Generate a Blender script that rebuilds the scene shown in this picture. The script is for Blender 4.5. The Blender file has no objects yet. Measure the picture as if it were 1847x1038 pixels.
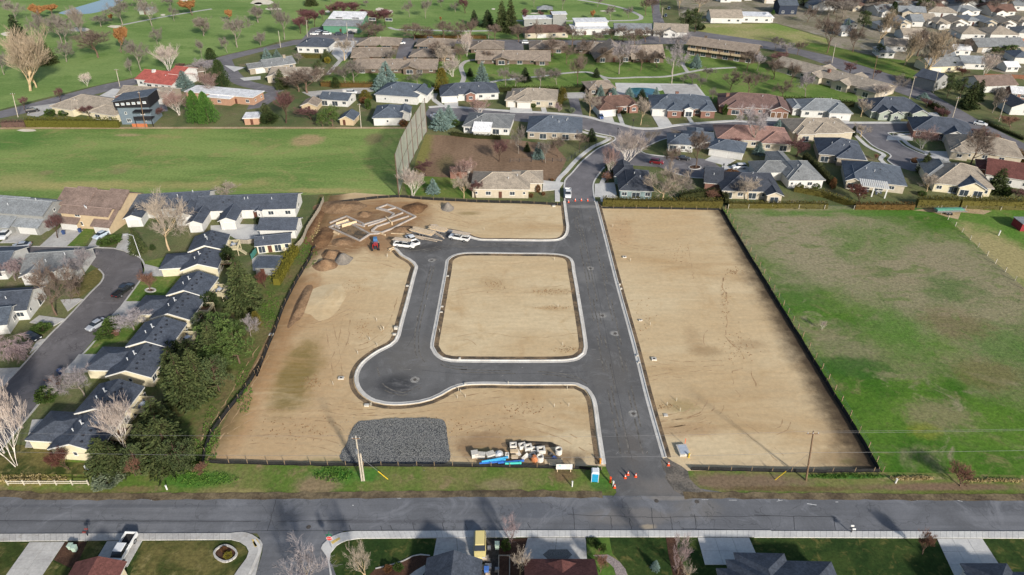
import bpy, bmesh, math, random
from math import sin, cos, pi, radians, atan2, hypot
from mathutils import Vector, Matrix, noise as mnoise

# ------------------------------------------------------------------ camera, sky, sun, exposure
SC = bpy.context.scene
COL = SC.collection
FPX, CX, CY, CAM_H, PITCH = 1232.0, 923.5, 519.0, 92.0, radians(33.5)   # photo is 1847 x 1038
cam_d = bpy.data.cameras.new('camera')
cam_d.sensor_width = 36.0
cam_d.lens = 36.0 * FPX / 1847.0
cam_d.clip_start, cam_d.clip_end = 1.0, 6000.0
cam = bpy.data.objects.new('camera', cam_d)
cam.location = (0, 0, CAM_H)
cam.rotation_euler = (pi/2 - PITCH, 0, 0)
COL.objects.link(cam)
SC.camera = cam

SUN_EL, SUN_AZ = radians(24), atan2(0.51, -0.86)        # sun stands behind the camera, to the right
world = bpy.data.worlds.new('World')
SC.world = world
world.use_nodes = True
wn = world.node_tree
sky_n = wn.nodes.new('ShaderNodeTexSky')
sky_n.sky_type = 'NISHITA'
sky_n.sun_disc = False
sky_n.sun_elevation = SUN_EL
sky_n.sun_rotation = SUN_AZ
sky_n.dust_density = 1.6
wn.links.new(sky_n.outputs[0], wn.nodes['Background'].inputs[0])
wn.nodes['Background'].inputs[1].default_value = 0.125
sun_d = bpy.data.lights.new('sun', 'SUN')
sun_d.energy = 4.8
sun_d.angle = radians(4)          # thin high cloud softens thin shadows
sun_d.color = (1.0, 0.95, 0.88)
sun = bpy.data.objects.new('sun', sun_d)
_sd = Vector((sin(SUN_AZ)*cos(SUN_EL), cos(SUN_AZ)*cos(SUN_EL), sin(SUN_EL)))
sun.rotation_euler = (-_sd).to_track_quat('-Z', 'Y').to_euler()
COL.objects.link(sun)
SC.view_settings.view_transform = 'Standard'
SC.view_settings.look = 'None'
SC.view_settings.gamma = 1.0
SC.view_settings.use_curve_mapping = False
SC.view_settings.exposure = 0.33

# ------------------------------------------------------------------ reading the photo: pixels to ground metres
REG = dict(a=(0,0,.25447), b=(460,0,.25447), c=(920,0,.25447), d=(1377,0,.25447), e=(0,220,.25447), f=(460,220,.25447),
           g=(920,180,.25447), h=(1377,180,.25447), i=(0,420,.25447), j=(0,640,.25447), k=(0,850,.25447), l=(440,850,.2653),
           m=(900,850,.2653), n=(1360,850,.26367), o=(560,720,.31944), q=(1050,720,.29778), r=(560,350,.17325), s=(700,390,.09204),
           t=(640,440,.28902), u=(830,780,.16243), v=(380,340,.17341), w=(1060,360,.38544), x=(1400,380,.46225), y=(370,460,.38536), z=(0,0,1))
def P(R, x, y):
    ox, oy, s = REG[R]
    return ox + x*s, oy + y*s
def Gp(x, y, z=0.0):
    dx, dy = (x-CX)/FPX, -(y-CY)/FPX
    d = (dx, cos(PITCH)+dy*sin(PITCH), -sin(PITCH)+dy*cos(PITCH))
    t = (z-CAM_H)/d[2]
    return d[0]*t, d[1]*t
def G(R, x, y, z=0.0):
    return Gp(*P(R, x, y), z)
def up(R, bx, by, ty):
    """height of a thing that stands at pixel (bx, by) and reaches pixel row ty"""
    X, Y = G(R, bx, by)
    y = P(R, 0, ty)[1]
    k = (CY-y)/FPX                       # up/fwd
    # (Y sp + v cp)/(Y cp - v sp) = k
    v = Y*(k*cos(PITCH)-sin(PITCH))/(cos(PITCH)+k*sin(PITCH))
    return v + CAM_H
def mpp(R, x, y):
    """metres per zoom pixel at a ground pixel"""
    a, b = G(R, x, y), G(R, x+1, y)
    return b[0]-a[0]

# ------------------------------------------------------------------ colours and materials
def C(r, g, b, k=1.0):
    f = lambda v: ((v/255+.055)/1.055)**2.4 if v > 10 else v/255/12.92
    return (f(r)*k, f(g)*k, f(b)*k, 1.0)
MATS = {}
class NT:
    def __init__(s, name):
        s.m = bpy.data.materials.new(name); s.m.use_nodes = True
        s.t = s.m.node_tree; s.b = s.t.nodes['Principled BSDF']
    def n(s, typ, **kw):
        nd = s.t.nodes.new('ShaderNode'+typ)
        for k, v in kw.items(): setattr(nd, k, v)
        return nd
    def put(s, sock, v):
        if hasattr(v, 'is_linked'): s.t.links.new(v, sock)
        else: sock.default_value = v
    def noise(s, co, scale, detail=5.0, rough=.6, dist=0.0):
        nd = s.n('TexNoise'); s.put(nd.inputs['Vector'], co)
        nd.inputs['Scale'].default_value = scale; nd.inputs['Detail'].default_value = detail
        nd.inputs['Roughness'].default_value = rough; nd.inputs['Distortion'].default_value = dist
        return nd.outputs['Fac']
    def rng(s, v, a, b, c=0.0, d=1.0, smooth=True):
        nd = s.n('MapRange'); nd.interpolation_type = 'SMOOTHSTEP' if smooth else 'LINEAR'
        s.put(nd.inputs[0], v)
        for i, x in enumerate((a, b, c, d)): nd.inputs[1+i].default_value = x
        return nd.outputs[0]
    def math(s, op, a, b=0.0):
        nd = s.n('Math', operation=op); s.put(nd.inputs[0], a); s.put(nd.inputs[1], b)
        return nd.outputs[0]
    def mix(s, f, a, b, mode='MIX'):
        nd = s.n('Mix', data_type='RGBA', blend_type=mode)
        s.put(nd.inputs[0], f); s.put(nd.inputs[6], a); s.put(nd.inputs[7], b)
        return nd.outputs[2]
    def mapping(s, co, loc=(0,0,0), rot=(0,0,0), sc=(1,1,1)):
        nd = s.n('Mapping'); s.put(nd.inputs[0], co)
        nd.inputs[1].default_value = loc; nd.inputs[2].default_value = rot; nd.inputs[3].default_value = sc
        return nd.outputs[0]
    def vmath(s, op, a, b=(0,0,0)):
        nd = s.n('VectorMath', operation=op); s.put(nd.inputs[0], a); s.put(nd.inputs[1], b)
        return nd
    def bump(s, h, strength=.3, dist=.1):
        nd = s.n('Bump'); nd.inputs['Strength'].default_value = strength; nd.inputs['Distance'].default_value = dist
        s.put(nd.inputs['Height'], h); s.put(s.b.inputs['Normal'], nd.outputs[0])
    def done(s, col, rough=.85, spec=.25, metal=0.0):
        s.put(s.b.inputs['Base Color'], col); s.b.inputs['Roughness'].default_value = rough
        s.b.inputs['Specular IOR Level'].default_value = spec; s.b.inputs['Metallic'].default_value = metal
        return s.m

def mat(name, col, rough=.7, var=.12, scale=2.0, spec=.3, metal=0.0, bump=0.0, rand=0.0):
    """a plain surface with a little unevenness"""
    if name in MATS: return MATS[name]
    T = NT(name)
    co = T.n('TexCoord').outputs['Object']
    nz = T.noise(co, scale, 5)
    dark = tuple(c*(1-var*1.6) for c in col[:3])+(1,)
    lite = tuple(min(1, c*(1+var)) for c in col[:3])+(1,)
    c = T.mix(T.rng(nz, .3, .7), dark, lite)
    if rand:
        r = T.n('ObjectInfo').outputs['Random']
        c = T.mix(1.0, c, T.mix(r, tuple([1-rand]*3)+(1,), tuple([1+rand]*3)+(1,)), 'MULTIPLY')
    if bump: T.bump(T.noise(co, scale*6, 3), bump, .05)
    MATS[name] = T.done(c, rough, spec, metal)
    return MATS[name]

def gmat(name, c1, c2, blobs=(), scale=.08, fine=2.2, stretch=None, bump=.35, c3=None, streak=.0, fvar=.3, ramp=(.38, .62), layers=()):
    """ground: two tones over large noise, a fine grain, and stains (blobs) where the photo has them"""
    T = NT(name)
    co = T.n('TexCoord').outputs['Object']
    sc = T.mapping(co, rot=(0, 0, stretch[2]), sc=(stretch[0], stretch[1], 1)) if stretch else co
    n1 = T.noise(sc, scale, 7, .62, .4)
    c = T.mix(T.rng(n1, *ramp), c1, c2)
    if c3:
        n3 = T.noise(T.mapping(co, loc=(37, 11, 5)), scale*3.1, 6, .65, .6)
        c = T.mix(T.rng(n3, .52, .74), c, c3)
    for (cx, cy, rx, ry, col, amp, soft, op) in blobs:
        v = T.mapping(co, loc=(-cx/rx, -cy/ry, 0), sc=(1/rx, 1/ry, 0))
        d = T.vmath('LENGTH', v).outputs['Value']
        nb = T.noise(T.mapping(co, loc=(cx, cy, 1)), 2.6/max(2.0, (abs(rx)+abs(ry))/2), 6, .65, .5)
        d = T.math('ADD', d, T.math('MULTIPLY', T.math('SUBTRACT', nb, .5), amp*2))
        c = T.mix(T.rng(d, 1+soft, 1-soft, 0, op), c, col)
    for (nscale, st, lo, hi, col, op) in layers:
        nl = T.noise(T.mapping(co, loc=(nscale*71, 3, 9), rot=(0, 0, st[2]), sc=(st[0], st[1], 1)), nscale, 6, .65, .8)
        c = T.mix(T.rng(nl, lo, hi, 0, op), c, col)
    if streak:
        ns = T.noise(T.mapping(co, sc=(.25, 1.6, 1)), .5, 4, .6, .8)
        c = T.mix(T.rng(ns, .35, .75, 0, streak), c, tuple(x*.62 for x in c1[:3])+(1,))
    f = T.noise(co, fine, 4, .7)
    c = T.mix(1.0, c, T.mix(T.rng(f, .25, .75), (1-fvar, 1-fvar, 1-fvar, 1), (1+fvar*.7, 1+fvar*.7, 1+fvar*.7, 1)), 'MULTIPLY')
    T.bump(T.noise(co, fine*.6, 6, .7), bump, .25)
    MATS[name] = T.done(c, .95, .1)
    return MATS[name]

def leafmat(name, c1, c2, trans=.25, rand=.15):
    if name in MATS: return MATS[name]
    T = NT(name)
    co = T.n('TexCoord').outputs['Object']
    c = T.mix(T.rng(T.noise(co, 7.0, 3), .3, .7), c1, c2)
    r = T.n('ObjectInfo').outputs['Random']
    c = T.mix(1.0, c, T.mix(r, tuple([1-rand]*3)+(1,), tuple([1+rand]*3)+(1,)), 'MULTIPLY')
    T.done(c, .8, .12)
    if trans:
        tr = T.n('BsdfTranslucent'); T.put(tr.inputs[0], c)
        mx = T.n('MixShader'); mx.inputs[0].default_value = trans
        T.t.links.new(T.b.outputs[0], mx.inputs[1]); T.t.links.new(tr.outputs[0], mx.inputs[2])
        T.t.links.new(mx.outputs[0], T.t.nodes['Material Output'].inputs[0])
    MATS[name] = T.m
    return T.m

# ------------------------------------------------------------------ objects
def mesh(name, V, F, smooth=False):
    me = bpy.data.meshes.new(name)
    me.from_pydata([tuple(v) for v in V], [], F)
    if smooth: me.polygons.foreach_set('use_smooth', [True]*len(me.polygons))
    me.update()
    return me
def ob(name, me, m=None, parent=None, loc=None, rz=None, scale=None):
    if m is not None and me is not None and len(me.materials) == 0: me.materials.append(m)
    o = bpy.data.objects.new(name, me)
    COL.objects.link(o)
    if me is not None and m is not None and me.materials[0] is not m:
        o.material_slots[0].link = 'OBJECT'; o.material_slots[0].material = m
    if parent is not None: o.parent = parent
    if loc is not None: o.location = loc
    if rz is not None: o.rotation_euler = (0, 0, rz)
    if scale is not None: o.scale = scale
    return o
def tag(o, label, cat, group=None):
    o['label'] = label; o['category'] = cat
    if group: o['group'] = group
    return o
def thing(name, label, cat, loc, rz=0.0, group=None):
    return tag(ob(name, None, None, None, loc, rz), label, cat, group)
def struct(o, kind='structure'):
    o['kind'] = kind
    return o

class MB:
    """collects simple solids into one mesh"""
    def __init__(s): s.V, s.F = [], []
    def add(s, V, F):
        b = len(s.V); s.V += [tuple(v) for v in V]; s.F += [tuple(i+b for i in f) for f in F]; return s
    def box(s, x0, x1, y0, y1, z0, z1, M=None, top=None):
        tx0, tx1, ty0, ty1 = top or (x0, x1, y0, y1)
        V = [(x0,y0,z0),(x1,y0,z0),(x1,y1,z0),(x0,y1,z0),(tx0,ty0,z1),(tx1,ty0,z1),(tx1,ty1,z1),(tx0,ty1,z1)]
        if M is not None: V = [M @ Vector(v) for v in V]
        return s.add(V, [(3,2,1,0),(4,5,6,7),(0,1,5,4),(1,2,6,5),(2,3,7,6),(3,0,4,7)])
    def tube(s, pts, rad, sides=6, cap=True):
        pts = [Vector(p) for p in pts]; n = len(pts)
        rs = rad if isinstance(rad, (list, tuple)) else [rad]*n
        b = len(s.V)
        for i, p in enumerate(pts):
            d = (pts[min(i+1, n-1)]-pts[max(i-1, 0)]).normalized()
            u = d.cross(Vector((0,0,1)) if abs(d.z) < .95 else Vector((1,0,0))).normalized(); w = d.cross(u)
            for k in range(sides):
                a = 2*pi*k/sides
                s.V.append(tuple(p+(u*cos(a)+w*sin(a))*rs[i]))
        for i in range(n-1):
            for k in range(sides):
                k2 = (k+1) % sides
                s.F.append((b+i*sides+k, b+i*sides+k2, b+(i+1)*sides+k2, b+(i+1)*sides+k))
        if cap:
            s.F.append(tuple(b+k for k in range(sides))[::-1]); s.F.append(tuple(b+(n-1)*sides+k for k in range(sides)))
        return s
    def cyl(s, x, y, z0, z1, r, sides=12, r1=None):
        return s.tube([(x,y,z0),(x,y,z1)], [r, r if r1 is None else r1], sides)
    def poly(s, pts, z0, z1):
        n = len(pts)
        V = [(p[0],p[1],z0) for p in pts]+[(p[0],p[1],z1) for p in pts]
        F = [tuple(range(n))[::-1], tuple(range(n, 2*n))]+[(i,(i+1)%n,n+(i+1)%n,n+i) for i in range(n)]
        return s.add(V, F)
    def mesh(s, name, smooth=False): return mesh(name, s.V, s.F, smooth)
    def build(s, name, m, parent=None, loc=None, rz=None, smooth=False): return ob(name, s.mesh(name, smooth), m, parent, loc, rz)

def smooth_line(pts, closed=False, step=1.2):
    """Catmull-Rom through world points"""
    n = len(pts); out = []
    rngi = range(n) if closed else range(n-1)
    for i in rngi:
        g = (lambda k: pts[k % n]) if closed else (lambda k: pts[min(max(k, 0), n-1)])
        p0, p1, p2, p3 = g(i-1), g(i), g(i+1), g(i+2)
        m = max(1, int(hypot(p2[0]-p1[0], p2[1]-p1[1])/step))
        for k in range(m):
            t = k/m; t2, t3 = t*t, t*t*t
            out.append(tuple(.5*(2*p1[j]+(p2[j]-p0[j])*t+(2*p0[j]-5*p1[j]+4*p2[j]-p3[j])*t2+(3*p1[j]-p0[j]-3*p2[j]+p3[j])*t3) for j in (0, 1)))
    if not closed: out.append(pts[-1])
    return out
def offset_line(pts, d, closed=False):
    n = len(pts); out = []
    for i, p in enumerate(pts):
        a = pts[i-1] if (i > 0 or closed) else p
        b = pts[(i+1) % n] if (i < n-1 or closed) else p
        dx, dy = b[0]-a[0], b[1]-a[1]; L = hypot(dx, dy) or 1
        out.append((p[0]-dy/L*d, p[1]+dx/L*d))
    return out
def sweep(name, pts, prof, m, closed=False, parent=None):
    """profile of (offset to the left, z) carried along a world polyline; the profile is a closed loop"""
    V, F = [], []; n, k = len(pts), len(prof)
    rows = [offset_line(pts, o, closed) for o, _ in prof]
    for i in range(n):
        for j in range(k): V.append((rows[j][i][0], rows[j][i][1], prof[j][1]))
    for i in range(n if closed else n-1):
        a, b = i*k, ((i+1) % n)*k
        for j in range(k): F.append((a+j, b+j, b+(j+1) % k, a+(j+1) % k))
    if not closed: F += [tuple(range(k)), tuple(range((n-1)*k, n*k))[::-1]]
    return ob(name, mesh(name, V, F), m, parent)
def pts_of(*spec):
    """('z', x,y, x,y, ...) groups -> world points"""
    out = []
    for sp in spec:
        R = sp[0]
        for k in range(1, len(sp), 2): out.append(G(R, sp[k], sp[k+1]))
    return out
def sheet(name, pts, m, z, parent=None, kind='structure'):
    me = mesh(name, [(p[0], p[1], z) for p in pts], [tuple(range(len(pts)))])
    if me.polygons[0].normal.z < 0: me.flip_normals()
    o = ob(name, me, m, parent)
    if kind and parent is None: o['kind'] = kind
    return o
# ------------------------------------------------------------------ ground
K = .86
def bl(R, x, y, rx, ry, col, amp=.5, soft=.35, op=1.0):
    X, Y = G(R, x, y)
    X2, _ = G(R, x+rx, y); _, Y2 = G(R, x, y-ry)
    return (X, Y, abs(X2-X), abs(Y2-Y), col, amp, soft, op)
TAN, DTAN, DSOIL = C(211,190,153,K), C(195,168,127,K), C(118,92,66,K)
GRS, GRS2, DRYG = C(96,124,58,K), C(120,138,72,K), C(158,146,104,K)
M_ground = gmat('suburban_lawn', C(88,100,62,K), C(112,114,76,K), scale=.05, c3=C(132,120,94,K), layers=[(.2,(1,1,0),.5,.7,C(108,96,72,K),.6)])
M_golf = gmat('fairway_grass', C(106,132,70,K), C(128,148,86,K), scale=.02, stretch=(.6,1.6,.3), c3=C(98,126,62,K), fine=.8, fvar=.18,
              layers=[(.35,(.25,1.0,.35),.5,.75,C(146,164,98,K),.6)])
M_range = gmat('range_grass', C(106,132,68,K), C(132,150,84,K), scale=.03, stretch=(.5,1.7,.1), c3=C(148,144,92,K), fine=1.2, fvar=.26,
    blobs=[bl('f',370,130,110,38,C(170,148,110,K),.5,.3,.9), bl('f',840,120,60,40,C(128,112,84,K),.7,.4,.7), bl('e',910,95,90,10,C(168,150,112,K),.6,.4,.8),
           bl('e',600,450,500,30,C(172,160,104,K),.9,.6,.75), bl('e',1500,450,420,26,C(168,156,102,K),.9,.6,.6), bl('e',100,420,200,60,C(166,156,104,K),.8,.6,.6),
           bl('e',840,350,60,22,C(140,128,92,K),.7,.5,.6), bl('e',330,360,50,16,C(140,128,92,K),.7,.5,.6), bl('f',500,490,300,16,C(170,156,104,K),.8,.6,.7), bl('e',100,130,220,70,C(80,118,54,K),.3,.5,.7)],
    layers=[(.28,(.3,1.0,.0),.52,.78,C(158,148,98,K),.75), (.6,(1,1,0),.6,.8,C(92,112,58,K),.5), (.1,(.4,1.2,.2),.55,.75,C(100,120,60,K),.6)])
LEFT_X = G('z',1300,378)[0]
M_dirt = gmat('graded_soil', TAN, C(202,177,138,K), scale=.05, c3=DTAN, fine=1.1, fvar=.09, stretch=(.45,1.25,.1), streak=.3, bump=.3,
    blobs=[bl('y',330,620,430,430,C(186,154,114,K),.5,.6,.75), bl('o',900,110,430,120,C(186,154,114,K),.6,.6,.6), bl('w',620,900,380,150,C(192,164,124,K),.7,.6,.55), bl('w',300,160,260,160,C(194,166,126,K),.7,.6,.5), bl('r',1500,200,330,140,C(196,168,128,K),.7,.6,.5), bl('y',430,560,95,150,C(118,102,48,K),.55,.5,.85), bl('y',400,690,90,40,C(120,104,56,K),.6,.5,.6), bl('y',240,640,60,260,C(176,138,98,K),.6,.5,.6),
           bl('y',430,220,110,130,C(158,118,80,K),.6,.4,.75), bl('y',330,420,70,160,C(160,124,86,K),.6,.5,.7), bl('r',330,450,420,170,C(138,102,70,K),.3,.3,.95), bl('r',100,330,170,380,C(116,88,62,K),.35,.3,.95), bl('r',680,250,560,200,C(146,110,76,K),.3,.3,.95), bl('r',720,240,300,70,C(116,88,64,K),.8,.5,.7), bl('r',760,500,160,120,C(150,116,84,K),.4,.4,.85),
           bl('r',1120,130,120,50,C(120,86,56,K),.7,.5,.8), bl('r',1650,205,110,18,C(150,132,92,K),.6,.6,.8), bl('r',1430,80,420,22,C(176,146,104,K),.7,.6,.6),
           bl('o',960,270,170,60,C(132,104,78,K),.6,.5,.85), bl('o',1250,330,280,50,C(120,96,72,K),.7,.5,.8), bl('o',1000,220,120,40,C(140,112,84,K),.7,.6,.6), bl('o',980,300,60,22,C(106,112,58,K),.6,.5,.6),
           bl('o',300,345,300,14,C(118,116,62,K),.8,.6,.5), bl('w',550,710,70,24,C(160,134,98,K),.7,.6,.7), bl('w',760,680,70,22,C(164,138,104,K),.7,.6,.6), bl('w',500,660,40,60,C(168,140,104,K),.8,.6,.5),
           bl('w',440,970,70,30,C(128,124,72,K),.9,.5,.5), bl('w',150,150,60,60,C(184,146,106,K),.8,.6,.5), bl('q',620,190,190,40,C(172,138,102,K),.8,.5,.6), bl('q',1600,370,200,60,C(142,116,82,K),.7,.6,.7), bl('q',1620,380,60,20,C(112,110,62,K),.7,.6,.6),
           bl('y',120,760,70,110,C(150,134,84,K),.8,.6,.5), bl('t',870,250,80,40,C(176,150,112,K),.7,.6,.5), bl('t',1230,300,140,25,C(172,142,100,K),.9,.6,.45), bl('t',1230,405,90,14,C(170,140,98,K),.9,.6,.45)],
    layers=[(.045,(.5,1.5,.25),.5,.72,C(178,146,104,K),.7), (.09,(1.4,.5,.2),.56,.75,C(186,156,116,K),.6), (.5,(1,1,0),.62,.8,C(168,136,98,K),.45), (.16,(.3,1.3,.05),.55,.8,C(222,198,158,K),.5), (1.4,(.18,1.5,.3),.66,.8,C(150,116,80,K),.5), (1.1,(.2,1.5,-.5),.68,.82,C(150,116,80,K),.45)])
# dug and tracked soil darkens the eastern edge, with the fence's shadow painted in
def edge_soil_shade(m, xa, xb, col, flip=1):
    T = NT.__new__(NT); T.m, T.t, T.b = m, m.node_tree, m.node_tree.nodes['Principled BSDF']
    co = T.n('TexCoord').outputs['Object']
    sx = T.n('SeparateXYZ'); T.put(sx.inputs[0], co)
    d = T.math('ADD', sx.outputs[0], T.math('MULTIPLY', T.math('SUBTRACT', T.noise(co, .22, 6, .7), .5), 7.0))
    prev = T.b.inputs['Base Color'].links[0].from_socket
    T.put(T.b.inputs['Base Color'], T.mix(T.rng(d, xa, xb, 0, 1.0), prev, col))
edge_soil_shade(M_dirt, 56.0, 62.5, C(78,66,52,K))
edge_soil_shade(M_dirt, -49.0, -57.0, C(106,86,60,K))
M_pasture = gmat('pasture_grass', C(66,104,32,K), C(90,122,44,K), scale=.06, c3=C(126,122,80,K), fine=1.4, fvar=.3, bump=.6,
    blobs=[bl('x',170,110,330,170,C(150,140,112,K),.7,.45,.95), bl('x',640,300,330,190,C(146,136,108,K),.85,.5,.85), bl('x',480,560,130,90,C(140,130,100,K),.9,.5,.55), bl('x',640,800,130,60,C(140,128,98,K),.9,.5,.7),
           bl('x',250,520,130,80,C(142,132,104,K),.9,.5,.65), bl('x',850,620,160,110,C(138,130,100,K),.9,.5,.55), bl('x',750,230,260,120,C(146,136,108,K),.85,.5,.8),
           bl('x',350,110,130,60,C(88,120,50,K),.95,.6,.6), bl('x',300,170,60,40,C(84,116,48,K),.95,.6,.6), bl('x',700,310,110,50,C(66,104,40,K),.95,.6,.65), bl('x',470,480,120,90,C(82,122,44,K),.9,.6,.7),
           bl('x',60,370,110,60,C(76,112,44,K),.95,.6,.65), bl('x',870,520,120,70,C(74,116,42,K),.9,.6,.6), bl('x',300,610,140,40,C(60,96,38,K),.7,.4,.8), bl('x',580,860,60,30,C(132,136,56,K),.7,.5,.7), bl('x',400,240,60,24,C(88,110,54,K),.9,.4,.7),
           bl('x',700,440,120,60,C(120,106,76,K),.9,.4,.6), bl('x',820,640,120,60,C(112,104,64,K),.9,.4,.6), bl('x',350,12,420,14,C(82,122,46,K),.9,.5,.8)],
    layers=[(.22,(.7,1.3,.4),.5,.68,C(92,116,54,K),.6), (.12,(1,1,.4),.60,.72,C(150,140,112,K),.8), (.45,(.6,1.2,.5),.62,.8,C(116,104,76,K),.5), (.3,(1,1,0),.56,.75,C(64,92,38,K),.6), (.05,(1,1.6,.5),.54,.68,C(146,134,106,K),.6)])
M_plowed = gmat('bare_brown_field', C(122,100,80,K), C(138,114,92,K), scale=.06, fine=1.2, stretch=(1.8,.5,.15),
    blobs=[bl('f',1180,220,60,150,C(124,124,64,K),.6,.5,.8), bl('f',1350,300,60,60,C(108,100,68,K),.7,.5,.7)])
M_verge = gmat('verge_grass', C(94,118,50,K), C(122,122,72,K), scale=.12, c3=C(142,124,92,K), fine=1.8, fvar=.32,
    blobs=[bl('o',130,430,130,50,C(70,124,46,K),.6,.4,.85), bl('o',330,430,60,40,C(70,124,46,K),.7,.4,.8), bl('o',40,490,120,60,C(146,124,98,K),.6,.4,.85), bl('o',1080,485,110,30,C(138,126,94,K),.8,.5,.8), bl('o',1430,430,70,40,C(116,92,70,K),.6,.5,.8), bl('o',1640,480,60,40,C(76,120,48,K),.6,.4,.8),
           bl('q',950,500,400,45,C(128,108,88,K),.6,.45,.95), bl('q',1250,545,420,16,C(110,90,66,K),.8,.5,.8), bl('q',1600,470,260,14,C(64,116,48,K),.6,.4,.85), bl('n',1300,110,560,26,C(128,104,86,K),.7,.5,.9), bl('n',1400,150,400,18,C(96,104,48,K),.7,.5,.7), bl('n',1100,50,180,16,C(164,150,110,K),.9,.4,.8),
           bl('k',300,170,620,36,C(112,100,64,K),.7,.5,.8), bl('k',200,60,300,50,C(150,132,76,K),.8,.5,.7), bl('j',150,800,300,50,C(104,96,46,K),.7,.5,.8), bl('k',1400,60,260,60,C(74,118,44,K),.7,.4,.85), bl('k',1700,150,200,26,C(148,136,90,K),.8,.5,.8), bl('k',950,130,140,24,C(128,110,78,K),.8,.5,.8)])
M_left = gmat('west_bank_grass', C(86,100,50,K), C(112,106,68,K), scale=.12, c3=C(122,102,76,K), fine=1.6, fvar=.35,
    layers=[(.3,(1,1,0),.58,.75,C(122,96,66,K),.7)])
M_lawnd = gmat('deep_green_shaded_lawn', C(42,62,28,K), C(60,76,36,K), scale=.2, fine=2.0, fvar=.3, c3=C(104,100,56,K))  # lush lawn green, darkened to carry the cloud shade over the foreground
M_lawndry = gmat('patchy_winter_lawn', C(58,70,32,K), C(112,104,62,K), scale=.16, fine=1.6, fvar=.35, c3=C(132,122,80,K))
M_lawnh = gmat('house_lawn', C(84,112,48,K), C(112,124,62,K), scale=.12, fine=1.5, fvar=.25, c3=C(136,128,84,K))
M_dryfield = gmat('dry_grass_lot', C(160,154,104,K), C(138,146,82,K), scale=.05, fine=.9, c3=C(176,160,120,K), blobs=[bl('d',180,190,200,30,C(112,140,62,K),.7,.4,.7)])
M_mulch = gmat('bark_mulch', C(70,52,42,K), C(92,68,54,K), scale=.4, fine=5, fvar=.4)
M_pathdirt = gmat('tan_dirt_path', C(186,166,132,K), C(168,146,112,K), scale=.2, fine=2)

def asphalt(name, col, blobs=(), crack=.35, patch=.2, streaky=(.06,1.2)):
    T = NT(name)
    co = T.n('TexCoord').outputs['Object']
    c = T.mix(T.rng(T.noise(co, .09, 6, .6, .6), .35, .65), tuple(x*.84 for x in col[:3])+(1,), tuple(x*1.14 for x in col[:3])+(1,))
    ns = T.noise(T.mapping(co, sc=(streaky[0], streaky[1], 1)), .8, 4, .6, .3)
    c = T.mix(T.rng(ns, .4, .7, 0, patch), c, tuple(x*.68 for x in col[:3])+(1,))
    for (cx, cy, rx, ry, bc, amp, soft, op) in blobs:
        v = T.mapping(co, loc=(-cx/rx, -cy/ry, 0), sc=(1/rx, 1/ry, 0))
        d = T.math('ADD', T.vmath('LENGTH', v).outputs['Value'], T.math('MULTIPLY', T.math('SUBTRACT', T.noise(co, .5, 6, .7), .5), amp*2))
        c = T.mix(T.rng(d, 1+soft, 1-soft, 0, op), c, bc)
    if crack:
        vo = T.n('TexVoronoi', feature='DISTANCE_TO_EDGE'); vo.inputs['Scale'].default_value = .13
        wv = T.vmath('ADD', co); nzv = T.n('TexNoise'); T.put(nzv.inputs[0], co); nzv.inputs['Scale'].default_value = .35
        sv = T.vmath('SCALE', nzv.outputs['Color']); sv.inputs[3].default_value = 6.0
        T.put(wv.inputs[1], sv.outputs[0]); T.put(vo.inputs['Vector'], wv.outputs[0])
        c = T.mix(T.rng(vo.outputs['Distance'], .012, .004, 0, crack), c, tuple(x*.45 for x in col[:3])+(1,))
    n5 = T.noise(T.mapping(co, loc=(9,4,2)), .16, 9, .74, 1.4)
    c = T.mix(T.rng(n5, .5, .68, 0, .75), c, tuple(x*1.42 for x in col[:3])+(1,))
    c = T.mix(T.rng(n5, .46, .3, 0, .5), c, tuple(x*.7 for x in col[:3])+(1,))
    f = T.noise(co, 4.0, 4, .75)
    c = T.mix(1.0, c, T.mix(f, (.74,.74,.74,1), (1.2,1.2,1.2,1)), 'MULTIPLY')
    T.bump(T.noise(co, 9, 3), .25, .03)
    MATS[name] = T.done(c, .88, .2)
    return MATS[name]
GREYM = C(122,118,112,K)
M_newroad = asphalt('fresh_asphalt', C(104,103,102,K), crack=0, patch=.35, streaky=(.5,.12), blobs=[bl('t',260,880,110,60,C(56,57,60,K),.5,.6,.8), bl('t',360,690,170,110,C(112,108,102,K),.8,.5,.5), bl('t',1540,450,60,24,C(142,140,136,K),.9,.6,.6), bl('t',1620,560,24,12,C(160,158,154,K),.8,.5,.8),
      bl('t',1450,210,60,40,C(130,128,124,K),.9,.6,.6), bl('t',430,450,24,200,C(118,117,116,K),.9,.6,.5), bl('r',1200,560,200,50,C(62,60,58,K),.8,.5,.7), bl('r',1270,690,40,14,C(146,138,126,K),.8,.5,.8), bl('q',300,280,60,120,C(108,102,96,K),.9,.6,.6), bl('q',310,90,24,14,C(140,138,134,K),.7,.5,.8), bl('m',1180,110,240,60,C(120,115,110,K),.8,.5,.8),
      bl('t',1600,790,130,120,C(104,100,95,K),.9,.6,.5), bl('t',800,110,200,30,C(110,104,96,K),.9,.6,.5), bl('g',520,760,110,10,C(150,146,140,K),.8,.5,.7)])
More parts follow.
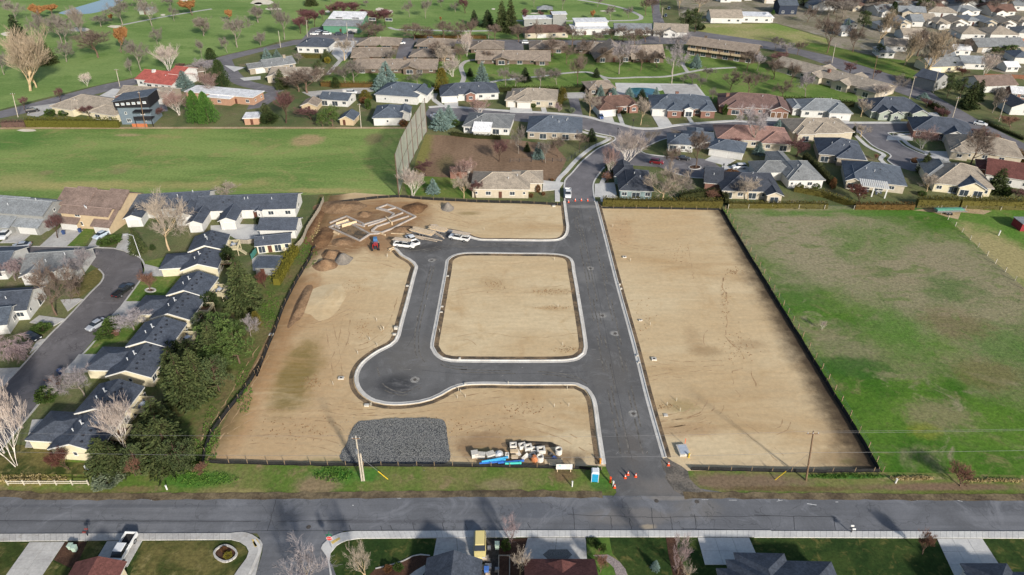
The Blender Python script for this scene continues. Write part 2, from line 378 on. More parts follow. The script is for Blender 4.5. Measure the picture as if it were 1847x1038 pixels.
M_street = asphalt('worn_street_asphalt', C(112,113,116,K), crack=.5, patch=.45, blobs=[bl('m',900,310,300,60,C(124,120,116,K),.4,.3,.8), bl('m',1350,260,160,70,C(122,118,113,K),.5,.4,.7), bl('m',1010,380,50,16,C(168,154,132,K),.7,.5,.85), bl('m',1150,185,180,16,C(140,134,126,K),.8,.5,.8), bl('m',250,270,280,50,C(98,101,107,K),.15,.1,.7), bl('l',300,300,90,110,C(96,98,102,K),.4,.2,.5), bl('n',1600,230,240,60,C(84,86,90,K),.7,.5,.7), bl('l',1000,345,700,12,C(92,92,95,K),.6,.5,.7), bl('k',800,250,900,12,C(88,90,95,K),.5,.5,.6), bl('k',900,360,900,14,C(86,88,92,K),.5,.5,.5)])
M_westroad = asphalt('brown_grey_asphalt', C(108,104,104,K), crack=.6, patch=.3, streaky=(.3,.3))
M_northroad = asphalt('grey_neighbourhood_asphalt', C(118,115,117,K), crack=.35, patch=.3, streaky=(.4,.4))
M_conc = gmat('pale_concrete', C(206,204,198,K), C(192,190,186,K), scale=.3, fine=3, fvar=.1, bump=.1)
M_conc2 = gmat('aged_concrete', C(190,187,181,K), C(174,171,166,K), scale=.25, fine=2.5, fvar=.14, bump=.1, c3=C(162,157,149,K))
M_kerb = gmat('new_white_concrete', C(216,212,204,K*.92), C(200,195,186,K*.92), scale=.4, fine=3, fvar=.08, bump=.05)
M_sand = gmat('bunker_sand', C(226,218,200,K), C(212,202,180,K), scale=.3, fine=2, fvar=.1)

far = 2600
struct(ob('ground', mesh('ground', [(-far,-600,0),(far,-600,0),(far,far*2,0),(-far,far*2,0)], [(0,1,2,3)]), M_ground))

# golf course and fields
M_yards = gmat('mixed_yards', C(150,140,122,K), C(124,118,96,K), scale=.06, fine=.6, fvar=.3, c3=C(108,116,72,K), layers=[(.1,(1,1,0),.55,.7,C(170,164,156,K),.7)])
sheet('neighbourhood_ground', [(900,900),(150,900)]+pts_of(('z',1215,-30,1225,30,1262,42,1400,42,1440,53,1495,70,1500,98,1606,132,1640,100,1700,108,1800,130,1900,160))+[(900,300)], M_yards, .022)
sheet('golf_course', [(-900,900),(-900,250)]+pts_of(('z',-330,262,-120,226,0,198,60,182,150,160,245,139,300,126,360,110,420,96,470,85,511,73,592,66,689,67,930,70,1136,72,1180,60,1190,40,1192,0,1194,-40))+[(125,900)], M_golf, .02)
sheet('park_lawn', pts_of(('z',578,152,600,118,625,108,660,100,760,108,860,95,1000,92,1180,86,1250,92,1330,112,1420,120,1500,155,1580,184,1480,186,1300,186,1050,172,1000,160,820,158,700,154)), gmat('park_grass', C(92,118,54,K), C(116,136,70,K), scale=.05, fine=1.0, fvar=.22, c3=C(128,128,82,K)), .026)
sheet('driving_range', pts_of(('z',-200,236,0,234,300,233,640,233,766,232,766,246,735,300,722,354,640,349,592,350,560,352,300,360,100,362,-200,372)), M_range, .024)
sweep('dirt_track', smooth_line(pts_of(('z',-160,233,100,231.5,330,231,560,231,770,231)), False, 4), [(-.9,.03),(.9,.03),(.9,.01),(-.9,.01)], M_pathdirt)['kind'] = 'structure'
sheet('brown_field', pts_of(('z',768,243,850,247,925,252,1000,262,1022,288,1005,325,975,327,905,330,835,330,745,318,750,290)), M_plowed, .03)
sheet('back_lawn', pts_of(('z',728,330,755,318,835,322,860,340,860,359,735,352)), M_lawnh, .034)
sheet('pasture', pts_of(('z',1303,378,1500,372,1700,372,2000,372,2300,372,2500,880,1600,880,1590,850)), M_pasture, .03)
M_paddock = gmat('paddock_grass', C(88,124,48,K), C(104,130,60,K), scale=.1, fine=1.4, fvar=.3, blobs=[bl('x',860,170,120,110,C(166,152,108,K),.7,.4,.9)], c3=C(120,126,70,K))
sheet('paddock', pts_of(('z',1692,378,1780,374,2100,374,2100,660,1960,610,1850,522,1780,460)), M_paddock, .036)
sheet('worn_soil_strip', pts_of(('h',1060,785,1200,770,1500,775,1620,790,1560,815,1400,800,1380,850,1290,830,1200,800)), M_pathdirt, .042)
sheet('dry_lot', pts_of(('z',1258,56,1270,44,1400,43,1440,55,1490,70,1495,86,1400,80,1340,71)), M_dryfield, .03)
sheet('west_bank', pts_of(('z',600,350,588,372,566,440,540,500,505,600,470,660,420,745,372,838,280,840,210,838,330,690,400,560,440,500,505,480,560,400,575,352)), M_left, .03)
sheet('verge', pts_of(('z',-260,826,60,830,200,828,372,832,640,838,1095,842,1250,850,1590,852,1850,858,2150,860,2150,905,1400,897,900,896,500,897,-260,897)), M_verge, .036)
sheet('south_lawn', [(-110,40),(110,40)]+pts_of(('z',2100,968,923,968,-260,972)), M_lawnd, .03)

# the building site
site = pts_of(('z',596,354,640,348,720,354,860,366,1010,370,1080,372,1300,379,1370,494,1440,608,1510,724,1583,850,1420,848,1230,850,1095,842,860,838,640,838,372,833,410,752,450,672,492,590,545,488,572,420,584,380))
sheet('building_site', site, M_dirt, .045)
# newly paved road of the site, kerbs, planting island
LEFTK = [('r',880,560,905,575,920,590),('t',300,70,345,95,375,117,392,142,385,175,370,230,335,370,300,500,282,575,265,610,230,640,150,680,80,730,40,775,20,830,30,890,70,940,130,975,200,990,290,992,400,980,470,962,530,935,600,895,690,870,830,865,1000,868,1300,868,1390,872,1450,900,1490,950,1510,1010),('z',1083,780,1092,838)]
TOPK = [('r',1400,388,1500,402,1600,432,1680,468,1750,486,1847,491),('z',930,435.5,985,436,1010,434,1022,426,1026,412,1024,395,1020,364)]
RIGHTK = [('z',1073,364,1090,430,1110,510,1140,620,1165,720,1195,826)]
lk, tk, rk = smooth_line(pts_of(*LEFTK)), smooth_line(pts_of(*TOPK)), smooth_line(pts_of(*RIGHTK))
isl = smooth_line(pts_of(('t',620,70,680,57,800,55,1000,58,1200,60,1290,68,1340,85,1365,115,1375,180,1390,260,1410,380,1440,560,1450,650,1440,690,1400,722,1330,738,1200,742,900,742,600,738,540,725,495,690,473,650,480,590,500,490,530,330,560,170,570,105,590,85)), True)
apron = pts_of(('z',1200,838,1215,850,1235,868,1262,882,1330,893,1330,898,1105,898,1112,889,1108,876,1094,846))
nw = pts_of(('r',960,490,1000,430,1080,400,1250,375))
sheet('new_road', rk+apron+lk[::-1]+nw+tk, M_newroad, .062)
SEAMZ = .067
KP = [(-.12,.0),(-.12,.085),(.42,.10),(.52,.24),(.74,.24),(.74,.0)]
flip = lambda pr: [(-o, z) for o, z in pr][::-1]
DK = C(84,76,66,K)
M_trench = gmat('dark_damp_soil', DK, C(132,112,88,K), scale=.3, fine=2.5, fvar=.3)
def kerb(pts, side, closed=False, trench=True):
    o = sweep('kerb', pts, KP if side > 0 else flip(KP), M_kerb, closed); struct(o)
    if trench:
        off = offset_line(pts, side*1.25, closed)
        rnd = random.Random(len(pts))
        t = sweep('kerb_trench', off, [(-.55,.056),(.3,.056),(.3,.05),(-.55,.05)], M_trench, closed); struct(t)
kerb(lk, -1); kerb(tk, 1); kerb(rk, 1)
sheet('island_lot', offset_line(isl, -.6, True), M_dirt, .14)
kerb(isl, -1, True, False)
sweep('island_trench', offset_line(isl, -1.2, True), [(-.6,.152),(.6,.152),(.6,.1),(-.6,.1)], M_trench, True)['kind'] = 'structure'
# wheel ruts and washed gullies in the soil, plus the pole's painted shadow
M_rut_shadow = gmat('rut_and_shadow_soil', C(164,136,102,K), C(188,160,124,K), scale=.5, fine=1.6, fvar=.2)
def soil_line(R, pts, w=.3, n=1, z=.05, gap=1.9, wobble=.25, seed=0):
    rr = random.Random(seed+int(pts[0])); W_pts = smooth_line([G(R, pts[k], pts[k+1]) for k in range(0, len(pts), 2)], False, 1.0)
    for q in range(n):
        L = [(x+rr.gauss(0, wobble*.4), y+rr.gauss(0, wobble*.4)) for x, y in offset_line(W_pts, gap*q)]
        V, F = [], []
        a, b_ = offset_line(L, w/2), offset_line(L, -w/2)
        for i, (p, r_) in enumerate(zip(a, b_)):
            f = rr.uniform(.1, 1.0)
            m_ = ((p[0]+r_[0])/2, (p[1]+r_[1])/2); V += [(m_[0]+(p[0]-m_[0])*f, m_[1]+(p[1]-m_[1])*f, z), (m_[0]+(r_[0]-m_[0])*f, m_[1]+(r_[1]-m_[1])*f, z)]
            if i and rr.random() < .82: F.append((2*i-2, 2*i-1, 2*i+1, 2*i))
        struct(ob('rut_and_shadow_line', mesh('rut_and_shadow_line', V, F), M_rut_shadow))
soil_line('w', (640,350,630,400,650,470,655,560,645,640,690,690,730,740,760,800,790,880), .35, 1, .05, 1, .5); soil_line('w', (730,795,680,805,690,870,710,930), .25, 1, .05, 1, .6); soil_line('w', (560,590,540,650,560,700), .25, 1, .05, 1, .6); soil_line('w', (700,335,650,345,630,380), .4, 1, .05, 1, .5); soil_line('w', (470,210,480,300,490,370), .2, 1, .05, 1, .5)
soil_line('q', (480,215,620,200,760,160,830,100,860,40), .32, 4, .05, 1.6); soil_line('q', (480,170,650,160,760,130), .3, 2, .05, 1.8); soil_line('q', (880,100,950,180,1060,260,1180,380), .22, 2, .05, 1.9); soil_line('q', (1180,220,1240,190,1260,140), .25, 2, .05, 1.4); soil_line('w', (300,780,400,800,500,805,650,800), .25, 3, .05, 1.5); soil_line('w', (290,850,400,830,440,835), .3, 2, .05, 1.2); soil_line('w', (100,180,180,220,300,240,420,230), .25, 2, .05, 1.6)  # long diagonal pair paints in the brown utility pole's cast shadow
soil_line('y', (60,880,160,720,260,540,330,420), .35, 3, .05, 1.7); soil_line('y', (100,840,250,760,420,770,600,760,800,740,1000,745), .3, 2, .05, 1.9); soil_line('y', (640,300,620,420,560,540), .3, 2, .05, 1.9); soil_line('y', (900,200,860,320,780,400,700,430), .3, 2, .05, 1.7); soil_line('y', (560,330,590,480,600,600), .25, 2, .05, 1.8); soil_line('y', (420,330,500,340,620,300,700,260), .3, 3, .05, 1.4); soil_line('y', (500,800,600,820,640,880), .3, 2, .05, 1.5); soil_line('y', (90,900,300,880,520,900,640,930), .25, 2, .05, 1.9)
soil_line('o', (60,60,200,90,420,90,760,60,1100,20), .3, 3, .05, 1.7); soil_line('o', (820,200,1000,150,1200,160,1400,220,1560,300), .3, 2, .05, 1.8); soil_line('o', (1050,200,1080,160,1140,170,1110,210), .25, 1); soil_line('r', (1200,100,1400,220,1600,290,1840,320), .3, 2, .05, 1.9); soil_line('r', (1150,250,1400,290,1650,350), .3, 2, .05, 1.8); soil_line('r', (480,700,700,720,900,780), .3, 2, .05, 1.8); soil_line('r', (130,560,330,600,520,620,760,600), .35, 3, .05, 1.6)
soil_line('t', (640,130,760,110,900,130,1200,110), .2, 1, .145); soil_line('t', (600,330,800,300,1000,310,1330,290), .2, 2, .145, 1.9); soil_line('t', (560,600,800,560,1100,590,1400,560), .18, 1, .145); soil_line('t', (820,230,870,240,900,290), .25, 2, .145, 1.5); soil_line('t', (620,640,700,600,760,640), .2, 1, .145)
# paint and dust marks on the new road
M_white = mat('white_paint', C(226,226,222,.85), .6, .15, 3)
M_dust = mat('pale_dust', C(150,147,141,.8), .95, .25, 2)
rd = random.Random(5)
def marks(name, spots, m, z):
    for k, (R, x, y, L, wd, a) in enumerate(spots):
        X, Y = G(R, x, y)
        b = MB(); Mx = Matrix.Translation((X, Y, 0)) @ Matrix.Rotation(a, 4, 'Z')
        b.box(-L*.3, L*.3, -wd*.2, wd*.2, z-.004, z, Mx)
        struct(b.build(name, m))
marks('road_marking', [('t',330,787,2.4,.25,.1),('t',1595,395,.18,4.2,.1),('t',775,788,1.0,.2,.4),('t',1290,797,1.4,.25,.4),('t',1490,660,1.6,.16,0),('t',1520,725,1.4,.2,0),('t',1475,155,1.2,.4,-.4),('t',920,826,.8,.2,.5),('t',1045,775,.7,.2,.4),
    ('q',212,328,1.6,.14,.9),('q',392,322,.8,.2,.8),('t',440,390,.2,2,.05),('t',455,345,.3,1.6,.05),('t',390,455,.5,1.2,0)], M_dust, .07)
marks('road_marking', [('k',790,193,.7,.14,0),('k',940,192,.5,.12,0),('k',1040,190,.8,.12,0),('k',1095,203,1.6,.16,.35),('k',1085,190,.5,.12,0),('l',1055,187,1.1,.16,0),('m',1400,197,1.8,.12,0),('m',1590,200,2.2,.14,0),('n',175,205,1.8,.14,.2),('n',170,200,.14,1.0,0),('n',395,230,2.4,.26,-.2),('n',566,214,.8,.16,0),('n',1100,203,1.4,.14,0),('n',1290,198,1.6,.14,0),('n',1400,205,1.8,.14,-.3),('n',1530,196,1.6,.14,0),('l',742,235,.3,.3,0)], M_white, .084)

# main street, its kerb, walk and driveways
st_top = pts_of(('z',-260,893,10,893,60,898,200,898,500,897,700,895,900,893,1100,895,1300,896,1500,898,1850,900,2150,902))
st_bot = pts_of(('z',2150,960,1850,959,1300,958,923,958,640,958,500,965,470,963,0,964,-260,964))
sheet('main_street', st_top+st_bot, M_street, .078)
sheet('side_street', pts_of(('l',60,385,700,395,560,500,525,530,600,640,660,800,690,900,30,900,80,709,125,560,128,500,100,440))[:], M_street, .074)
rd2 = random.Random(9); V, F = [], []
ln = smooth_line(st_top, False, 1.2)
for i, (p, q_) in enumerate(zip(offset_line(ln, .9), offset_line(ln, -.5))):
    u_, v_ = .5*mnoise.noise(Vector((p[0]*.5, 1, 0)))+.25*mnoise.noise(Vector((p[0]*1.7, 4, 0))), .3*mnoise.noise(Vector((p[0]*.4, 9, 0)))+.12*mnoise.noise(Vector((p[0]*1.9, 2, 0))); V += [(p[0], p[1]+u_, .084), (q_[0], q_[1]+v_, .084)]
    if i and not 15.2 < p[0] < 29: F.append((2*i-2, 2*i-1, 2*i+1, 2*i))
struct(ob('muddy_shoulder', mesh('muddy_shoulder', V, F), gmat('mud_shoulder', C(92,80,64,K), C(124,110,86,K), scale=.25, fine=2, fvar=.35)))
sheet('gravel_shoulder', [(x+rd2.uniform(-.3,.3), y+rd2.uniform(-.3,.3)) for x, y in smooth_line(pts_of(('q',475,370,520,360,590,400,640,440,680,520,760,560,860,590,700,610,560,560,500,450)), True, 1.0)], gmat('loose_grey_gravel', C(96,92,86,K), C(124,116,106,K), scale=.4, fine=3, fvar=.4), .066)
M_seam = mat('tar_seam', C(58,58,60), .8, .2, 3)
def seam(pts, w=.07, z=.086):
    s = sweep('tar_seam', pts, [(-w/2,z),(w/2,z),(w/2,z-.005),(-w/2,z-.005)], M_seam); struct(s)
def wob(R, x0, y0, x1, y1, n=9, amp=4, seed=1):
    rr = random.Random(seed)
    return [G(R, x0+(x1-x0)*k/n+rr.uniform(-amp, amp)*.5, y0+(y1-y0)*k/n+rr.uniform(-amp, amp)*.4) for k in range(n+1)]
seam(wob('l',220,195,160,410,8,8,1)); seam(wob('l',0,408,790,408,14,3,2)); seam(wob('l',230,345,740,336,12,4,3)); seam(wob('m',470,300,1000,315,9,8,4)); seam(wob('m',1000,315,1847,310,12,10,5))
for q_, (R, x, y0, y1) in enumerate([('m',515,250,395),('m',770,310,395),('m',900,320,395),('m',1050,250,395),('m',1180,310,400),('m',1340,300,400),('l',730,370,405),('l',940,375,405),('l',1010,370,405),('l',1160,350,405),('l',1360,350,405),('l',1520,360,405),('m',210,350,395),('n',280,310,405),('n',560,320,410)]):
    seam(wob(R, x-14, y0, x, y1, 5, 8, q_+10), .09)
seam(wob('k',0,355,1847,358,20,3,31), .1); seam(wob('m',1250,395,1847,405,9,5,33), .09); seam(wob('n',0,300,560,320,9,12,35), .1)

# footways laid in separate slabs
def slab_mesh(w, d, h=.1):
    g = .012
    return MB().box(g, w-g, g, d-g, 0, h, None, (g+.01, w-g-.01, g+.01, d-g-.01))
def slab_quad(name, c, nx, ny, m, z=.09, part='slab', h=.12):
    """corner points c (world, counter-clockwise from near-left) laid as nx by ny slabs"""
    root = ob(name, None, None, None, (c[0][0], c[0][1], 0)); struct(root)
    A, B, D, E = [Vector((p[0]-c[0][0], p[1]-c[0][1], 0)) for p in c]
    f = lambda u, v: A*(1-u)*(1-v)+B*u*(1-v)+D*u*v+E*(1-u)*v
    for i in range(nx):
        for k in range(ny):
            u0, u1, v0, v1 = i/nx, (i+1)/nx, k/ny, (k+1)/ny
            q = [f(u0,v0), f(u1,v0), f(u1,v1), f(u0,v1)]
            cen = (q[0]+q[1]+q[2]+q[3])/4
            q = [p+(cen-p).normalized()*.025 for p in q]
            MB().poly(q, 0, z+rd.uniform(-.004,.004)).build(part, m, root)
    return root
def zq(R, *xy): return [G(R, xy[k], xy[k+1]) for k in range(0, 8, 2)]
slab_quad('footway', zq('k',-260,504,1640,490,1640,444,-260,450), 46, 1, M_conc2, .2)
slab_quad('footway', zq('l',790,462,1847,455,1847,408,760,412), 30, 1, M_conc, .2)
slab_quad('footway', zq('m',110,452,1847,452,1847,407,110,407), 46, 1, M_conc, .2)
slab_quad('footway', zq('n',0,458,2300,466,2300,417,0,414), 56, 1, M_conc, .2)
# paving joints, manholes and dusty wheel lines of the new road
for q_, L in enumerate([('z',1047,372,1060,440,1085,560,1108,680,1140,830),('t',480,100,430,300,390,520,330,640),('t',420,790,700,815,1100,812,1450,800),('t',640,30,900,26,1300,28)]):
    seam(smooth_line(pts_of(L), False, 3), .05, SEAMZ)
M_track = mat('tracked_dust', C(112,108,102,.84), .95, .3, .8, .1)
for L, n_ in [(('z',1032,380,1050,470,1070,580,1092,690,1118,820),3),(('z',1060,380,1080,470,1104,580,1128,690,1158,820),2),(('t',1540,1000,1480,900,1380,830,1200,800,900,790,600,780,440,740,400,600,440,380,500,140),2),(('t',300,70,420,60,600,30,900,20,1250,30),3),(('t',470,640,480,700,560,770,700,790),2),(('t',110,780,160,900,300,950,420,900),2)]:
    pp = smooth_line(pts_of(L), False, 1.0)
    for k in range(n_):
        rr_ = random.Random(k+len(pp)); V, F = [], []
        a, b_ = offset_line(pp, .8*k), offset_line(pp, .8*k+.26)
        for i, (p, r_) in enumerate(zip(a, b_)):
            j_ = rr_.uniform(-.06,.06); V += [(p[0]+j_, p[1], .066+.0015*k), (r_[0]+j_+rr_.uniform(-.1,.1), r_[1], .066+.0015*k)]
            if i and mnoise.noise(Vector((i*.13, k*3.1, len(pp)))) > -.12: F.append((2*i-2, 2*i-1, 2*i+1, 2*i))
        if F: struct(ob('wheel_track', mesh('wheel_track', V, F), M_track))
M_iron = mat('iron_lid', C(86,80,74,.9), .7, .2, 6)
for R, x, y in [('t',1625,562),('t',1470,155),('t',480,105),('q',310,90),('t',375,850),('l',440,382),('t',1545,450),('m',1070,205),('m',1345,210)]:
    X, Y = G(R, x, y); z_ = .092 if R in 'lm' else .07
    struct(MB().cyl(X, Y, z_-.02, z_, .38, 18).build('manhole_lid', M_iron))
    if R not in 'lm': struct(MB().cyl(X, Y, z_-.024, z_-.003, .95, 20).build('manhole_collar', M_dust))
# rounded kerb returns of the side street with their walks
def band(name, inner, outer, m, z, n=None):
    a, b = smooth_line(inner, False, .8), smooth_line(outer, False, .8)
    n = max(len(a), len(b))
    rs = lambda L: [L[min(len(L)-1, int(i*(len(L)-1)/(n-1)))] for i in range(n)]
    a, b = rs(a), rs(b)
    V = [(p[0],p[1],z) for p in a]+[(p[0],p[1],z) for p in b]+[(p[0],p[1],0) for p in a]+[(p[0],p[1],0) for p in b]
    F = []
    for i in range(n-1): F += [(i,i+1,n+i+1,n+i), (2*n+i,2*n+i+1,i+1,i), (n+i,n+i+1,3*n+i+1,3*n+i)]
    return struct(ob(name, mesh(name, V, F), m))
M_tactile = mat('yellow_tactile', C(206,178,104,.9), .8, .15, 8)
band('footway_corner', pts_of(('k',1640,490,1700,505,1745,535,1765,575,1750,620,1690,700,1650,760)), pts_of(('k',1640,444,1720,436,1790,455,1840,490),('l',112,470,128,500,122,540,80,709,60,790)), M_conc2, .19)
band('footway_corner', pts_of(('l',790,462,700,475,630,510,590,560,582,620,600,709,640,900)), pts_of(('l',760,412,660,425,580,460,535,505,525,530,560,580,575,640,585,709,610,900)), M_conc, .19)
band('kerb_return', pts_of(('l',66,470,90,510,98,550,60,640,30,709)), pts_of(('l',80,465,110,505,118,545,78,640,46,709)), M_kerb, .22)
def tactile(R, *xy):
    b = MB().poly(zq(R, *xy), .15, .215); struct(b.build('tactile_paving', M_tactile))
tactile('k',1810,540,1847,530,1825,486,1785,490); tactile('l',60,490,88,470,102,514,76,522); tactile('l',592,488,650,455,656,468,604,502)
sheet('corner_lawn', pts_of(('k',1015,500,1640,495,1700,512,1740,540,1758,578,1742,618,1680,700,1640,790,900,790)), M_lawndry, .05)
sheet('west_lawn', pts_of(('k',-200,510,200,510,30,760,-200,760)), M_lawndry, .05)
sheet('soil_bed', pts_of(('k',460,505,620,500,560,640,500,690,380,632)), M_mulch, .06)
sheet('grass_strip', pts_of(('k',625,500,755,500,690,600,520,660,560,620)), M_lawndry, .055)
sheet('dry_grass_strip', pts_of(('k',370,640,500,690,470,760,290,760)), M_lawndry, .057)
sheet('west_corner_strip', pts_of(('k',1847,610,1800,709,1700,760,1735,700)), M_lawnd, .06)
slab_quad('driveway', zq('k',30,760,290,760,460,505,210,508), 2, 4, M_conc2, .13)
slab_quad('driveway', zq('k',640,700,905,680,1010,496,760,500), 2, 3, M_conc2, .12)
slab_quad('driveway', zq('l',1280,620,1640,620,1580,455,1310,458), 2, 2, M_conc2, .12)
slab_quad('driveway', zq('m',150,620,600,620,590,455,195,455), 2, 2, M_conc2, .12)
slab_quad('driveway', zq('m',1400,640,1780,640,1700,455,1350,455), 3, 2, M_conc, .12)
slab_quad('driveway', zq('n',1380,740,1740,740,1560,465,1250,465), 3, 3, M_conc, .12)
b = MB().poly(pts_of(('m',297,572,340,537,465,537,497,572,465,605,335,605)), .1, .136); struct(b.build('paving_inlay', mat('dark_exposed_paving', C(120,118,114,.8), .9, .3, 9)))
sheet('garden_bed', pts_of(('l',850,709,900,660,1060,625,1150,580,1270,575,1230,640,1200,709,1180,800,840,800)), M_mulch, .06)
sweep('bed_edging', smooth_line(pts_of(('l',895,665,1000,640,1080,615,1150,580,1200,570,1265,577))), [(-.08,.0),(-.08,.16),(.08,.16),(.08,.0)], M_conc2)['kind'] = 'structure'
sheet('garden_path', pts_of(('l',1125,709,1170,675,1232,640,1236,680,1215,709,1200,800,1100,800)), M_conc2, .075)
sheet('gravel_yard', pts_of(('l',1585,460,1847,460,1847,800,1600,800,1630,620)), mat('dark_yard_soil', C(70,66,62,.9), .95, .3, 3), .058)
sheet('shrub_bed', pts_of(('m',0,470,195,455,200,620,170,720,0,720)), M_mulch, .062)
sheet('planting_bed', pts_of(('m',595,455,750,452,770,560,830,630,880,709,640,740,640,600,600,570)), M_lawnh, .055)
band('curved_path', pts_of(('m',640,575,720,610,780,660,800,740)), pts_of(('m',740,570,820,620,860,670,880,740)), mat('grey_pink_pavers', C(150,138,134,.85), .9, .25, 6), .1)
sheet('mulch_strip', pts_of(('m',1135,452,1205,452,1215,560,1300,740,1190,740,1150,560)), M_mulch, .062)

# old street north of the site, its kerbs, walks and cul-de-sacs
NR = .05
sheet('north_street', pts_of(('g',388,724,385,600,400,560,440,520,520,430,620,350,700,312,745,285,740,265,620,240,530,215,300,175,0,150),('z',880,217,837,219,800,221,776,216,766,206,774,195,803,193,826,195,920,202,984,205,1050,211,1083,219,1113,225,1141,232,1164,234,1190,233,1220,228,1263,224,1327,220,1377,222.5,1530,223,1665,223,1715,225,1735,238,1690,236,1644,238,1601,241,1616,251,1631,264,1659,277,1687,287,1707,300,1700,309,1644,309,1616,301,1601,290,1607,282,1598,275,1575,264,1550,241,1530,237,1425,235,1309,231,1284,237,1235,244,1197,251,1164,264),('g',935,350,930,380,1060,400,1200,410,1370,420,1450,450,1500,490,1500,530,1440,562,1280,552,1160,522,1060,480,830,465,770,455,720,445,640,515,590,600,600,724)), M_northroad, NR)
def ribbon(name, pts, w, m, z, h=.1, step=1.5):
    pp = smooth_line(pts, False, step)
    return struct(sweep(name, pp, [(-w/2, z-h),(-w/2, z),(w/2, z),(w/2, z-h)], m))
def walk(pts, k=1, gap=2.2, w=1.5, kerb_w=.45):
    """kerb on the line, a footway set back by gap to the left (k=1) or the right"""
    pp = smooth_line(pts, False, 1.5)
    struct(sweep('kerb', pp, [(-kerb_w/2,.0),(-kerb_w/2,.16),(kerb_w/2,.16),(kerb_w/2,.0)], M_conc))
    if gap: struct(sweep('footway', offset_line(pp, k*gap), [(-w/2,.0),(-w/2,.12),(w/2,.12),(w/2,.0)], M_conc))
walk(pts_of(('g',388,724,385,600,400,560,440,520,520,430,620,350,700,312,748,282,740,265,620,240,530,215)), 1)
walk(pts_of(('g',1205,412,1060,400,960,385,930,370,935,350,985,325,1090,282,1240,250)), 1, 0)
walk(pts_of(('g',600,724,590,600,640,515,680,470)), -1, 2.6)
walk(pts_of(('z',774,195,803,193,826,195,920,202,984,205,1050,211,1083,219,1113,225,1141,232,1164,234,1190,233,1220,228,1263,224,1327,220,1377,222.5,1530,223,1665,223,1700,224)), 1, 1.0, 1.3)
walk(pts_of(('z',1550,241,1575,264,1598,275,1607,282,1601,290,1616,301)), -1, 2.2)
walk(pts_of(('z',1640,238,1604,240,1601,241,1616,251,1631,264,1659,277,1687,287,1707,300,1700,309)), 1, 2.2)
walk(pts_of(('g',1160,522,1280,552,1440,562)), -1, 0)
def island(R, cx, cy, w, hh):
    p = [G(R, cx+cos(a)*w, cy+sin(a)*hh) for a in [2*pi*k/20 for k in range(20)]][::-1]
    struct(MB().poly(p, 0, .2).build('traffic_island', M_conc)); sheet('island_bed', offset_line(p, .25, True), M_mulch, .21)
island('g',1310,482,46,16); island('h',1078,442,40,16)
# diagonal avenue, top road and other lanes
sheet('avenue', pts_of(('z',1188,-30,1190,20,1200,45,1230,60,1258,57,1320,66,1390,76,1420,84,1499,102,1606,135,1657,150,1695,178,1735,200,1771,221,1810,241,1847,259,1900,285,2000,330,2000,380,1900,310,1847,282,1810,262,1759,240,1722,228,1700,208,1670,185,1621,168,1565,148,1504,122,1441,100,1377,88,1300,80,1200,80,1000,82,860,80,689,76,600,76,530,82,470,94,410,110,360,124,300,140,250,152,183,168,100,190,50,204,0,214,-120,236,-320,275,-320,262,-120,224,0,201,53,188,183,154,254,140,350,116,420,97,470,87,530,73,600,68,689,69,860,72,1000,73,1150,74,1180,62,1178,40,1170,-30)), M_northroad, .052)
sheet('avenue_lawn', pts_of(('d',290,300,430,315,700,380,830,410,1000,430,1030,470,1140,560,1080,572,900,528,500,398,300,345)), M_lawnh, .045)
ribbon('lane', pts_of(('z',404,108,412,125,424,140,440,150,470,158,505,166)), 7, M_northroad, .058)
sheet('court', pts_of(('b',0,690,60,670,160,640,160,700,60,760,0,770,-40,740)), M_northroad, .06)
sheet('court', pts_of(('b',330,655,700,625,840,625,840,650,700,672,400,690)), M_conc2, .06)
sheet('parking_court', pts_of(('b',330,285,400,200,480,190,490,235,700,245,700,272,520,272,330,285)), M_northroad, .06)
sheet('court', pts_of(('b',1030,275,1140,275,1090,440,990,445)), M_northroad, .06)
sheet('court', pts_of(('b',1750,290,1847,290),('c',90,295,100,380,0,390),('b',1780,385)), M_northroad, .06)
sheet('driveway_pad', pts_of(('b',580,290,740,292,640,430,590,430,540,380)), M_conc, .06)
sheet('driveway_pad', pts_of(('c',350,660,540,655,540,700,390,700)), M_conc2, .06)
ribbon('lane', pts_of(('c',450,700,480,830)), 4.2, M_northroad, .062)
sheet('parking_strip', pts_of(('d',440,490,700,560,810,600,760,650,600,590)), M_northroad, .06)
sheet('driveway_pad', pts_of(('d',1140,800,1230,800,1280,870,1130,870)), M_conc, .066)
sheet('parking_court', pts_of(('a',210,760,390,735,390,775,270,830,190,820)), M_conc2, .06)
sheet('parking_court', pts_of(('a',1090,740,1180,735,1190,790,1090,800)), M_northroad, .06)
sheet('parking_court', pts_of(('a',1790,690,1847,685),('b',60,700,40,740),('a',1847,765,1750,780)), M_northroad, .062)
sheet('driveway_pad', pts_of(('a',690,690,800,630,930,640,860,690,740,705)), M_conc, .06)
sheet('driveway_pad', pts_of(('a',1590,465,1740,480,1700,495,1660,510)), M_conc, .06)
sheet('driveway_pad', pts_of(('a',1700,555,1847,540,1847,565,1730,575)), M_conc, .06)
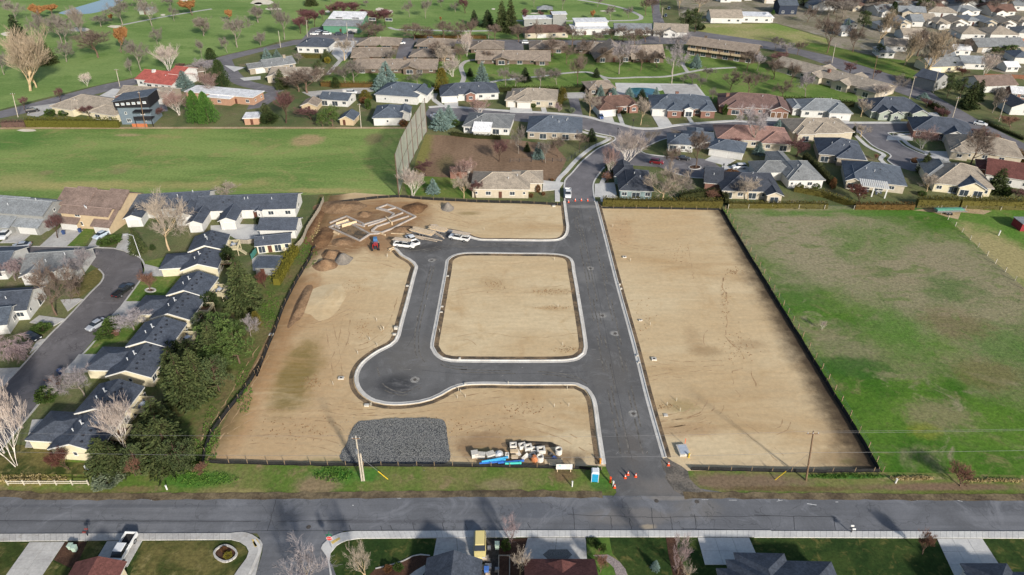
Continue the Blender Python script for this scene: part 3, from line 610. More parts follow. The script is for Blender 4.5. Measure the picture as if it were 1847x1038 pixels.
# drives of the near northern houses
def drives(m, z, *specs):
    for q_, (R, *xy) in enumerate(specs): struct(MB().poly(zq(R, *xy), 0, z+.005*q_).build('driveway', m))
drives(M_conc, .1, ('b',1345,770,1440,768,1440,715,1340,715), ('c',0,800,160,805,150,755,0,750), ('c',625,855,745,885,720,815,615,810), ('c',1060,915,1150,890,1100,815,1000,812), ('d',0,872,180,872,150,825,0,825), ('d',480,875,612,872,590,832,450,832),
       ('g',1380,430,1530,470,1600,430,1440,395), ('g',1510,520,1720,520,1690,480,1500,470), ('h',690,430,740,435,700,365,690,365), ('h',1150,400,1310,450,1330,370,1130,365), ('h',870,290,1060,290,1060,258,880,258), ('g',230,650,345,640,380,590,235,575), ('g',600,690,760,700,740,590,600,600))
ribbon('garden_path', pts_of(('c',800,890,770,810)), 1.6, M_conc, .11); ribbon('garden_path', pts_of(('c',1290,875,1250,810)), 1.6, M_conc, .11); ribbon('garden_path', pts_of(('b',1340,760,1270,710,1280,665)), 2, M_conc, .11); ribbon('garden_path', pts_of(('c',245,800,235,765)), 2, M_conc, .1)
ribbon('park_path', pts_of(('b',1580,425,1500,435,1460,475,1480,550,1460,600)), 2.2, M_conc2, .09); ribbon('park_path', pts_of(('b',515,530,560,480,610,425,640,400)), 2.2, M_conc2, .09)
ribbon('park_path', pts_of(('c',0,560,200,545,400,520,560,515,700,555,900,550,1100,545,1260,515,1400,492,1600,480)), 1.8, M_conc2, .09); ribbon('park_path', pts_of(('c',1260,515,1230,470,1220,440)), 1.8, M_conc2, .092); ribbon('park_path', pts_of(('c',700,580,650,545)), 1.8, M_conc2, .092); ribbon('park_path', pts_of(('b',1670,585,1750,570,1847,565)), 1.8, M_conc2, .092)
# golf course pond, bunkers, cart paths
pond = smooth_line(pts_of(('a',412,96,470,75,560,48,650,22,720,0,760,-30,860,-60,900,-30,820,40,740,75,640,98,520,103,450,103)), True, 3)
Tw = NT('pond_water'); Tw.bump(Tw.noise(Tw.n('TexCoord').outputs['Object'], .8, 3), .05, .1)
M_water = Tw.done((.05,.07,.08,1), .05, .8)
M_bank = mat('stone_bank', C(150,136,112,.8), .9, .3, 1)
sheet('pond_bank', offset_line(pond, -1.2 if True else 0, True), M_bank, .03)
sheet('pond', pond, M_water, .04)
def ell(name, R, cx, cy, w, hh, m, z, seed=0):
    rr = random.Random(seed+int(cx))
    p = [G(R, cx+cos(a)*w*rr.uniform(.82,1.1), cy+sin(a)*hh*rr.uniform(.8,1.1)) for a in [2*pi*k/14 for k in range(14)]]
    sheet(name, smooth_line(p, True, 1), m, z)
for s_ in [('a',55,243,50,14),('a',560,212,75,16),('a',815,190,52,10),('b',50,18,85,18),('b',130,66,62,8),('b',885,68,30,12),('b',952,85,32,14),('b',515,84,18,8),('c',692,80,58,6),('c',180,97,40,5),('a',1155,108,18,6),('a',190,926,72,9),('a',1305,4,30,8),('a',1830,30,30,12),('b',1690,66,14,5)]: ell('sand_bunker', *s_, M_sand, .05)
ribbon('cart_path', pts_of(('a',860,180,1060,140,1250,105,1500,65)), 2.4, M_conc2, .05); ribbon('cart_path', pts_of(('b',950,195,1010,212,1200,215,1500,222,1847,215)), 2.4, M_conc2, .05)
ribbon('cart_path', pts_of(('c',480,0,640,25,800,60,900,100,930,125,880,145,600,150,300,150,0,148)), 2.6, M_conc2, .05)
# west street
sheet('west_street', pts_of(('z',-160,447,0,446,100,446,204,449,229,456,252,466,260,481,258,496,224,545,163,624,125,660,61,739,0,812,-130,960,-260,1100,-320,1000,-100,810,5,698,41,660,84,611,122,573,163,529,183,509,187,496,178,486,150,470,100,463,0,462,-160,462)), M_westroad, .05)
ribbon('kerb', pts_of(('z',-160,446,0,445.5,100,445.5,204,448.5,229,455.5,253,466,261,481,259,497,224.5,546,163.5,625,125.5,661,61.5,740,0,814)), .35, M_conc2, .14, .14)
ribbon('kerb', pts_of(('z',5,698,41,660,84,611,122,573,163,529,183,509,187,496,178,486)), .35, M_conc2, .14, .14)
for d_ in [(('e',0,860,150,860,235,785,100,770)),(('e',280,885,470,885,590,770,440,740)),(('e',620,890,700,890,770,770,700,770)),(('i',820,118,950,150,950,0,870,10)),(('i',1030,310,1200,310,1280,290,1030,225)),(('i',780,600,1060,600,1060,490,890,490)),(('i',500,943,700,943,725,865,580,865)),(('j',0,230,30,220,150,95,0,100)),(('j',460,135,700,120,720,0,560,0)),(('i',210,640,380,665,470,615,280,590)),(('i',210,860,290,790,330,755,270,760)),(('j',180,660,340,660,350,460,230,465)),(('i',480,560,590,475,560,470,430,480))]: DZ = globals().get('DZ', .1)+.006; struct(MB().poly(zq(*d_), 0, DZ).build('driveway', M_conc2))
sheet('courtyard', pts_of(('v',0,390,320,375,500,380,600,300,560,520,300,555,180,480,0,455)), M_conc, .09)
sheet('patio', pts_of(('v',430,740,500,690,760,700,700,880,440,860)), M_conc2, .09)
sheet('west_lawn', pts_of(('i',1000,210,1190,170,1190,215,1120,300,1280,310,1250,430,1040,490,890,490,1020,300)), M_lawnh, .05)
sheet('west_lawn', pts_of(('i',790,605,870,610,1000,640,980,740,740,800,690,862,580,862)), M_lawnh, .052)
sheet('west_lawn', pts_of(('e',480,880,600,760,700,740,640,820,600,885)), M_lawnh, .052)
sheet('west_lawn', pts_of(('i',560,470,700,360,730,300,690,250,600,300,500,400,500,470)), M_lawndry, .052)
sheet('end_lawn', pts_of(('j',-300,640,130,640,340,660,400,760,650,770,650,850,-300,850)), M_lawndry, .05)
# ------------------------------------------------------------------ houses
def roofmat(name, col):
    if name in MATS: return MATS[name]
    T = NT(name)
    co = T.n('TexCoord').outputs['Object']
    c = T.mix(T.rng(T.noise(co, .5, 5), .3, .7), tuple(x*.82 for x in col[:3])+(1,), tuple(x*1.12 for x in col[:3])+(1,))
    vo = T.n('TexVoronoi'); T.put(vo.inputs['Vector'], T.mapping(co, sc=(2.4, 2.4, 4))); vo.inputs['Scale'].default_value = 1.6
    sp = T.n('SeparateColor'); T.put(sp.inputs[0], vo.outputs['Color'])
    c = T.mix(1.0, c, T.mix(sp.outputs[0], (.78,.78,.78,1), (1.2,1.2,1.2,1)), 'MULTIPLY')
    r = T.n('ObjectInfo').outputs['Random']
    c = T.mix(1.0, c, T.mix(r, (.88,.88,.88,1), (1.1,1.1,1.1,1)), 'MULTIPLY')
    T.bump(vo.outputs['Distance'], .25, .04)
    MATS[name] = T.done(c, .9, .15)
    return MATS[name]
RC = dict(slate=C(80,86,96,.8), blue=C(92,100,110,.8), dark=C(70,74,82,.8), grey=C(128,130,130,.8), tan=C(158,147,132,.8), brown=C(134,116,106,.8), red=C(168,92,82,.8), rust=C(116,94,88,.8), wine=C(110,72,66,.8), lgrey=C(140,144,146,.8), white=C(226,226,226,.8), mbrown=C(146,133,119,.8), pink=C(146,116,106,.8), black=C(40,42,48,.8), umber=C(112,88,78,.8))
WC = dict(white=C(222,220,214,.72), cream=C(228,216,184,.74), beige=C(206,194,172,.68), tan=C(208,186,152,.68), brick=C(150,112,98,.66), sage=C(170,178,164,.68), teal=C(142,162,162,.68), green=C(98,150,122,.68), blue=C(120,134,144,.66), navy=C(50,58,74,.8), grey=C(160,160,156,.68), brown=C(126,110,96,.6), stone=C(170,158,140,.68), black=C(34,34,38,.9), terra=C(190,150,124,.68))
def R_(k): return roofmat('shingle_'+k, RC[k])
def W_(k): return mat('siding_'+k, WC[k], .8, .06, 1.2, .2, rand=.04)
M_trim = mat('white_trim', C(228,226,220,.78), .6, .05, 2)
M_glass = NT('window_glass').done((.035,.045,.055,1), .08, .6)
M_door = mat('garage_door_white', C(216,214,208,.74), .55, .05, 2)
M_doort = mat('garage_door_brown', C(112,84,62,.8), .6, .08, 2)
M_doord = mat('entry_door', C(96,62,50,.8), .5, .1, 2)
M_vent = mat('galvanised_vent', C(206,208,210,.8), .45, .1, 4, .5)
M_ventd = mat('dark_roof_vent', C(40,42,48), .7, .1, 4)
MC = {}
def cached(key, fn):
    if key not in MC: MC[key] = fn()
    return MC[key]
def m_frame(w, h):
    def f():
        b = MB(); t = .09
        b.box(-w/2, w/2, -.06, .03, 0, t).box(-w/2, w/2, -.06, .03, h-t, h).box(-w/2, -w/2+t, -.06, .03, t, h-t).box(w/2-t, w/2, -.06, .03, t, h-t)
        if w > 1.3: b.box(-.03, .03, -.05, .03, t, h-t)
        b.box(-w/2-.06, w/2+.06, -.12, .03, -.07, 0)
        return b.mesh('window')
    return cached(('fr', round(w,2), round(h,2)), f)
def m_pane(w, h): return cached(('pn', round(w,2), round(h,2)), lambda: MB().box(-w/2+.05, w/2-.05, -.03, .01, .05, h-.05).mesh('pane'))
def m_gar(w, h=2.15):
    def f():
        b = MB().box(-w/2, w/2, -.03, .02, 0, h); n = max(2, int(w/1.2))
        for r in range(4):
            for c in range(n):
                x0 = -w/2+w*c/n+.1; z0 = h*r/4+.07
                b.box(x0, x0+w/n-.2, -.05, -.03, z0, z0+h/4-.14)
        return b.mesh('garage_door')
    return cached(('gd', round(w,2)), f)
def m_gtrim(w, h=2.15): return cached(('gt', round(w,2)), lambda: MB().box(-w/2-.14, -w/2, -.07, .02, 0, h+.14).box(w/2, w/2+.14, -.07, .02, 0, h+.14).box(-w/2, w/2, -.07, .02, h, h+.14).mesh('garage_trim'))
def m_door(): return cached('dr', lambda: MB().box(-.5, .5, -.05, .02, 0, 2.1).box(-.35, .35, -.07, -.05, .2, .9).box(-.35, .35, -.07, -.05, 1.1, 1.9).mesh('door'))
SLOT = {'G': 4.9, 'g': 2.6, 'W': 1.7, 'w': .9, 'D': 1.0, 'P': 2.6, '.': .9, '_': 2.2, 'O': 4.6, 'L': 3.2}
def openings(root, pat, x0, y0, L, rz, small=False, gdoor=None, winmat=None):
    """pat is spaced evenly along a wall that starts at (x0, y0) and runs L metres in direction rz; '/' starts the upper storey"""
    for lvl, row in enumerate(pat.split('/')):
        tot = sum(SLOT[c] for c in row); k = min(1.0, (L-.5)/max(tot, .1)); gap = max(0, (L-.3-tot*k)/(len(row)+1))
        u = .15+gap
        for c in row:
            w = SLOT[c]*k
            cx = u+w/2; u += w+gap
            if c in '._': continue
            px, py = x0+cos(rz)*cx, y0+sin(rz)*cx
            z = lvl*2.75
            if c in 'Gg':
                g = ob('garage_door', m_gar(round(w,1)), gdoor or M_door, root, (px,py,.02), rz)
                if not small: ob('garage_trim', m_gtrim(round(w,1)), M_trim, root, (px,py,.02), rz)
            elif c == 'D':
                ob('door', m_door(), M_doord, root, (px,py,.05), rz)
            else:
                hh, zz = {'W': (1.25,.95), 'w': (.9,1.25), 'P': (2.05,.1), 'O': (2.3,.1), 'L': (1.9,.3)}[c]
                w2 = round(w-.12, 1)
                wo = ob('window', m_frame(w2, hh), winmat or M_trim, root, (px,py,z+zz), rz)
                ob('pane', m_pane(w2, hh), M_glass, wo)
def roof_geo(x0, x1, y0, y1, h, kind, pitch, oh, t, inset=0.0, drop=0.0):
    X0, X1, Y0, Y1 = x0-oh+inset, x1+oh-inset, y0-oh+inset, y1+oh-inset
    ohz = (oh-inset)*pitch
    W, D = X1-X0, Y1-Y0; ze = h-ohz-drop
    if kind == 'f':
        top = [(X0,Y0,h-drop+.25),(X1,Y0,h-drop+.25),(X1,Y1,h-drop+.25),(X0,Y1,h-drop+.25)]; F = [(0,1,2,3)]; bd = [0,1,2,3]
    elif kind in ('s', 'S'):
        zs = h-drop-oh*pitch; zb = zs+D*pitch
        if kind == 'S': zs, zb = zb, zs
        top = [(X0,Y0,zs),(X1,Y0,zs),(X1,Y1,zb),(X0,Y1,zb)]; F = [(0,1,2,3)]; bd = [0,1,2,3]
    elif kind == 'h':
        c = [(X0,Y0,ze),(X1,Y0,ze),(X1,Y1,ze),(X0,Y1,ze)]
        if W >= D:
            r = D/2; zr = ze+r*pitch; top = c+[(X0+r,(Y0+Y1)/2,zr),(X1-r+1e-3,(Y0+Y1)/2,zr)]; F = [(0,1,5,4),(2,3,4,5),(1,2,5),(3,0,4)]
        else:
            r = W/2; zr = ze+r*pitch; top = c+[((X0+X1)/2,Y0+r,zr),((X0+X1)/2,Y1-r+1e-3,zr)]; F = [(0,1,4),(1,2,5,4),(2,3,5),(3,0,4,5)]
        bd = [0,1,2,3]
    elif kind == 'x':
        zr = ze+D/2*pitch; ym = (Y0+Y1)/2
        top = [(X0,Y0,ze),(X1,Y0,ze),(X1,ym,zr),(X1,Y1,ze),(X0,Y1,ze),(X0,ym,zr)]; F = [(0,1,2,5),(5,2,3,4)]; bd = [0,1,2,3,4,5]
    else:
        zr = ze+W/2*pitch; xm = (X0+X1)/2
        top = [(X0,Y0,ze),(xm,Y0,zr),(X1,Y0,ze),(X1,Y1,ze),(xm,Y1,zr),(X0,Y1,ze)]; F = [(0,1,4,5),(1,2,3,4)]; bd = [0,1,2,3,4,5]
    n = len(top)
    V = top+[(a,b,c-t) for a,b,c in top]
    FF = F+[tuple(i+n for i in f)[::-1] for f in F]
    for i in range(len(bd)):
        a, b = bd[i], bd[(i+1) % len(bd)]
        FF.append((b, a, a+n, b+n))
    return V, FF
def roof_z(x, y, bk, pitch, oh):
    x0, x1, y0, y1, h, kind = bk[:6]
    dx, dy = min(x-x0, x1-x)+oh, min(y-y0, y1-y)+oh
    d = {'h': min(dx, dy), 'x': dy, 'y': dx}.get(kind, 0)
    if kind == 's': return h+(y-y0)*pitch
    if kind == 'S': return h+(y1-y)*pitch
    return h-oh*pitch+d*pitch if kind != 'f' else h+.25
def wall_geo(bk, pitch, e):
    x0, x1, y0, y1, h, kind = bk[:6]
    b = MB(); x0 += e; x1 -= e; y0 += e; y1 -= e
    hh = h-.06
    if kind == 'x':
        r = (y1-y0)/2*pitch; ym = (y0+y1)/2
        b.add([(x0,y0,-.3),(x1,y0,-.3),(x1,y1,-.3),(x0,y1,-.3),(x0,y0,hh),(x1,y0,hh),(x1,y1,hh),(x0,y1,hh),(x0,ym,hh+r),(x1,ym,hh+r)], [(0,1,5,4),(2,3,7,6),(1,2,6,9,5),(3,0,4,8,7),(4,5,9,8),(6,7,8,9)])
    elif kind == 'y':
        r = (x1-x0)/2*pitch; xm = (x0+x1)/2
        b.add([(x0,y0,-.3),(x1,y0,-.3),(x1,y1,-.3),(x0,y1,-.3),(x0,y0,hh),(x1,y0,hh),(x1,y1,hh),(x0,y1,hh),(xm,y0,hh+r),(xm,y1,hh+r)], [(0,1,5,8,4),(2,3,7,9,6),(1,2,6,5),(3,0,4,7),(4,8,9,7),(8,5,6,9)])
    elif kind in 'sS':
        zb = hh+(y1-y0)*pitch; za = hh
        if kind == 'S': za, zb = zb, za
        b.add([(x0,y0,-.3),(x1,y0,-.3),(x1,y1,-.3),(x0,y1,-.3),(x0,y0,za),(x1,y0,za),(x1,y1,zb),(x0,y1,zb)], [(0,1,5,4),(1,2,6,5),(2,3,7,6),(3,0,4,7),(4,5,6,7)])
    else: b.box(x0, x1, y0, y1, -.3, hh)
    return b
HR = random.Random(11)
def RIDGE(k): return mat('ridge_'+k, tuple(min(1, c*1.35+.01) for c in RC[k][:3])+(1,), .9, .15, 3, .1)
def house(label, pos, depth, h, roof, rc, wc, pitch=.4, front='', right='', left='', wings=(), vents=2, chim=None, name='house', cat='house', oh=.5, trim=True, dvents=0, base=0.0, gdoor=None, far=False, group=None):
    R, ax, ay, bx, by = pos
    A, B = G(R, ax, ay), G(R, bx, by)
    W = hypot(B[0]-A[0], B[1]-A[1]); rz = atan2(B[1]-A[1], B[0]-A[0])
    root = thing(name, label, cat, (A[0], A[1], base), rz, group)
    blocks = [(0, W, 0, depth, h, roof, front, right, left, rc, wc)]
    for w in wings:
        w = list(w)+['']*8
        x0, x1, y0, y1, rf, fr, ri, le = w[:8]
        hh = w[8] if w[8] != '' else h
        blocks.append((x0*W, x1*W, y0, y1, hh, rf, fr, ri, le, w[9] or rc, w[10] or wc))
    for n, bk in enumerate(blocks):
        x0, x1, y0, y1, hh, rf, fr, ri, le, brc, bwc = bk
        e = .004*n
        wall_geo(bk, pitch, e).build('wall', W_(bwc), root)
        t = .12 if trim else .2
        V, F = roof_geo(x0, x1, y0, y1, hh+.02*n, rf, pitch, oh, t)
        ob('roof', mesh('roof', V, F), R_(brc), root)
        if trim and not far:
            V, F = roof_geo(x0, x1, y0, y1, hh+.02*n, rf, pitch, oh, .2, .03, .09)
            ob('fascia', mesh('fascia', V, F), M_trim, root)
        if not far and rf in 'hxy':
            q = V if not trim else roof_geo(x0, x1, y0, y1, hh+.02*n, rf, pitch, oh, t)[0]
            eg = {'h': [(0,4),(3,4),(1,5),(2,5),(4,5)] if x1-x0 >= y1-y0 else [(0,4),(1,4),(2,5),(3,5),(4,5)], 'x': [(5,2)], 'y': [(1,4)]}[rf]
            cb = MB()
            for a_, b_ in eg: cb.tube([q[a_], q[b_]], .11, 4)
            cb.build('ridge_cap', RIDGE(brc), root)
        if fr: openings(root, fr, x0, y0+e, x1-x0, 0, far, gdoor)
        if ri: openings(root, ri, x1-e, y0, y1-y0, pi/2, far, gdoor)
        if le: openings(root, le, x0+e, y1, y1-y0, -pi/2, far, gdoor)
    def on_roof(k):
        bk = blocks[min(k, len(blocks)-1)]
        x = HR.uniform(bk[0]+.2*(bk[1]-bk[0]), bk[1]-.2*(bk[1]-bk[0])); y = HR.uniform(bk[2]+.15*(bk[3]-bk[2]), bk[2]+.5*(bk[3]-bk[2]))
        return x, y, roof_z(x, y, bk, pitch, oh)
    for k in range(vents):
        x, y, z = on_roof(0)
        me = cached('pipe', lambda: MB().cyl(0, 0, -.3, .55, .09, 8).cyl(0, 0, .55, .62, .15, 8).mesh('roof_vent'))
        ob('roof_vent', me, M_vent, root, (x, y, z))
    for k in range(dvents):
        x, y, z = on_roof(k % 2)
        me = cached('dvent', lambda: MB().box(-.22, .22, -.22, .22, -.2, .16, None, (-.16,.16,-.16,.16)).mesh('roof_vent'))
        ob('roof_vent', me, M_ventd, root, (x, y, z))
    if chim:
        x, y, wm = chim[0]*W, chim[1], chim[2] if len(chim) > 2 else 'brick'
        z = roof_z(x, y, blocks[0], pitch, oh)
        b = MB().box(x-.6, x+.6, y-.5, y+.5, z-1, z+1.1).box(x-.7, x+.7, y-.6, y+.6, z+1.1, z+1.25)
        b.build('chimney', W_(wm), root)
    return root

def local_box(root, name, m, *boxes):
    b = MB()
    for q in boxes: b.box(*q)
    return b.build(name, m, root)
M_deck = mat('cream_timber', C(216,204,168,.72), .8, .1, 3)
M_deckb = mat('brown_decking', C(142,112,88,.7), .8, .15, 3)
M_dark = mat('dark_recess', C(46,44,44), .9, .2, 2)
def deck(root, x0, x1, y0, y1, z, m=None, stairs=None, floor=None):
    """raised deck: floor, corner posts, rails with balusters, all parts of the house"""
    m = m or M_deck
    MB().box(x0, x1, y0, y1, z-.2, z).build('deck_floor', floor or m, root)
    for x in (x0+.1, x1-.1):
        for y in (y0+.1, y1-.1): MB().box(x-.08, x+.08, y-.08, y+.08, -.1, z-.2).build('deck_post', m, root)
    b = MB()
    b.box(x0, x1, y0, y0+.08, z+.85, z+.95).box(x0, x1, y1-.08, y1, z+.85, z+.95).box(x1-.08, x1, y0+.08, y1-.08, z+.85, z+.95)
    b.build('handrail', m, root)
    b = MB()
    n = int((x1-x0)/.25)
    for k in range(n):
        x = x0+.05+(x1-x0-.1)*k/max(1, n-1)
        b.box(x-.07, x+.07, y0+.01, y0+.06, z, z+.86).box(x-.07, x+.07, y1-.06, y1-.01, z, z+.86)
    n = int((y1-y0)/.25)
    for k in range(n):
        y = y0+.1+(y1-y0-.2)*k/max(1, n-1); b.box(x1-.06, x1-.01, y-.07, y+.07, z, z+.86)
    b.build('balusters', m, root)
    if stairs:
        n = 7
        for k in range(n):
            MB().box(x1+.25*k, x1+.25*(k+1), stairs, stairs+1.1, z-.2-(z-.2)*(k+1)/n, z-(z-.2)*(k+1)/n).build('step', m, root)
M_fab = mat('patio_fabric', C(80,88,100), .8, .2, 4)
def table_set(root, x, y, z):
    MB().cyl(x, y, z, z+.7, .06, 6).cyl(x, y, z+.7, z+.76, .6, 14).build('patio_table', M_vent, root)
    for a in (0, 2.1, 4.2):
        cx, cy = x+cos(a)*.9, y+sin(a)*.9
        MB().box(cx-.22, cx+.22, cy-.22, cy+.22, z+.35, z+.45).box(cx-.22, cx+.22, cy+.18, cy+.22, z+.45, z+.9).box(cx-.2, cx-.15, cy-.2, cy-.15, z, z+.35).box(cx+.15, cx+.2, cy-.2, cy-.15, z, z+.35).build('patio_chair', M_fab, root)

# --- row of cream townhouses on the west bank: each building is a lower and a raised half with a garage wing to the west
def townhouse(label, gl, gr, far_r, seed):
    """gl, gr: eave corners of the south gable in region px at eave height; far_r: far eave corner on the east side"""
    R = gl[0]; ze = 2.9
    A, B, Fp = G(*gl, ze), G(*gr, ze), G(*far_r, ze+.7)
    W = hypot(B[0]-A[0], B[1]-A[1]); ang = atan2(Fp[1]-B[1], Fp[0]-B[0])-pi/2
    D = hypot(Fp[0]-B[0], Fp[1]-B[1])
    rz = ang*.9
    root = thing('townhouse', label, 'townhouse', (A[0], A[1], 0), rz, 'cream townhouses stepping along the west bank')
    W *= cos(rz)
    pitch, oh = .36, .4
    half = D*.52
    b0 = (oh, W-oh, oh, half, ze+oh*pitch, 'y'); b1 = (oh, W-oh, half+.02, D-oh, ze+.75+oh*pitch, 'y'); b2 = (-5.2, 3.0, half*.28, half*.28+6.6, ze-.25+oh*pitch, 'h')
    for n, bk in enumerate((b0, b1, b2)):
        wall_geo(bk, pitch, .004*n).build('wall', W_('cream'), root)
        q = list(bk[:6])
        V, F = roof_geo(*q[:5], q[5], pitch, oh, .12); ob('roof', mesh('roof', V, F), R_('slate'), root)
        V, F = roof_geo(*q[:5], q[5], pitch, oh, .32, .03, .09); ob('fascia', mesh('fascia', V, F), M_trim, root)
    openings(root, 'g', b2[0], b2[3], 6.6, -pi/2)
    openings(root, '_w_', b0[0], b0[2], b0[1]-b0[0], 0)
    openings(root, 'W.P.W', b0[1], b0[2], half-oh, pi/2); openings(root, 'W.P.W', b1[1]-.004, b1[2], half-oh, pi/2); openings(root, 'W.W', b1[0]+.004, b1[3], half-oh, -pi/2)
    rr = random.Random(seed)
    for bk in (b0, b1):
        for k in range(6):
            y = bk[2]+(bk[3]-bk[2])*(k+.5)/6; x = bk[0]+(bk[1]-bk[0])*(.62 if k % 2 else .68)
            ob('roof_vent', cached('dvent2', lambda: MB().box(-.24, .24, -.24, .24, -.2, .14, None, (-.18,.18,-.18,.18)).mesh('roof_vent')), M_ventd, root, (x, y, roof_z(x, y, bk, pitch, oh)))
        x = bk[0]+(bk[1]-bk[0])*.42; y = bk[2]+(bk[3]-bk[2])*.55
        ob('roof_vent', cached('pipe2', lambda: MB().cyl(0, 0, -.3, .9, .1, 8).cyl(0, 0, .9, 1.0, .2, 8).box(.1, .5, -.08, .08, .3, .42).mesh('roof_vent')), M_vent, root, (x, y, roof_z(x, y, bk, pitch, oh)))
        x += .8*rr.choice((-1,1)); y -= 1.4
        ob('roof_vent', cached('pipe', lambda: MB().cyl(0, 0, -.3, .55, .09, 8).cyl(0, 0, .55, .62, .15, 8).mesh('roof_vent')), M_vent, root, (x, y, roof_z(x, y, bk, pitch, oh)))
    deck(root, W-oh, W+2.2, b0[3]-4.4, b0[3]-1.2, 1.6, None, None, M_deckb); deck(root, W-oh, W+2.6, b1[3]-5.0, b1[3]-1.4, 1.9, None, b1[3]-4.8)
    table_set(root, W+1.3, b1[3]-3.2, 1.9)
    return root
t1 = townhouse('nearest cream townhouse with full gable end and red bush before it', ('j',330,668), ('j',705,668), ('j',1045,208), 1)
local_box(t1, 'air_conditioner', M_vent, (7.0,7.9,-1.6,-.8,0,.9))
MB().cyl(7.45, -1.2, .9, .96, .38, 12).build('fan_grille', M_ventd, t1)
townhouse('second cream townhouse from the main street, decks above the dark firs', ('j',740,152), ('j',1072,158), ('i',1330,640), 2)
townhouse('third cream townhouse from the main street, blue grill on its deck', ('i',1058,608), ('i',1350,610), ('i',1558,310), 3)
townhouse('farthest cream townhouse of the stepped row, beside the tan bare tree', ('i',1275,268), ('i',1545,252), ('i',1625,15), 4)

# --- white duplexes and other houses west of the site
house('white row house with dark roof and two projecting single garages', ('v',-120,330,890,298), 9.5, 3.2, 'x', 'slate', 'white', .42, front='W.W.W.D.W.W', right='W', wings=[(.0,.13,-7.5,4,'y','g'),(.30,.45,-6.5,4,'y','g','W'),(.62,.66,-1.2,3,'y','w')], vents=3, dvents=4)
house('white row house half hidden by the tan bare tree', ('e',950,690,1480,660), 10, 3.2, 'x', 'slate', 'white', .42, front='W.D.W.W', right='w.w', wings=[(.0,.2,-5,4,'y','g'),(.66,.9,-6,4,'y','g','w')], vents=3, dvents=3)
house('white garage block with carport under dark roof beside the courtyard', ('v',525,520,890,520), 6.6, 3.0, 'x', 'slate', 'white', .45, right='w.w', wings=[], vents=0)
house('small white house with dark roof and open patio front', ('v',495,680,835,645), 5.0, 2.8, 'x', 'slate', 'cream', .4, front='P.D.P.W', vents=1)
rt = thing('garden_shed', 'low dark felt roofed shed below the patio and red shrub', 'shed', (*G('v',480,905), 0), 0)
MB().box(0, 5.2, 0, 5.0, 0, 2.2).build('wall', W_('grey'), rt); MB().box(-.2, 5.4, -.2, 5.2, 2.2, 2.4).build('roof', R_('blue'), rt); MB().box(1.2, 2.2, -.04, 0, 0, 1.9).build('door', M_doord, rt)
# brown roofed duplex: steep roofs that run down over garages
bd = house('tan two-storey duplex with long brown saltbox roofs behind the street', ('e',470,745,800,775), 4, 5.0, 'x', 'brown', 'tan', .5, vents=3, wings=[(-.28,1.06,4.05,14,'x','','','',5.2),(.0,.36,-1.5,9,'s','G','','',2.6),(.72,1.06,-1.8,9,'s','G','','',2.6)], right='w.w', trim=False)
openings(bd, 'W/W', 3.6, -.01, 3.0, 0); openings(bd, '_w.w_', 9.55, 5.0, 8, pi/2)
gd = house('grey roofed two-storey duplex with open carport at the left edge', ('e',-160,735,345,775), 9, 5.2, 'x', 'lgrey', 'grey', .4, vents=2, wings=[(.1,.62,-3.5,6,'s','O','','',2.7),(.66,.98,-2.5,6,'s','G','','',2.7)], right='w.w/w', trim=False)
# street-side houses on the left edge
house('grey gabled house with white pediment behind the brown bare tree', ('i',190,345,575,320), 10, 3.0, 'x', 'grey', 'white', .42, front='W.D.W', wings=[(.05,.45,-2.2,5,'y','G'),(.62,1.0,-.6,4,'y','W')], vents=2)
house('blue grey roofed house cut by the left edge, car before it', ('i',-260,345,60,330), 11, 3.0, 'x', 'blue', 'white', .35, front='W.D.W', vents=1)
house('white house with dark gable roof on the west street corner', ('i',-240,650,215,615), 9, 3.2, 'x', 'slate', 'white', .45, front='W.W.D.W', right='w.P', vents=1)
house('slate roofed house corner low on the left edge beside juniper', ('i',-330,760,75,715), 8, 3.0, 'x', 'blue', 'white', .4, right='W', vents=1)

# --- houses of the north-west corner
house('long cream house with tan hipped roof behind the olive hedge', ('a',430,790,850,858), 13, 3.2, 'h', 'tan', 'cream', .38, front='W.P.W.W.P.W', wings=[(.0,.35,-3,6,'h','W'),(.62,1.02,-2,6,'h','P.W')], vents=2)
mh = house('three-storey modern house with black top storey and blue grey front', ('a',868,884,1090,880), 9, 6.6, 'f', 'black', 'blue', .3, front='W.w/w.W', vents=0, oh=.0, trim=False)
Wm = G('a',1090,880)[0]-G('a',868,884)[0]
MB().add([(-.6,-.6,6.7),(Wm+.8,-.6,6.7),(Wm+.8,9,6.7),(-.6,9,6.7),(-.6,-.6,8.9),(Wm+.8,-.6,10.6),(Wm+.8,9,10.6),(-.6,9,8.9)], [(3,2,1,0),(4,5,6,7),(0,1,5,4),(1,2,6,5),(2,3,7,6),(3,0,4,7)]).build('top_storey', W_('black'), mh)
for k in range(6): 
    o_ = ob('window', m_frame(1.2, .8), M_trim, mh, (.8+k*(Wm-1.6)/5.0, -.62, 7.6+.12*k), 0); ob('pane', m_pane(1.2, .8), mat('bright_pane', C(150,160,172), .1, .1, 1, .6), o_)
MB().add([(-.9,-.9,9.0),(Wm+1.1,-.9,10.8),(Wm+1.1,9.3,10.8),(-.9,9.3,9.0),(-.9,-.9,9.2),(Wm+1.1,-.9,11.0),(Wm+1.1,9.3,11.0),(-.9,9.3,9.2)], [(3,2,1,0),(4,5,6,7),(0,1,5,4),(1,2,6,5),(2,3,7,6),(3,0,4,7)]).build('roof', R_('blue'), mh)
MB().box(Wm*.55, Wm+1.2, -3.2, -.02, 2.9, 3.1).box(Wm*.55, Wm+1.2, -3.2, -3.1, 3.1, 4.1).build('balcony', W_('black'), mh); MB().box(Wm*.55, Wm+1.2, -3.0, -.02, 5.6, 5.75).build('awning', W_('black'), mh)
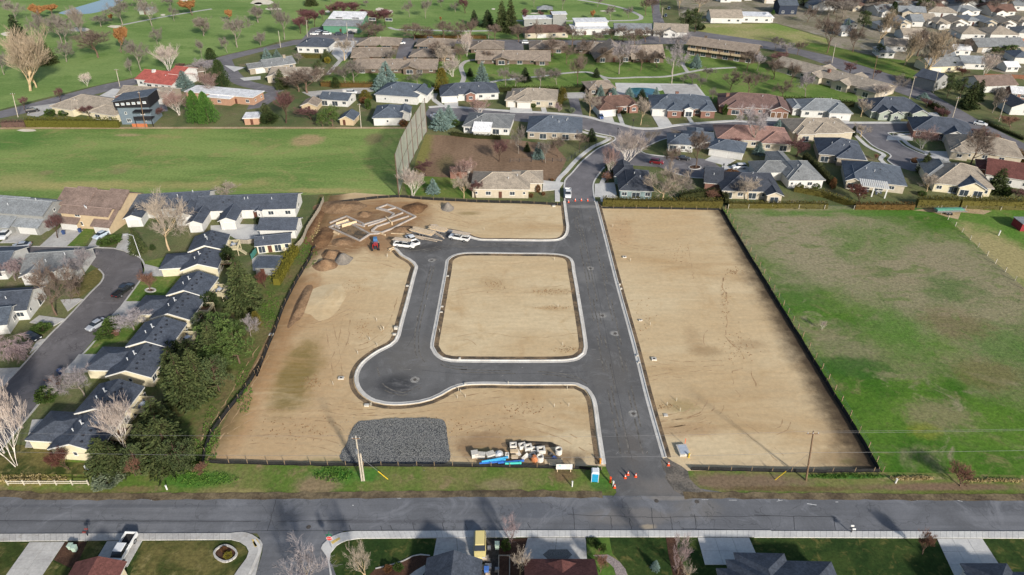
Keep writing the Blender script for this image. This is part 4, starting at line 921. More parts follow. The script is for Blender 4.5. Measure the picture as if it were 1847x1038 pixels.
for x in (Wm*.57, Wm+1.1): MB().box(x-.1, x+.1, -3.1, -2.9, 0, 2.9).build('post', W_('black'), mh)
fb = thing('low_fence', 'orange brown timber fence below the modern black house', 'fence', (*G('a',940,902), 0), 0)
for k in range(8): MB().box(k*.72, k*.72+.68, 0, .06, .05, 1.3).build('plank', mat('orange_timber', C(186,112,72,.8), .8, .15, 3), fb)
house('tan roofed ranch with brick gable behind the modern house', ('a',850,720,1190,735), 11, 3.0, 'x', 'tan', 'stone', .35, front='W.P', wings=[(.0,.3,-2,5,'y','W','','','','','brick'),(.66,1.0,-1.5,6,'x','G')], vents=2)
house('white house with bright red tiled roof and skylights', ('a',980,610,1250,640), 13, 3.4, 'x', 'red', 'white', .32, front='W.W.W.P', wings=[(.32,1.0,-2.0,6,'s','P.W.W.W','','',3.0),(.7,1.0,5,15,'x','','','',5.5)], chim=(.3, 5, 'white'), vents=2)
house('dark grey carport roof between spruce and lilac grey tree', ('a',1330,560,1450,545), 12, 2.8, 'x', 'mbrown', 'brown', .2, vents=0)
house('low brick building with flat white roofs right of twin cypresses', ('a',1330,705,1800,748), 8, 3.2, 'f', 'white', 'terra', .2, front='_W.W.W.D.W', right='w.w', wings=[(.4,.72,-3,6,'f','W','w','',2.9)], vents=0)
house('small brick shed with flat white roof on the dry yard', ('a',1738,888,1840,884), 6, 2.6, 'f', 'white', 'terra', .2, front='D', vents=0, name='garden_shed', cat='shed')
house('white house with dark hipped roof near the green clubhouse', ('b',305,375,520,380), 14, 3.4, 'h', 'slate', 'white', .38, front='W.W.P.W', vents=3)
house('grey ranch house with chimney left of the driveway pad', ('b',80,520,290,490), 11, 3.0, 'x', 'grey', 'stone', .32, front='W.P.W', right='W', wings=[(-.5,.25,1,8,'x','G')], chim=(.75, 5, 'stone'))
house('long tan ranch house behind the big brown tree', ('b',110,575,440,580), 11, 3.0, 'x', 'tan', 'beige', .32, front='W.D.W.W', wings=[(.0,.3,-3,6,'y','W')])
ch = house('green metal clubhouse with stepped white roofs and dormer windows', ('b',490,232,745,238), 8, 4.0, 's', 'lgrey', 'green', .16, front='__D.G', vents=0, wings=[(.05,1.0,8.02,18,'s','','','',6.0,'white')], trim=False)
for k in range(4):
    o_ = ob('window', m_frame(4.0, 1.5), M_trim, ch, (7+k*9.5, 7.95, 5.2)); ob('pane', m_pane(4.0, 1.5), M_glass, o_)
house('blue roofed low house with white chimney beside the conifer hedge', ('b',465,748,660,760), 9, 2.9, 'x', 'blue', 'white', .32, front='P.P.W', right='W', chim=(.72, 6, 'white'))
house('small tan shed under the bare brown trees', ('b',335,790,440,792), 7, 2.6, 'y', 'mbrown', 'tan', .4, front='D', vents=0, name='garden_shed', cat='shed')
house('small tan gabled shed with dark roof by the white utility pole', ('b',605,888,700,892), 7, 2.6, 'y', 'blue', 'tan', .5, front='D.', vents=0, name='garden_shed', cat='shed')
house('white hip roofed house behind its twin beside the net', ('b',860,725,1150,745), 15, 3.6, 'h', 'blue', 'white', .4, front='w.W', right='W.W', wings=[(.75,1.18,3,12,'y','','g.W')], vents=2, dvents=2)
house('white hip roofed house nearest the range, left of the net', ('b',845,892,1040,890), 13, 3.4, 'h', 'blue', 'white', .42, front='_w_', right='W.W', wings=[(.8,1.25,5,12,'y','','W')], vents=2)
house('white house with dark hip roof and pink brick entry gable', ('b',1330,722,1725,705), 12, 3.2, 'h', 'slate', 'white', .42, front='_W.W.W.W', wings=[(-.02,.26,-1.8,8,'h','G'),(.42,.58,-1.6,6,'y','W','','',3.4,'','brick')], vents=2)
house('grey roofed house with white patio awning above the brown field', ('f',1480,80,1800,95), 14, 3.0, 'h', 'grey', 'white', .34, front='W.W.P.P.W', wings=[(.25,.6,-3.2,1,'s','','','',2.5,'white')], vents=2, dvents=1)
# --- timber condominiums in the park
CD = dict(rc='mbrown', wc='brown', trim=False, oh=1.1, name='condominium', cat='condominium')
house('brown condominium end wing left of the car court', pos=('b',700,435,955,432), depth=13, h=2.7, roof='x', pitch=.32, front='W.D.W', wings=[(.0,.4,-1.5,8,'h','W')], **CD)
house('brown condominium rear wing with low carport by the top road', pos=('b',735,352,1010,352), depth=12, h=2.7, roof='h', pitch=.34, front='W.O', **CD)
house('brown condominium with dark double carport right of the court', pos=('b',1150,358,1400,360), depth=12, h=2.7, roof='h', pitch=.32, front='O.O.W', **CD)
house('brown condominium between the court and the pink bare tree', pos=('b',1108,435,1400,438), depth=12, h=2.7, roof='h', pitch=.32, front='W.D.P.W', **CD)
house('long brown condominium with glazed chalet gable behind the blue spruces', pos=('b',722,520,1280,522), depth=13, h=2.6, roof='x', pitch=.34, front='P.W.P.W.P.P.W', chim=(.6, 6, 'brown'), wings=[(.6,.76,-2,6,'y','L','','',3.2)], **CD)
house('tan brown condominium beside the white bare tree by the top road', pos=('b',1532,378,1752,378), depth=13, h=2.6, roof='h', pitch=.32, front='W.D.W', **CD)
house('long brown condominium with glazed gable along the winding park path', pos=('b',1578,455,2080,458), depth=13, h=2.6, roof='x', pitch=.34, front='W.W.P.P.W.W', wings=[(.26,.42,-2,6,'y','L','','',3.2),(.82,1.0,-1.5,8,'h','P')], **CD)
house('brown condominium behind bare trees left of the chalet house', pos=('c',150,378,385,378), depth=13, h=2.6, roof='h', pitch=.32, front='W.D.P', **CD)
house('brown condominium with pale end wall above the park lawn', pos=('c',470,380,690,392), depth=12, h=2.6, roof='h', pitch=.34, front='W.P.W', **CD)
house('steep roofed brown chalet behind the lilac grey tree', pos=('c',612,445,860,440), depth=13, h=2.6, roof='y', pitch=.62, front='P.D.P', **CD)
house('steep roofed brown chalet with wide gable right of the bare trees', pos=('c',870,445,1080,440), depth=13, h=2.6, roof='x', pitch=.6, front='W.D.P', wings=[(.55,1.0,-1.5,6,'y','P')], **CD)
lb = house('long two-storey condominium with balconies facing the park', pos=('c',1255,388,1720,452), depth=11, h=5.6, roof='x', pitch=.36, front='P.P.P.P.P.P/P.P.P.P.P.P', right='W', chim=(.2, 6, 'brown'), **CD)
Wl = hypot(*(a-b for a, b in zip(G('c',1255,388), G('c',1720,452))))
for k in range(6): MB().box(Wl*k/6+.3, Wl*(k+1)/6-.3, -1.8, 0, 2.7, 2.85).box(Wl*k/6+.3, Wl*(k+1)/6-.3, -1.8, -1.74, 2.85, 3.8).build('balcony', W_('tan'), lb)
house('long stepped tan condominium running diagonally beside the avenue', pos=('d',60,500,800,705), depth=13, h=3.2, roof='x', pitch=.34, front='W.P.W.P.W.P.W.P', right='W', wings=[(.35,.5,-2.5,8,'y','P'),(.62,.76,-2.5,8,'y','P'),(.84,1.0,-2,12,'h','P'),(.3,.42,8,16,'y'),(.6,.72,8,16,'y')], chim=(.5, 4, 'brick'), rc='tan', wc='beige', trim=False, name='condominium', cat='condominium')
# --- swimming pool
pool_deck = pts_of(('c',745,590,1320,598,1400,700,1080,705,1100,660,1090,640,760,690))
struct(MB().poly(pool_deck, 0, .1).build('pool_deck', M_conc))
sheet('tennis_slab', pts_of(('c',1065,604,1310,604,1380,695,1110,695)), M_conc2, .106)
Tp = NT('pool_water'); M_pool = Tp.done(C(46,112,122,.7), .08, .5)
pool = smooth_line(pts_of(('c',842,628,900,622,1000,628,1040,645,1040,690,900,692,830,690,820,650)), True, 1.2)
sheet('swimming_pool', pool, M_pool, .112); struct(sweep('pool_coping', pool, [(-.25,.1),(-.25,.16),(.25,.16),(.25,.1)], M_kerb, True))
house('pool house with brown hip roof beside the swimming pool', ('c',560,680,740,668), 10, 3.0, 'h', 'mbrown', 'brown', .34, front='W.D.W', trim=False, name='pool_house', cat='pool house')
# --- street houses north of the site
house('tan roofed beige house with two white garages, west of the hedge lane', ('c',0,755,325,765), 13, 3.2, 'h', 'tan', 'beige', .38, front='_P.W.W', wings=[(-.08,.14,-1.2,9,'h','g'),(.16,.46,-2.2,9,'h','G')], vents=3)
house('brick house with brown roof and two white garage doors', ('c',618,815,900,795), 11, 3.2, 'h', 'umber', 'brick', .42, front='_W.D.W.W', wings=[(-.01,.40,-3,8,'h','g.g','','','','','white'),(.78,1.0,-1,6,'y','W')], vents=1, chim=(.45, 8))
house('large brick house with dark blue hip roof and white entry gable', ('c',1003,815,1437,825), 14, 3.3, 'h', 'blue', 'brick', .42, front='_W.W.D.W.W', wings=[(-.005,.24,-1.4,9,'h','g.g','','','','','white'),(.24,.46,-3.0,8,'h','W'),(.52,.66,-1.6,6,'y','P','','',3.4,'','white'),(.78,1.0,-2.6,8,'h','W')], vents=2, chim=(.44, 10))
house('maroon brown house with two round dormers and three garage doors', ('c',1480,800,1950,830), 14, 3.3, 'h', 'rust', 'brick', .44, front='_W.L.W.W_', wings=[(.12,.36,-2,8,'h','L'),(.76,1.02,-2,10,'y','g.g.g')], vents=1, gdoor=M_doort, chim=(.12, 7))
house('white house with pale grey green roof and separate garage wing', ('d',262,832,590,842), 12, 3.2, 'h', 'lgrey', 'white', .42, front='W.W.W_', wings=[(-.16,.02,2,12,'h'),(.56,1.02,-2.4,8,'h','_')], vents=1)
house('sage house with dark roof and three front gables near the avenue', ('d',755,838,1130,845), 13, 3.2, 'h', 'slate', 'sage', .5, front='_W.D.W_', wings=[(.1,.36,-2.5,8,'y','W'),(.3,.5,-3.6,6,'y','W'),(.72,1.0,-2.5,8,'y','W.W')], vents=1)
house('grey blue hip roofed brick house left of the curving street', ('g',125,278,500,290), 15, 3.2, 'h', 'blue', 'stone', .42, front='W.P.W.P.W', vents=4, dvents=2)
house('beige house with tan hip roof at the site\'s north edge', ('z',852,357,953,358), 12, 3.4, 'h', 'tan', 'beige', .4, front='w.W.D.W.w', wings=[(.72,1.24,4.5,13,'h','_','G')], vents=2)
house('teal sided house with dark slate roof behind the tall hedge', ('g',778,700,1000,706), 14, 3.2, 'h', 'dark', 'teal', .5, front='W.P.W', left='W', wings=[(.0,.42,2,20,'y','','',''),(-.1,.5,10,18,'h')], vents=2)
house('white L shaped house with slate hip roof at the street corner', ('g',1118,365,1290,375), 9, 3.1, 'h', 'blue', 'white', .4, front='P.W.w', wings=[(.7,1.9,4,12,'h','W.W'),(.9,1.5,8,16,'h')], vents=1)
house('low white garage wing with slate roof above its concrete drive', ('g',1405,395,1640,430), 9, 3.0, 'h', 'blue', 'white', .4, front='_G.G', right='_', vents=1)
house('brown shingled garage with pale gable wall beside the cul-de-sac', ('g',1375,640,1490,650), 10, 3.0, 'x', 'dark', 'brick', .55, right='_', vents=1)
house('long slate roofed house with patio behind the lilac bare tree', ('g',1500,700,1900,712), 13, 3.1, 'h', 'dark', 'beige', .42, front='P.W.P.W.W', wings=[(.75,1.0,-2.5,6,'y','P')], vents=3)
house('grey roofed white house with clipped round shrubs before it', ('h',170,630,410,628), 14, 3.2, 'h', 'grey', 'white', .46, front='w.w.W_', wings=[(-.75,.3,6,14,'h','P.G'),(.0,.5,2,22,'h')], vents=1, dvents=2)
house('salmon roofed house left of the grey lilac tree', ('h',-330,330,180,355), 13, 3.2, 'h', 'pink', 'beige', .4, front='P.W.W.W.P', wings=[(.6,1.0,-2,8,'h','W.P')], vents=1)
house('tan grey hip roofed house across from the pale grey garage', ('h',200,285,620,282), 13, 3.2, 'h', 'tan', 'beige', .4, front='W.P.W_', wings=[(.05,.32,-2,8,'h','P'),(.35,.8,-1,8,'h')], vents=4)
house('dark grey hip roofed house with beige blank wall at the cul-de-sac', ('h',385,440,690,468), 14, 3.3, 'h', 'slate', 'stone', .46, front='P.W_w_', wings=[(.4,1.0,-2,10,'h','w_')], vents=3, dvents=2)
pg = house('slate roofed house with big white pergola and patio furniture', ('h',572,618,985,668), 14, 3.2, 'h', 'blue', 'beige', .46, front='L.P.P.W_', wings=[(.0,.24,-1.5,8,'y','L')], vents=2, dvents=1)
Wp = hypot(*(a-b for a, b in zip(G('h',572,618), G('h',985,668))))
for x in (.24, .44, .66):
    MB().box(Wp*x-.18, Wp*x+.18, -5.2, -4.84, 0, 3.0).build('pergola_post', M_trim, pg)
MB().box(Wp*.22, Wp*.68, -5.4, -4.9, 3.0, 3.3).box(Wp*.22, Wp*.68, -.5, -.05, 3.0, 3.3).build('pergola_beam', M_trim, pg)
for k in range(14):
    x = Wp*(.225+.0345*k); MB().box(x-.2, x+.2, -5.6, -.02, 3.3, 3.42).build('pergola_slat', M_trim, pg)
table_set(pg, Wp*.33, -2.6, .1); table_set(pg, Wp*.55, -2.8, .1)
house('tan grey house with dark gable dormer and arched porch behind hedge', ('h',1195,650,1595,690), 15, 3.3, 'h', 'tan', 'cream', .5, front='W.P.P.W', wings=[(.42,.86,-1.5,9,'y','P.P','','','','blue'),(-.06,.5,5,18,'h','','','','','grey')], vents=1)
house('maroon roofed white house at the right edge behind the conifer', ('h',1560,590,2050,670), 12, 3.4, 'x', 'wine', 'white', .45, front='W.W.W_W', wings=[(-.12,.3,4,11,'h','','','','','wine','brick')], vents=1)
house('large tan hip roofed house below the long avenue hedge', ('h',1310,405,1810,470), 14, 3.2, 'h', 'tan', 'beige', .45, front='_W.W.W_', wings=[(.0,.25,-2,9,'h','W')], vents=0, chim=(.66, 9, 'brick'))
house('slate roofed brick house with white triangular gable on the corner', ('h',1052,268,1480,312), 13, 3.2, 'h', 'slate', 'brick', .5, front='W.W.P.W.W', wings=[(.5,.82,-2,9,'y','W.W','','','','','white')], vents=0)
# --- northern edge of the park
house('brown hip roofed house by the top road, golf fairway behind', ('c',105,275,410,268), 12, 3.2, 'h', 'umber', 'beige', .42, front='W.G.W.W', vents=0, far=True)
house('white flat roofed clubhouse with tall square block', ('c',100,190,395,185), 9, 4, 'f', 'white', 'grey', .2, front='W.W.W', wings=[(.68,1.0,-1,6,'f','','','',6.5)], vents=0, far=True, trim=False)
house('white house with stepped flat roofs facing the top road', ('c',440,252,700,248), 11, 3.2, 'f', 'white', 'white', .1, front='W.D.W.P', wings=[(.12,1.0,6,16,'f','W.W.W','','',5.4)], vents=0, far=True, trim=False)
house('pale grey roofed house with white solar panels by the top road', ('c',740,248,1005,252), 12, 3.2, 'x', 'lgrey', 'white', .3, front='W.P.W.W', wings=[(.0,.5,-2,7,'x','W')], vents=0, far=True)
house('tan roofed white house with front gable by the dark pines', ('c',1015,258,1250,270), 13, 3.2, 'x', 'tan', 'white', .4, front='W.W_G', wings=[(.3,.7,-2,9,'y','W.W')], vents=1, far=True)
gz = thing('gazebo', 'small open gazebo on the fairway beyond the brown house', 'gazebo', (*G('c',245,92), 0))
for x, y in ((-4,-3),(4,-3),(-4,3),(4,3)): MB().box(x-.2, x+.2, y-.2, y+.2, 0, 3).build('post', W_('brown'), gz)
ob('roof', mesh('roof', *roof_geo(-4.4,4.4,-3.4,3.4,3,'h',.4,.6,.2)), R_('lgrey'), gz)
# --- east of the avenue
EAST = [('tall dark blue house at the avenue bend', 'd',1195,650,1290,622, 9, 4.8,'y','slate','grey'), ('white gabled house behind the eastern firs', 'd',1530,660,1780,650, 12,3.2,'x','brown','white'), ('charcoal house cut by the right edge above the pink shrub', 'd',1740,815,1900,820, 10,3.4,'y','dark','white'), ('red brick garage at the right edge beside the walk', 'd',1750,705,1850,712, 8,2.8,'x','white','brick'),
 ('long sage house with grey roof across the avenue', 'd',1170,520,1400,510, 11,3.2,'x','grey','cream'), ('white shed row with pale metal roof behind the white bare tree', 'd',1400,490,1560,495, 10,3.0,'x','lgrey','white'), ('open white carport roof above the sage house', 'd',1340,395,1460,398, 8,3.0,'x','white','white'), ('pale green cottage beside the big tan tree', 'd',1270,445,1350,445, 9,3.0,'x','lgrey','sage'), ('small white shed with pale roof by the brown fence', 'd',1715,512,1800,512, 7,2.6,'x','white','white'), ('blue grey roofed house at the right edge above the fence', 'd',1770,450,1900,455, 11,3.2,'h','blue','white'),
 ('white house with grey roof among trees across the avenue', 'd',815,412,920,415, 10,3.0,'h','lgrey','white'), ('long tan ranch behind the avenue lawn', 'd',850,360,1010,370, 11,3.0,'x','tan','white'), ('long grey roofed hall above the green conifers', 'd',1510,375,1847,370, 13,3.0,'x','grey','stone'), ('tan hip roofed white house above the orange fence, left', 'd',1395,280,1560,282, 13,3.2,'h','tan','white'), ('tan hip roofed white house above the orange fence, right', 'd',1600,282,1790,285, 13,3.2,'h','tan','white'), ('grey roofed house above the orange fence at the right edge', 'd',1800,272,1960,278, 12,3.2,'h','grey','white'),
 ('dark blue two-storey house at the dry lot\'s upper corner', 'd',105,105,232,105, 11,5.6,'x','blue','navy'), ('long tan roofed house at the head of the dry lot', 'c',1420,165,1640,168, 14,3.4,'x','tan','white'), ('white flat roofed hall at the head of the dry lot', 'c',1640,160,1847,165, 12,3.4,'f','white','white'), ('white shed with pale roof left of the dry lot head', 'd',-20,160,65,162, 10,3.0,'h','white','white'), ('small white gabled house behind the dark spruce', 'd',605,205,660,205, 8,3.0,'y','lgrey','white'), ('small white house left of the dark spruce', 'd',550,260,620,258, 9,3.0,'x','grey','white'), ('long white house half hidden behind tan cottonwoods', 'd',985,285,1130,285, 10,3.0,'x','tan','white')]
for lb_, R, ax, ay, bx, by, dp, hh, rf, rc, wc in EAST:
    house(lb_, (R,ax,ay,bx,by), dp, hh, rf, rc, wc, .42, front='W.W' if bx-ax < 130 else 'G.W.W' if rf != 'f' else 'W.W.W', far=True, vents=0)
# rows of the far neighbourhood
FARROW = [(230,870,60,.1),(200,990,90,.1),(190,1085,70,.1),(185,1175,80,0),(205,1265,100,0),(200,1385,110,0),(185,1480,80,0),(200,1600,90,0),(205,1730,100,0),(190,1840,90,0)]
fr = random.Random(77)
ORD = ['first','second','third','fourth','fifth','sixth','seventh','eighth','ninth','tenth','eleventh','twelfth','thirteenth','fourteenth','fifteenth','sixteenth','seventeenth','eighteenth','nineteenth','twentieth']+['%dth' % k for k in range(21, 60)]
FRC = {'pale grey':'lgrey','tan':'tan','grey':'grey','slate':'blue','brown':'umber'}
def farhouse(X, Y, w, d, rz, rc, wc, rf, where):
    root = thing('house', f'{rc} roofed {wc} house, {where}', 'house', (X-w/2, Y, 0), rz, 'houses of the far subdivision')
    bk = (0, w, 0, d, 3.2, rf)
    wall_geo(bk, .42, 0).build('wall', W_(wc), root)
    ob('roof', mesh('roof', *roof_geo(0,w,0,d,3.2,rf,.42,.5,.2)), R_(FRC[rc]), root)
    openings(root, fr.choice(['G.W','W.G','W.W.W','W.D.W']), 0, 0, w, 0, True)
    if fr.random() < .6:
        bk = (w*.1, w*.52, -3, d*.5, 3.1, 'y'); wall_geo(bk, .42, .01).build('wall', W_(wc), root)
        ob('roof', mesh('roof', *roof_geo(*bk[:5],'y',.42,.5,.2)), R_(FRC[rc]), root)
        openings(root, 'W', bk[0], bk[2], bk[1]-bk[0], 0, True)
for n_, (yy, xx, ww, rz) in enumerate(FARROW):
    X, Y = G('d', xx, yy)
    farhouse(X, Y, ww*mpp('d', xx, yy)*1.05, 12, rz*fr.choice((-1,1)), fr.choice(['tan','grey','pale grey','tan']), fr.choice(['white','beige','white']), fr.choice('hxy'), f'{ORD[n_]} from the left in the nearest far row')
for row, yy in enumerate([118, 96, 76, 58, 41, 26, 12, 0]):
    x, n_ = (830.0 if yy > 80 else 420 if yy > 40 else -280)+fr.uniform(0, 40), 0
    while x < 1850:
        X, Y = G('d', x, yy); ww = fr.uniform(11, 17); m_ = mpp('d', x, yy)
        if fr.random() < .93 and not (-40 < x < 260 and 60 < yy < 130):
            farhouse(X, Y, ww, fr.uniform(9, 13), fr.uniform(-.25, .25), fr.choice(['tan','pale grey','grey','pale grey','slate','brown']), fr.choice(['white','white','beige','white']), fr.choice('hhxxy'), f'{ORD[n_]} from the left in the {ORD[row+1]} far row'); n_ += 1
        x += (ww+fr.uniform(1.5, 5))/m_
# --- houses cut by the bottom edge, seen from behind: placed by the eave corners of their street side
def south_house(label, R, lx, ly, rx, ry, depth, roof, rc, wc, pitch, wings=(), h=2.9):
    ze = h-.5*pitch
    A, B = G(R, lx, ly, ze), G(R, rx, ry, ze)
    rz = atan2(B[1]-A[1], B[0]-A[0]); W = hypot(B[0]-A[0], B[1]-A[1])-1.0
    ox, oy = A[0]+cos(rz)*.5+sin(rz)*(depth+.5), A[1]+sin(rz)*.5-cos(rz)*(depth+.5)
    root = thing('house', label, 'house', (ox, oy, 0), rz)
    for n, bk in enumerate([(0, W, 0, depth, h, roof)]+[(a*W, b_*W, depth-y1, depth-y0, h+.03, k) for a, b_, y0, y1, k in wings]):
        wall_geo(bk, pitch, .004*n).build('wall', W_(wc), root)
        V, F = roof_geo(*bk[:5], bk[5], pitch, .5, .12); ob('roof', mesh('roof', V, F), R_(rc), root)
        V, F = roof_geo(*bk[:5], bk[5], pitch, .5, .22, .03, .09); ob('fascia', mesh('fascia', V, F), M_trim, root)
        if bk[1]-bk[0] > 3: openings(root, 'G' if n == 0 else 'W', bk[1], bk[3], bk[1]-bk[0], pi)
    return root
south_house('brown roofed house at the bottom edge beside the white pickup', 'k', 535, 645, 900, 640, 16, 'y', 'wine', 'cream', .36)
south_house('slate roofed house at the bottom edge beside the yellow van', 'l', 1243, 590, 1622, 600, 14, 'y', 'slate', 'beige', .5)
south_house('red brown roofed house at the bottom edge before the hexagon paving', 'm', 170, 597, 652, 597, 14, 'x', 'wine', 'beige', .4, [(.25,.8,1.0,13,'y')])
south_house('dark blue hip roofed house at the bottom edge by the wide driveway', 'm', 1540, 600, 2260, 615, 14, 'h', 'slate', 'white', .42, [(-.12,.3,1.5,14,'h'),(.1,.55,-1.2,10,'h')])
south_house('small dark roof tip at the bottom edge on the dry lawn', 'n', 255, 668, 520, 690, 8, 'h', 'slate', 'white', .42, [(.25,.75,-.8,5,'h')])
south_house('dark gable roof at the bottom right corner beyond the driveway', 'n', 1435, 690, 1960, 690, 12, 'x', 'slate', 'white', .42, [(.02,.6,-1.4,8,'h')])
# ------------------------------------------------------------------ vegetation
def bare_mesh(seed, style):
    """bare deciduous tree of unit height and width: trunk with limbs, and a crown of branches and twigs"""
    rr = random.Random(seed)
    trunk, crown = MB(), MB()
    S = dict(spread=(.22,.95,.55,7), upright=(.18,.55,.25,7), vase=(.12,.6,.30,9), birch=(.10,.6,.30,8), sparse=(.15,.7,.3,8), weep=(.25,.9,-.3,7), column=(.1,.35,.1,10))[style]
    th, ang, lift, nl = S
    def grow(p, d, L, r, lev):
        n = 4 if lev < 2 else 3 if lev == 2 else 2
        pts, rads = [p], [r]
        q, dd = p.copy(), d.copy()
        for k in range(n):
            dd = (dd+Vector((rr.uniform(-1,1), rr.uniform(-1,1), rr.uniform(-.6,.9)))*(.16 if lev < 2 else .24)).normalized()
            if style == 'weep' and lev > 1: dd = (dd+Vector((0,0,-.35))).normalized()
            elif lev > 0: dd = (dd+Vector((0,0,.10 if style in ('spread',) else .16))).normalized()
            q = q+dd*(L/n); pts.append(q.copy()); rads.append(max(.0016, r*(1-.75*(k+1)/n)))
        tgt = trunk if lev < (3 if style == 'birch' else 2) else crown
        tgt.tube(pts, rads, (6, 5, 4, 3, 3)[lev], False)
        if lev == 4: return
        cnt = (nl, 6, 6, 12)[lev] if style not in ('birch', 'sparse') else (nl, 5, 5, 5)[lev]
        for k in range(cnt):
            s0 = .35 if lev else .2 if style in ('vase', 'sparse', 'birch') else .45
            t = s0+(1-s0)*(k+rr.random())/cnt
            i = min(n-1, int(t*n)); f = t*n-i
            bp = pts[i].lerp(pts[i+1], f)
            ax = (pts[i+1]-pts[i]).normalized()
            a = rr.uniform(0, 2*pi) if lev else 2*pi*k/cnt+rr.uniform(-.4,.4)
            u = ax.cross(Vector((.3,.1,1)) if abs(ax.z) < .9 else Vector((1,0,0))).normalized(); w = ax.cross(u)
            sp = ang*rr.uniform(.65,1.15)*(1 if lev else .95)
            nd = (ax*cos(sp)+(u*cos(a)+w*sin(a))*sin(sp)).normalized()
            if lev > 0: nd = (nd+Vector((0,0,lift*.35))).normalized()
            nr = max(.0024, rads[i]*(.62, .5, .5, .6)[lev])
            grow(bp, nd, L*(.62 if lev else .0)*rr.uniform(.75,1.1) if lev else (1-th)*rr.uniform(.55,.85)*(1.05-.35*t), nr, lev+1)
    if style == 'birch':
        for k in range(3):
            a = 2*pi*k/3; grow(Vector((cos(a)*.02, sin(a)*.02, -.01)), Vector((cos(a)*.16, sin(a)*.16, 1)).normalized(), .8*rr.uniform(.85,1), .011, 0)
    else:
        grow(Vector((0,0,-.01)), Vector((rr.uniform(-.05,.05), rr.uniform(-.05,.05), 1)), {'spread':.6,'sparse':.5,'vase':.5,'weep':.5,'upright':.75,'column':.9}[style], .026 if style != 'column' else .016, 0)
    V = trunk.V+crown.V
    zs = sorted(v[2] for v in V); H = zs[int(len(zs)*.997)]
    rs = sorted(hypot(v[0], v[1]) for v in V); Rm = rs[int(len(rs)*.96)]
    sc = lambda v: (v[0]*.5/Rm, v[1]*.5/Rm, v[2]/H)
    trunk.V = [sc(v) for v in trunk.V]; crown.V = [sc(v) for v in crown.V]
    return trunk.mesh('trunk'), crown.mesh('crown')
def leaf(b, p, size, rr, d=None, asp=.55):
    d = d or Vector((rr.uniform(-1,1), rr.uniform(-1,1), rr.uniform(-.7,1))).normalized()
    u = d.cross(Vector((rr.uniform(-1,1), rr.uniform(-1,1), rr.uniform(-1,1)))).normalized()*size*asp
    e = d*size
    b.add([p-e*.5-u*.2, p-u*.5+e*.1, p+e*.6, p+u*.5+e*.1], [(0,1,2,3)])
def conifer_mesh(seed, style):
    rr = random.Random(seed)
    trunk, crown = MB(), MB()
    if style in ('fir', 'spruce'):
        trunk.tube([(0,0,-.01),(0,0,.5),(0,0,.98)], [.022,.013,.002], 6)
        nw = 26
        for k in range(nw):
            z = .05+.93*(k/nw)**.95
            R = .5*(1-z)**(.62 if style == 'fir' else .8)+.012
            nb = int(8+18*(1-z))
            for j in range(nb):
                a = rr.uniform(0, 2*pi); L = R*rr.uniform(.62,1.08)
                dirv = Vector((cos(a), sin(a), rr.uniform(-.28,-.02) if style == 'fir' else rr.uniform(-.15,.18)))
                p0 = Vector((0,0,z))
                trunk.tube([p0, p0+dirv*L*.85], [.005*(1-z)+.001, .0008], 3, False)
                n = int(5+L*34)
                for t in range(n):
                    f = .25+.75*(t+rr.random())/n
                    p = p0+dirv*L*f+Vector((rr.uniform(-1,1), rr.uniform(-1,1), rr.uniform(-.7,.3)))*.022*(1.4-z)
                    d = (Vector((cos(a)+rr.uniform(-.9,.9), sin(a)+rr.uniform(-.9,.9), rr.uniform(-.6,.35)))).normalized()
                    leaf(crown, p, .058*(1.25-z*.6)*rr.uniform(.7,1.3), rr, d, .5)
    elif style in ('cypress', 'column'):
        trunk.tube([(0,0,-.01),(0,0,.9)], [.02,.002], 6)
        for k in range(3600):
            z = rr.uniform(.02, 1.0)
            R = .5*(min(1, (z+.06)/.22))**.5*(1-z)**(.62 if style == 'cypress' else .38)*1.1
            a = rr.uniform(0, 2*pi); lump = 1+.16*sin(a*5+z*11+seed)+.1*sin(a*9-z*23)
            f = rr.random()**.35
            p = Vector((cos(a)*R*f*lump, sin(a)*R*f*lump, z))
            leaf(crown, p, .055*rr.uniform(.6,1.3), rr, Vector((cos(a)*.6+rr.uniform(-.4,.4), sin(a)*.6+rr.uniform(-.4,.4), 1)).normalized(), .5)
    elif style == 'pine':
        trunk.tube([(0,0,-.01),(.02,0,.45),(0,.02,.92)], [.024,.016,.003], 6)
        cl = []
        for k in range(46):
            z = rr.uniform(.28,.95); R = .42*min(1, (1.02-z)/.35)**.6
            a = rr.uniform(0,2*pi); f = rr.uniform(.25,1)
            c = Vector((cos(a)*R*f, sin(a)*R*f, z)); cl.append(c)
            trunk.tube([(0,0,max(.2,z-.12)), c], [.007,.002], 3, False)
            for t in range(75):
                v = Vector((rr.gauss(0,1), rr.gauss(0,1), rr.gauss(0,.7))).normalized()*rr.uniform(.4,1)*.095
                leaf(crown, c+v, .05*rr.uniform(.6,1.2), rr, (v.normalized()+Vector((0,0,.5))).normalized(), .45)
    else:   # round shrub
        for k in range(7):
            a = rr.uniform(0,2*pi); trunk.tube([(0,0,-.02),(cos(a)*.2,sin(a)*.2,.5)], [.03,.008], 4)
        for k in range(1500):
            v = Vector((rr.gauss(0,1), rr.gauss(0,1), rr.gauss(0,1))).normalized()
            lump = 1+.13*sin(v.x*7+seed)+.13*sin(v.y*8+v.z*5+seed*2)
            p = Vector((v.x*.46*lump, v.y*.46*lump, .5+v.z*.48*lump))*1.0
            p = Vector((p.x*rr.uniform(.7,1), p.y*rr.uniform(.7,1), max(.02, .5+(p.z-.5)*rr.uniform(.7,1))))
            leaf(crown, p, .11*rr.uniform(.6,1.2), rr, (v+Vector((rr.uniform(-.6,.6), rr.uniform(-.6,.6), .3))).normalized(), .6)
    return trunk.mesh('trunk'), crown.mesh('crown')
